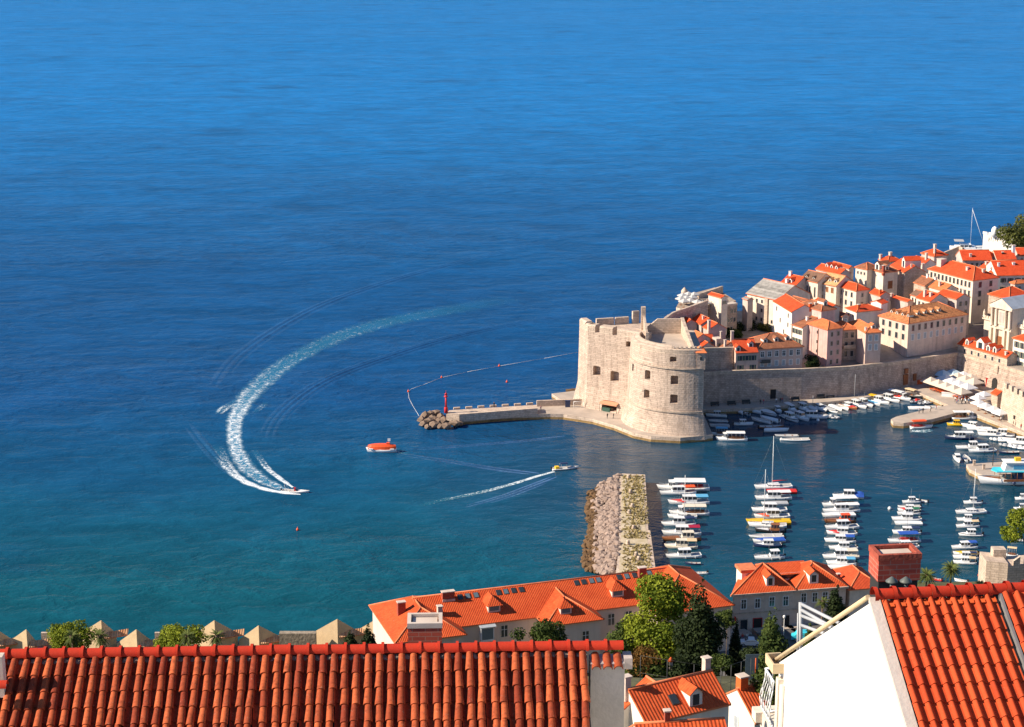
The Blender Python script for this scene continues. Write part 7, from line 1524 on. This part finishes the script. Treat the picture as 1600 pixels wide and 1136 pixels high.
# palms
def palm(px, py, z, h, fr, label, seed, group='palm trees along the shore', dense=1.0, depth=None):
    rnd = random.Random(seed); b = at(px, py, z) if depth is None else at_depth(px, py, depth); t = thing('palm_tree', label, 'palm tree', tuple(b), 0, group)
    gz = min(-1, hill_z(b.x, b.y) - b.z - .5) if b.y < 392 else -1; mb = MB(); mb.tube((0, 0, gz), (.15, 0, h), .22, .16, 8); mb.lathe([(.18, 0), (.42, .4), (.5, 1.1), (.35, 1.5)], c=(.15, 0, h - 1.3), n=9); mb.build('trunk', BARK, t)
    mb = MB(); mb.col = []
    for k in range(int(40 * dense)):
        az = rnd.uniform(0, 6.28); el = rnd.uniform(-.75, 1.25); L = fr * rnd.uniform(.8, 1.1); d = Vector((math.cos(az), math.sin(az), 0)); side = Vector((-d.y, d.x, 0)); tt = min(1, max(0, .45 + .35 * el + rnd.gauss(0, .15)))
        P = [Vector((.15, 0, h)) + d * (L * s * math.cos(el * (1 - .3 * s))) + Vector((0, 0, L * (s * math.sin(el)) - .42 * L * s * s)) for s in (0, .25, .5, .75, 1.0)]
        for s in range(4):          # leaflets hang in pairs along the rib
            for sub in (0, .5):
                a = P[s].lerp(P[s + 1], sub); c = P[s].lerp(P[s + 1], min(1, sub + .55)); w = fr * .20 * math.sin(math.pi * min(.95, (s + sub) / 4 * .85 + .18))
                for sg in (1, -1):
                    mb.add([a, c, c + side * sg * w + Vector((0, 0, -w * .5)) + (c - a) * .8], [(0, 1, 2)]); mb.col += [(tt, tt, tt, 1)] * 3
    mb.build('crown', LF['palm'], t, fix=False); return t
palm(1444, 955, 4, 8.0, 2.3, 'palm with round crown right behind the brick chimney', 1, dense=1.6)
palm(1482, 952, 4, 9.2, 2.3, 'tallest palm standing alone above the harbour boats', 2, dense=1.6)
palm(1530, 952, 4, 5.2, 2.0, 'short palm beside the ruined stone wall', 3, dense=1.6)
for px, lab, s in ((113, 'palm rising inside the left bright bush', 4), (156, 'palm right of the left bright bush', 5), (293, 'palm rising inside the second bright bush', 6), (338, 'palm right of the second bright bush', 7)):
    palm(px, 1020, 0, 3.4, 1.9, lab, s, depth=345)
palm(1283, 972, 0, 4.2, 1.5, 'little palm before the beige corner building', 8, depth=352)
# ------------------------------------------------------------------ beacon, buoy line, fort quay things
q = at(697, 645, 3.4); bc = thing('red_beacon', 'slim red harbour beacon at the tip of the mole', 'beacon', tuple(q))
mb = MB(); mb.lathe([(.55, 0), (.55, 1.6), (.42, 1.75)], n=12); mb.build('base', M_['red'], bc); mb = MB(); mb.lathe([(.30, 1.7), (.24, 4.9)], n=10); mb.build('tower', M_['red'], bc)
mb = MB(); mb.lathe([(.24, 4.8), (.6, 4.9), (.6, 5.05), (.32, 5.1), (.32, 5.7), (.45, 5.75), (.1, 6.15)], n=10); mb.build('lantern', M_['red'], bc); mb = MB(); mb.tube((0, 0, 6.1), (0, 0, 6.8), .05); mb.build('finial', M_['red'], bc)
mb = MB(); W_ = [at(x, y, .04) for x, y in ((655, 650), (645, 634), (639, 622), (638, 613), (642, 608), (662, 601), (690, 590), (730, 581), (780, 572), (850, 560), (905, 550))]
mb.path(W_, .055, 5); bl = tag(mb.build('buoy_line', BM['white']), 'thin white float line curving from the mole rocks to the fort', 'float line')
for x, y, lab in ((638, 612, 'orange buoy at the bend of the float line'), (690, 590, 'orange buoy on the long arm of the float line'), (780, 572, 'orange buoy on the float line nearest the fort'), (792, 597, 'loose orange buoy floating behind the mole'), (465, 828, 'small orange buoy alone in open water below the speedboat'), (1530, 899, 'orange buoy near the short palm')):
    q = at(x, y, .1); mb = MB(); mb.lathe([(0, -.3), (.3, -.15), (.36, .1), (.25, .35), (.08, .5), (.05, .8)], n=9); tag(mb.build('buoy', BM['orange'], loc=q), lab, 'buoy')
for x, y, lab in ((1390, 795, 'white mooring buoy between third and fourth boat rows'), (1221, 687, 'white mooring buoy beside the long white launch'), (1278, 657, 'white mooring buoy below the long white motor boat')):
    q = at(x, y, .1); mb = MB(); mb.lathe([(0, -.4), (.4, -.2), (.48, .1), (.35, .45), (.1, .6)], n=9); tag(mb.build('buoy', BM['white'], loc=q), lab, 'buoy')
g = at(904, 637.5, 1.7); go = thing('football_goal', 'small white football goal on the fort quay', 'goal', tuple(g), R(3)); mb = MB()
for x in (-1.5, 1.5): mb.tube((x, 0, 0), (x, 0, 2), .06); mb.tube((x, 0, 2), (x, 1.1, 0), .04)
mb.tube((-1.5, 0, 2), (1.5, 0, 2), .06); mb.tube((-1.5, 1.1, 0), (1.5, 1.1, 0), .04); mb.build('frame', BM['white'], go)
mb = MB()
for k in range(9): x = -1.5 + 3 * k / 8; mb.tube((x, .02, 1.95), (x, 1.08, .05), .014, .014, 3)
for k in range(5): s = k / 4; mb.tube((-1.5, .02 + 1.06 * s, 1.95 - 1.9 * s), (1.5, .02 + 1.06 * s, 1.95 - 1.9 * s), .014, .014, 3)
mb.build('net', BM['white'], go)
g = at(887, 636, 1.7); mb = MB(); mb.box(-.75, .75, -.3, .3, 0, 2.0); mb.box(-.8, .8, -.35, .35, 1.85, 2.05); tag(mb.build('blue_cabinet', BM['navy'], loc=g), 'dark blue cabinet against the parapet left of the goal', 'cabinet')
for x, y, lab in ((920, 637, 'thin orange post stand right of the goal'), (933, 634.5, 'orange chair stack nearest the goal'), (941, 633, 'orange chair stack in the middle of three'), (949.5, 631.5, 'orange chair stack nearest the tower')):
    g = at(x, y, 1.7); t = thing('chair_stack', lab, 'chairs', tuple(g)); mb = MB(); mb.box(-.3, .3, -.3, .3, .4, 1.0); mb.box(-.3, .3, .2, .3, 1.0, 1.6); mb.build('seat', M_['orange'], t); mb = MB()
    for a, c in ((-.27, -.27), (.27, -.27), (.27, .27), (-.27, .27)): mb.tube((a, c, 0), (a, c, .4), .03)
    mb.build('legs', M_['orange'], t)
g = at(972, 646, 1.7); t = thing('display_frame', 'tall open metal frame with orange boards leaning by the tower base', 'frame', tuple(g), R(-8)); mb = MB()
for x in (-.9, .9): mb.tube((x, 0, 0), (x, 0, 2.7), .05)
mb.tube((-.9, 0, 2.7), (.9, 0, 2.7), .05); mb.tube((-.9, 0, 2.7), (.9, .1, 0), .03); mb.tube((-.9, 0, .05), (.9, 0, .05), .05); mb.build('frame', M_['iron'], t)
mb = MB(); mb.box(1.0, 1.9, .1, .5, 0, 2.2); mb.build('board', M_['orange'], t)
# thin poles by the wall
for x, y0, y1, lab in ((1335, 620, 585, 'tall thin pale pole at the quay below the palace'), (1270, 630, 618, 'short pale post on the shaded quay')):
    b = at(x, y0, 1.6); mb = MB(); mb.tube((0, 0, 0), (0, 0, (y0 - y1) / 4.9), .09, .06, 6); tag(mb.build('pole', BM['grey'], loc=b), lab, 'pole')
b = at(1551, 728, 1.6); mb = MB(); mb.tube((0, 0, 0), (0, 0, 6.5), .12, .07, 6); tag(mb.build('pole', M_['iron'], loc=b), 'dark pole on the boat pier behind the excursion ship', 'pole')
for x, y in ((1522, 727), (1537, 733)): b = at(x, y, 1.65); mb = MB(); mb.box(-.3, .3, -.3, .3, 0, 1.3); mb.box(-.38, .38, -.38, .38, 1.3, 1.45); tag(mb.build('stone_post', M_['palestone'], loc=b), 'square stone post on the boat pier', 'post', 'stone posts on the boat pier')
# benches along the foot of the harbour wall
for k, (x, y) in enumerate(((1117, 634.5), (1143, 633), (1166, 631), (1243, 626.5), (1283, 622.5), (1297, 620.8), (1311, 618.6), (1325, 616.3), (1338, 614.5), (1356, 611.5), (1386, 606.8))):
    b = at(x, y, 1.6); mb = MB(); mb.box(-1.3, 1.3, -.35, .35, .4, .62); mb.box(-1.3, 1.3, .25, .4, .62, 1.25); mb.box(-1.2, -1.0, -.3, .3, 0, .4); mb.box(1.0, 1.2, -.3, .3, 0, .4)
    tag(mb.build('bench', M_['iron'], loc=b, rot=R(8 + k * 1.5)), 'dark bench standing against the foot of the shaded harbour wall', 'bench', 'dark benches below the harbour wall')
for x, y, m, w, h, lab in ((1402, 603.5, BM['navy'], 1.3, 2.2, 'dark blue kiosk box against the harbour wall'), (1417, 602, BM['sky'], 1.5, 1.3, 'turquoise chest beside the wall door'), (1436, 600, M_['orange'], 2.0, 1.3, 'red orange bin on the quay left of the umbrellas')):
    b = at(x, y, 1.6); mb = MB(); mb.loft([[(-w / 2, -.5, 0), (w / 2, -.5, 0), (w / 2, .5, 0), (-w / 2, .5, 0)], [(-w / 2, -.55, h), (w / 2, -.55, h), (w / 2, .55, h), (-w / 2, .55, h)]], 0); mb.box(-w / 2 - .08, w / 2 + .08, -.62, .62, h, h + .12); tag(mb.build('quay_box', m, loc=b, rot=R(22)), lab, 'box')
# ------------------------------------------------------------------ cafe umbrellas and tables
CL = dict(beige=mat('canvas_beige', (.62, .52, .42), .85, .06, 2), white=mat('canvas_white', (.74, .73, .72), .85, .04, 2), pale=mat('canvas_pale', (.50, .48, .455), .85, .08, 2), blue=mat('canvas_shade_blue', (.46, .62, .72), .85, .06, 2))  # blue: white cloth with cool shade put into its colour
UM = {}
def umbrella(px, py, col, size, label, group, z=1.6, rot=30, h=3.7):
    c = at(px, py, z + h); t = thing('cafe_umbrella', label, 'umbrella', (c.x, c.y, z), R(rot), group); k = (col, size, h)
    if k not in UM:
        s = size / 2; mb = MB(); P = [(-s, -s, h - s * .62), (s, -s, h - s * .62), (s, s, h - s * .62), (-s, s, h - s * .62)]; mb.add(P + [(0, 0, h)], [(0, 1, 4), (1, 2, 4), (2, 3, 4), (3, 0, 4)])
        for i in range(4): a, b_ = P[i], P[(i + 1) % 4]; mb.quad([a, b_, (b_[0], b_[1], b_[2] - .3), (a[0], a[1], a[2] - .3)])
        m2 = MB(); m2.tube((0, 0, 0), (0, 0, h - .02), .06, .05, 6); m2.box(-.4, .4, -.4, .4, 0, .12)
        UM[k] = (mesh_from(mb, 'canopy', [CL[col]], False), mesh_from(m2, 'pole', [M_['wood']]))
    place('canopy', UM[k][0], t); place('pole', UM[k][1], t); return t
ORD = ['first', 'second', 'third', 'fourth', 'fifth', 'sixth', 'seventh', 'eighth', 'ninth', 'tenth']
for k, (x, y) in enumerate(((1455, 588.6), (1467, 592.6), (1479, 596.6), (1491, 600.6), (1503, 605))): umbrella(x, y, 'beige', 4.6, 'beige cafe umbrella in the front row, %s from the harbour wall' % ORD[k], 'beige and white cafe umbrellas')
for k, (x, y) in enumerate(((1477.5, 585), (1488, 589.5), (1499, 593.5), (1512, 598))): umbrella(x, y, 'white', 4.6, 'white cafe umbrella in the middle row, %s from the harbour wall' % ORD[k], 'beige and white cafe umbrellas')
for k, (x, y) in enumerate(((1497.5, 582), (1509, 586), (1522, 590))): umbrella(x, y, 'beige', 4.6, 'beige cafe umbrella in the back row, %s from the harbour wall' % ORD[k], 'beige and white cafe umbrellas')
umbrella(1506, 580, 'white', 3.2, 'small white cafe umbrella at the foot of the gate wall', 'beige and white cafe umbrellas'); umbrella(1518, 584, 'beige', 4.2, 'beige cafe umbrella against the sunlit gate wall', 'beige and white cafe umbrellas')
umbrella(1474, 577.5, 'blue', 5.0, 'bluish white umbrella in shade, left of two by the wall corner', 'umbrellas in the shaded wall corner'); umbrella(1490, 576, 'blue', 5.0, 'bluish white umbrella in shade, right of two by the wall corner', 'umbrellas in the shaded wall corner')
for k, (x, y) in enumerate(((1538, 611), (1529, 616), (1530, 624), (1541, 629), (1553, 634), (1563, 639))): umbrella(x, y, 'white', 3.6, 'white umbrella beside the quay bastion, %s along the quay' % ORD[k], 'white umbrellas beside the quay bastion', h=3.4)
for k, (x, y) in enumerate(((1067, 457), (1076, 455), (1085, 455.5), (1064, 462), (1073, 461), (1082, 460), (1069, 466), (1079, 465), (1090, 467), (1098, 469), (1104, 468))): umbrella(x, y + .5, 'pale', 2.7, 'white parasol on the cafe bastion, %s of the eleven' % (ORD + ['eleventh'])[k], 'white parasols on the cafe bastion', z=22, h=3.0)
for k in range(10):
    x, y = 1461 + k * 4.9, 610 + k * 1.5; b = at(x, y, 1.6); t = thing('cafe_table', 'orange red bench table before the beige umbrellas', 'table', tuple(b), R(28), 'orange cafe tables before the beige umbrellas'); mb = MB(); mb.box(-1.5, 1.5, -.35, .35, .68, .76); mb.build('table_top', M_['orange'], t); mb = MB(); mb.box(-1.5, 1.5, -.95, -.6, .38, .46); mb.box(-1.5, 1.5, .6, .95, .38, .46); mb.build('seat', M_['orange'], t); mb = MB()
    for a in (-1.2, 1.2): mb.box(a - .05, a + .05, -.8, .8, .3, .38); mb.tube((a, -.3, 0), (a, -.3, .68), .04); mb.tube((a, .3, 0), (a, .3, .68), .04); mb.tube((a, -.75, 0), (a, -.75, .4), .04); mb.tube((a, .75, 0), (a, .75, .4), .04)
    mb.build('frame', M_['iron'], t)
tabs = [o for o in bpy.data.objects if o.name.startswith('cafe_table')][0]
for k in range(8):
    x, y = 1527 + k * 5.6, 633.5 + k * 2.1; dup(tabs, at(x, y, 1.6), R(-55), 'orange red bench table before the white umbrellas')['group'] = 'orange cafe tables before the white umbrellas'
b = at(1487, 620, 1.6); mb = MB(); mb.box(-3, 3, -.5, .5, 0, 1.1); mb.box(-3.1, 3.1, -.6, .6, 1.1, 1.22); tag(mb.build('white_counter', BM['white'], loc=b, rot=R(-20)), 'long white counter beside the crowd on the quay', 'counter')
b = at(1546, 604, 1.6); mb = MB(); mb.prism([(-1.2, -.3), (1.2, -.3), (.9, .3), (-.9, .3)], 0, 2.6); mb.prism([(-1.35, -.45), (1.35, -.45), (1.0, .45), (-1.0, .45)], 2.6, 2.75); tag(mb.build('red_booth', M_['red'], loc=b, rot=R(-20)), 'bright red booth by the arched gate', 'booth')
# ------------------------------------------------------------------ people: one continuous body each
def body_mesh(pose):
    J = {'pel': (0, 0, .92), 'chest': (0, 0, 1.28), 'neck': (0, 0, 1.48), 'head': (0, .01, 1.60), 'top': (0, .02, 1.74)}
    st = .26 if pose == 'walk' else .06
    J.update(hl=(.10, 0, .88), kl=(.11, .10 if pose == 'walk' else 0, .48), fl=(.12, st, .06), tl=(.12, st + .14, .03), hr=(-.10, 0, .88), kr=(-.11, 0, .48), fr=(-.12, -st, .06), tr=(-.12, -st + .14, .03),
             sl=(.18, 0, 1.40), el=(.25, -.04, 1.13), wl=(.24, .10 if pose == 'walk' else .03, .90), dl=(.235, .14, .80), sr=(-.18, 0, 1.40), er=(-.25, -.02, 1.13), wr=(-.24, -.02, .90), dr=(-.235, 0, .80))
    E = [('pel', 'chest'), ('chest', 'neck'), ('neck', 'head'), ('head', 'top'), ('pel', 'hl'), ('hl', 'kl'), ('kl', 'fl'), ('fl', 'tl'), ('pel', 'hr'), ('hr', 'kr'), ('kr', 'fr'), ('fr', 'tr'), ('neck', 'sl'), ('sl', 'el'), ('el', 'wl'), ('wl', 'dl'), ('neck', 'sr'), ('sr', 'er'), ('er', 'wr'), ('wr', 'dr')]
    rad = dict(pel=(.16, .11), chest=(.17, .11), neck=(.06, .06), head=(.095, .11), top=(.07, .08), hl=(.09, .09), hr=(.09, .09), kl=(.06, .06), kr=(.06, .06), fl=(.04, .04), fr=(.04, .04), tl=(.035, .03), tr=(.035, .03), sl=(.06, .06), sr=(.06, .06), el=(.042, .042), er=(.042, .042), wl=(.03, .03), wr=(.03, .03), dl=(.035, .02), dr=(.035, .02))
    K = list(J); me = bpy.data.meshes.new('person'); me.from_pydata([J[k] for k in K], [(K.index(a), K.index(b_)) for a, b_ in E], []); o = bpy.data.objects.new('person_base', me); COL.objects.link(o)
    md = o.modifiers.new('skin', 'SKIN')
    for i, k in enumerate(K): me.skin_vertices[0].data[i].radius = rad[k]
    me.skin_vertices[0].data[0].use_root = True; o.modifiers.new('sub', 'SUBSURF').levels = 1
    bpy.context.view_layer.update(); out = bpy.data.meshes.new_from_object(o.evaluated_get(bpy.context.evaluated_depsgraph_get())); bpy.data.objects.remove(o, do_unlink=True); out.name = 'person'; return out
def clothes(name, shirt, pants, hair=(.03, .02, .015), skin=(.48, .27, .18)):
    m = bpy.data.materials.new(name); m.use_nodes = True; N, L = nodes_of(m); b = N['Principled BSDF']; b.inputs['Roughness'].default_value = .85
    tc = N.new('ShaderNodeTexCoord'); s = N.new('ShaderNodeSeparateXYZ'); L.new(tc.outputs['Object'], s.inputs[0]); dv = N.new('ShaderNodeMath'); dv.operation = 'DIVIDE'; dv.inputs[1].default_value = 1.8; L.new(s.outputs['Z'], dv.inputs[0])
    cr = N.new('ShaderNodeValToRGB'); cr.color_ramp.interpolation = 'CONSTANT'; e = cr.color_ramp.elements; e[0].position = 0; e[0].color = (.05, .045, .04, 1); e[1].position = .05; e[1].color = (*pants, 1)
    for p_, c in ((.53, shirt), (.815, skin), (.915, hair)): q = e.new(p_); q.color = (*c, 1)
    L.new(dv.outputs[0], cr.inputs[0]); L.new(cr.outputs[0], b.inputs['Base Color']); return m
OUT = [('white top and dark trousers', clothes('outfit_white', (.75, .74, .72), (.04, .045, .07))), ('red top and blue jeans', clothes('outfit_red', (.5, .05, .05), (.07, .11, .22))), ('light blue top and white shorts', clothes('outfit_blue', (.16, .38, .6), (.6, .58, .54))), ('black clothes', clothes('outfit_black', (.03, .03, .035), (.035, .035, .04))), ('beige top and brown trousers', clothes('outfit_beige', (.55, .45, .33), (.16, .10, .06))), ('pink top and grey trousers', clothes('outfit_pink', (.6, .28, .30), (.2, .2, .21)))]
POSE = [body_mesh('stand'), body_mesh('walk')]
PM = {}
def person(px, py, z, oi, label, rot=0, pose=0, group=None):
    k = (pose, oi)
    if k not in PM: PM[k] = POSE[pose].copy(); PM[k].materials.clear(); PM[k].materials.append(OUT[oi][1]); PM[k].name = 'person'
    b = at(px, py, z); o = place('person', PM[k], None, b, R(rot)); tag(o, label, 'person', group); return o
for px, py, z, oi, rot, pose, lab in ((949, 654, 1.7, 3, 40, 1, 'person in black walking on the fort quay, left of two'), (958.5, 654, 1.7, 3, 60, 1, 'person in black walking on the fort quay, right of two'), (1031, 674.5, 1.7, 2, 90, 1, 'person in light blue walking along the foot of the round tower'), (1084, 678.5, 1.7, 2, 90, 1, 'person in light blue at the quay corner under the tower'),
                                    (920, 628, 1.7, 3, 0, 0, 'person in black standing at the left foot of the fort'), (924, 628, 1.7, 0, 30, 0, 'person in white standing at the left foot of the fort'), (845, 642, 1.7, 5, 20, 0, 'person in pink standing where mole meets quay'), (772, 636.5, 3.4, 3, 0, 0, 'person in black on the mole parapet'),
                                    (1567, 656, 1.6, 2, 20, 1, 'person in light blue walking below the bastion wall'), (1564, 659, 1.6, 0, 200, 1, 'person in white walking below the bastion wall'), (1573, 657, 1.6, 4, 90, 0, 'person in beige against the bastion wall'), (1583, 666, 1.6, 3, 60, 1, 'person in black walking on the sunny quay'), (1591, 664, 1.6, 3, 120, 1, 'person in black walking close to the right edge'), (1595, 671, 1.6, 1, 0, 0, 'person in red top near the right edge of the quay'),
                                    (1436, 646, 1.65, 0, 30, 0, 'person in white standing on the ferry pier'), (1442, 645.5, 1.65, 3, 0, 0, 'person in black standing on the ferry pier'), (1454, 644, 1.65, 3, 60, 1, 'person in black walking on the ferry pier'), (1463, 640.5, 1.65, 1, 60, 1, 'person in red walking on the ferry pier'),
                                    (1188, 632, 1.6, 3, 0, 0, 'person in black standing by the shaded wall, left'), (1193, 631.5, 1.6, 1, 40, 0, 'person in red standing by the shaded wall, left'), (1213, 630, 1.6, 0, 0, 0, 'person in white beside the dark wall door'), (1219, 629.5, 1.6, 3, 0, 0, 'person in black right of the dark wall door'), (1222, 629, 1.6, 1, 0, 0, 'person in red right of the dark wall door'),
                                    (1188, 1003, 7.4, 2, 0, 0, 'person in light blue on the pavement by the shop doors'), (1160, 1002, 7.4, 1, 0, 1, 'person in red on the pavement behind the white car'), (1167, 1001, 7.4, 0, 0, 1, 'person in white on the pavement behind the white car')):
    person(px, py, z, oi, lab, rot, pose)
rp = random.Random(5); cnt = {}
for k in range(20):
    px, py = 1492 + rp.uniform(0, 17), 626 + rp.uniform(-1.5, 6); oi = (0, 2, 0, 3, 5, 0, 2, 1)[k % 8]
    if k >= 15: px, py = 1513 + rp.uniform(0, 9), 628 + rp.uniform(-1, 3)
    person(px, py, 1.6, oi, 'person with %s in the crowd beside the white counter' % OUT[oi][0], rp.uniform(0, 360), k % 2, 'crowd of visitors beside the white counter')
for k in range(8): person(1545 + k * 3.4, 378 - (k % 2), 25.4, k % 6, 'visitor with %s on the white bastion terrace' % OUT[k % 6][0], k * 50, 0, 'visitors on the white bastion terrace')
for k in range(7): person(1080 + k * 5.2, 484 - k * 1.9, 23.7, k % 6, 'visitor with %s on the sea wall walkway' % OUT[k % 6][0], k * 40, k % 2, 'visitors on the sea wall walkway')
# ------------------------------------------------------------------ street: car, van, lamp, fence
def wheel(par, x, y, z, r=.32):
    mb = MB(); mb.tube((x, y - .1, z), (x, y + .1, z), r, r, 14); w = mb.build('wheel', BM['black'], par); mb = MB(); mb.tube((x, y - .11, z), (x, y + .11, z), r * .6, r * .6, 10); mb.build('rim', BM['grey'], w)
def car(px, py, z, rot, label, col, prof, glass, L, W, name, cat):
    c = at(px, py, z); t = thing(name, label, cat, tuple(c), R(rot)); mb = MB()
    rings = []
    for y, k in ((-W / 2, .94), (-W / 2 + .12, 1.0), (W / 2 - .12, 1.0), (W / 2, .94)):
        yy = y; rings.append([(x, yy, .28 + (zz - .28) * (k if zz > .9 else 1)) for x, zz in prof])
    mb.loft(rings, 0); mb.build('body', col, t)
    for s in (-1, 1):
        mb = MB(); y = s * (W / 2 + .004)
        for q in glass: mb.add([(x, y - s * (.02 if zz > 1.2 else 0), zz) for x, zz in q], [tuple(range(len(q)))])
        mb.build('side_window', GLASS, t, fix=False)
    f = prof
    for x in (-L * .31, L * .31):
        for s in (-1, 1): wheel(t, x, s * (W / 2 - .08), .32)
    return t, W
prof = [(-2.15, .3), (-2.2, .8), (-2.12, 1.02), (-1.45, 1.1), (-.75, 1.5), (.35, 1.52), (1.05, 1.05), (1.95, .92), (2.15, .7), (2.15, .3)]
t, W = car(1172, 1008, 7.25, 176, 'white saloon car parked on the street by the slim cypress', BM['white'], prof, [[(-1.3, 1.08), (-.72, 1.42), (-.1, 1.44), (-.1, 1.08)], [(-.02, 1.08), (-.02, 1.44), (.32, 1.44), (.9, 1.08)]], 4.35, 1.75, 'parked_car', 'car')
mb = MB(); mb.add([(.42, -.7, 1.50), (1.06, -.72, 1.09), (1.06, .72, 1.09), (.42, .7, 1.50)], [(0, 1, 2, 3)]); mb.build('windscreen', GLASS, t, fix=False); mb = MB(); mb.add([(-1.47, -.7, 1.13), (-.82, -.68, 1.48), (-.82, .68, 1.48), (-1.47, .7, 1.13)], [(0, 1, 2, 3)]); mb.build('rear_window', GLASS, t, fix=False)
for s in (-1, 1): mb = MB(); mb.box(2.08, 2.17, s * .7 - .15, s * .7 + .15, .68, .82); mb.build('headlight', BM['grey'], t); mb = MB(); mb.box(-2.23, -2.14, s * .7 - .12, s * .7 + .12, .8, .95); mb.build('tail_light', M_['red'], t)
prof = [(-2.2, .3), (-2.25, 1.7), (-2.1, 1.95), (1.0, 1.98), (1.6, 1.2), (2.2, 1.05), (2.3, .3)]
t, W = car(1254, 1000, 7.25, 172, 'turquoise van on the street behind the drying frame', BM['turq'], prof, [[(-1.9, 1.2), (-1.9, 1.75), (-1.0, 1.75), (-1.0, 1.2)], [(-.8, 1.2), (-.8, 1.75), (.2, 1.75), (.2, 1.2)]], 4.5, 1.85, 'van', 'van')
b = at(1224, 1002, 7.3); t = thing('street_lamp', 'pale street lamp before the corner building', 'street lamp', tuple(b)); mb = MB(); mb.tube((0, 0, 0), (0, 0, 4.8), .07, .05, 6); mb.build('pole', M_['purewhite'], t); mb = MB(); mb.lathe([(.05, 4.8), (.22, 4.9), (.3, 5.3), (.12, 5.5)], n=8); mb.build('lamp_shade', M_['purewhite'], t)
fx = [at_depth(1000, 1078, 262), at_depth(1125, 1098, 262), at_depth(1172, 1080, 272), at_depth(1215, 1062, 282)]
fe = thing('net_fence', 'tall thin wire fence with posts above the white house roofs', 'fence', tuple(fx[0])); o = fx[0]
for a, c in zip(fx, fx[1:]): 
    for k in range(3): s = a.lerp(c, k / 3) - o; mb = MB(); mb.tube(s, s + Vector((0, 0, 5.2)), .05, .05, 5); mb.build('post', M_['iron'], fe)
for hh in (5.2, 2.6): mb = MB(); mb.path([p - o + Vector((0, 0, hh)) for p in fx], .025, 4); mb.build('wire', M_['iron'], fe)
mb = MB(); mb.loft([[tuple(p - o + Vector((0, 0, -9))), tuple(p - o + Vector((0, 0, .6))), tuple(p - o + Vector((0, .4, .6))), tuple(p - o + Vector((0, .4, -9)))] for p in fx], 0); mb.build('base_wall', M_['palestone'], fe)
b = at_depth(1188, 1052, 290); t = thing('court_screen', 'blue grey mesh screen with a red post behind the slim cypress', 'screen', tuple(b), R(4)); mb = MB(); mb.box(-2.4, 1.6, 0, .06, -4, 3.2); mb.build('mesh_screen', mat('mesh_net', (.10, .14, .17), .8, .2, 2), t); mb = MB(); mb.tube((-.8, -.1, 0), (-.8, -.1, 2.6), .08); mb.build('post', M_['orange'], t)
b = at_depth(1048, 1042, 300); t = thing('garden_lantern', 'small stone pillar with red tiled cap in the shrubs', 'pillar', tuple(b)); mb = MB(); mb.box(-.3, .3, -.3, .3, -6, 1.0); mb.build('shaft', M_['terracap'], t); mb = MB(); mb.lathe([(.6, 1.0), (.05, 1.7)], n=4); mb.build('cap', M_['orange'], t)
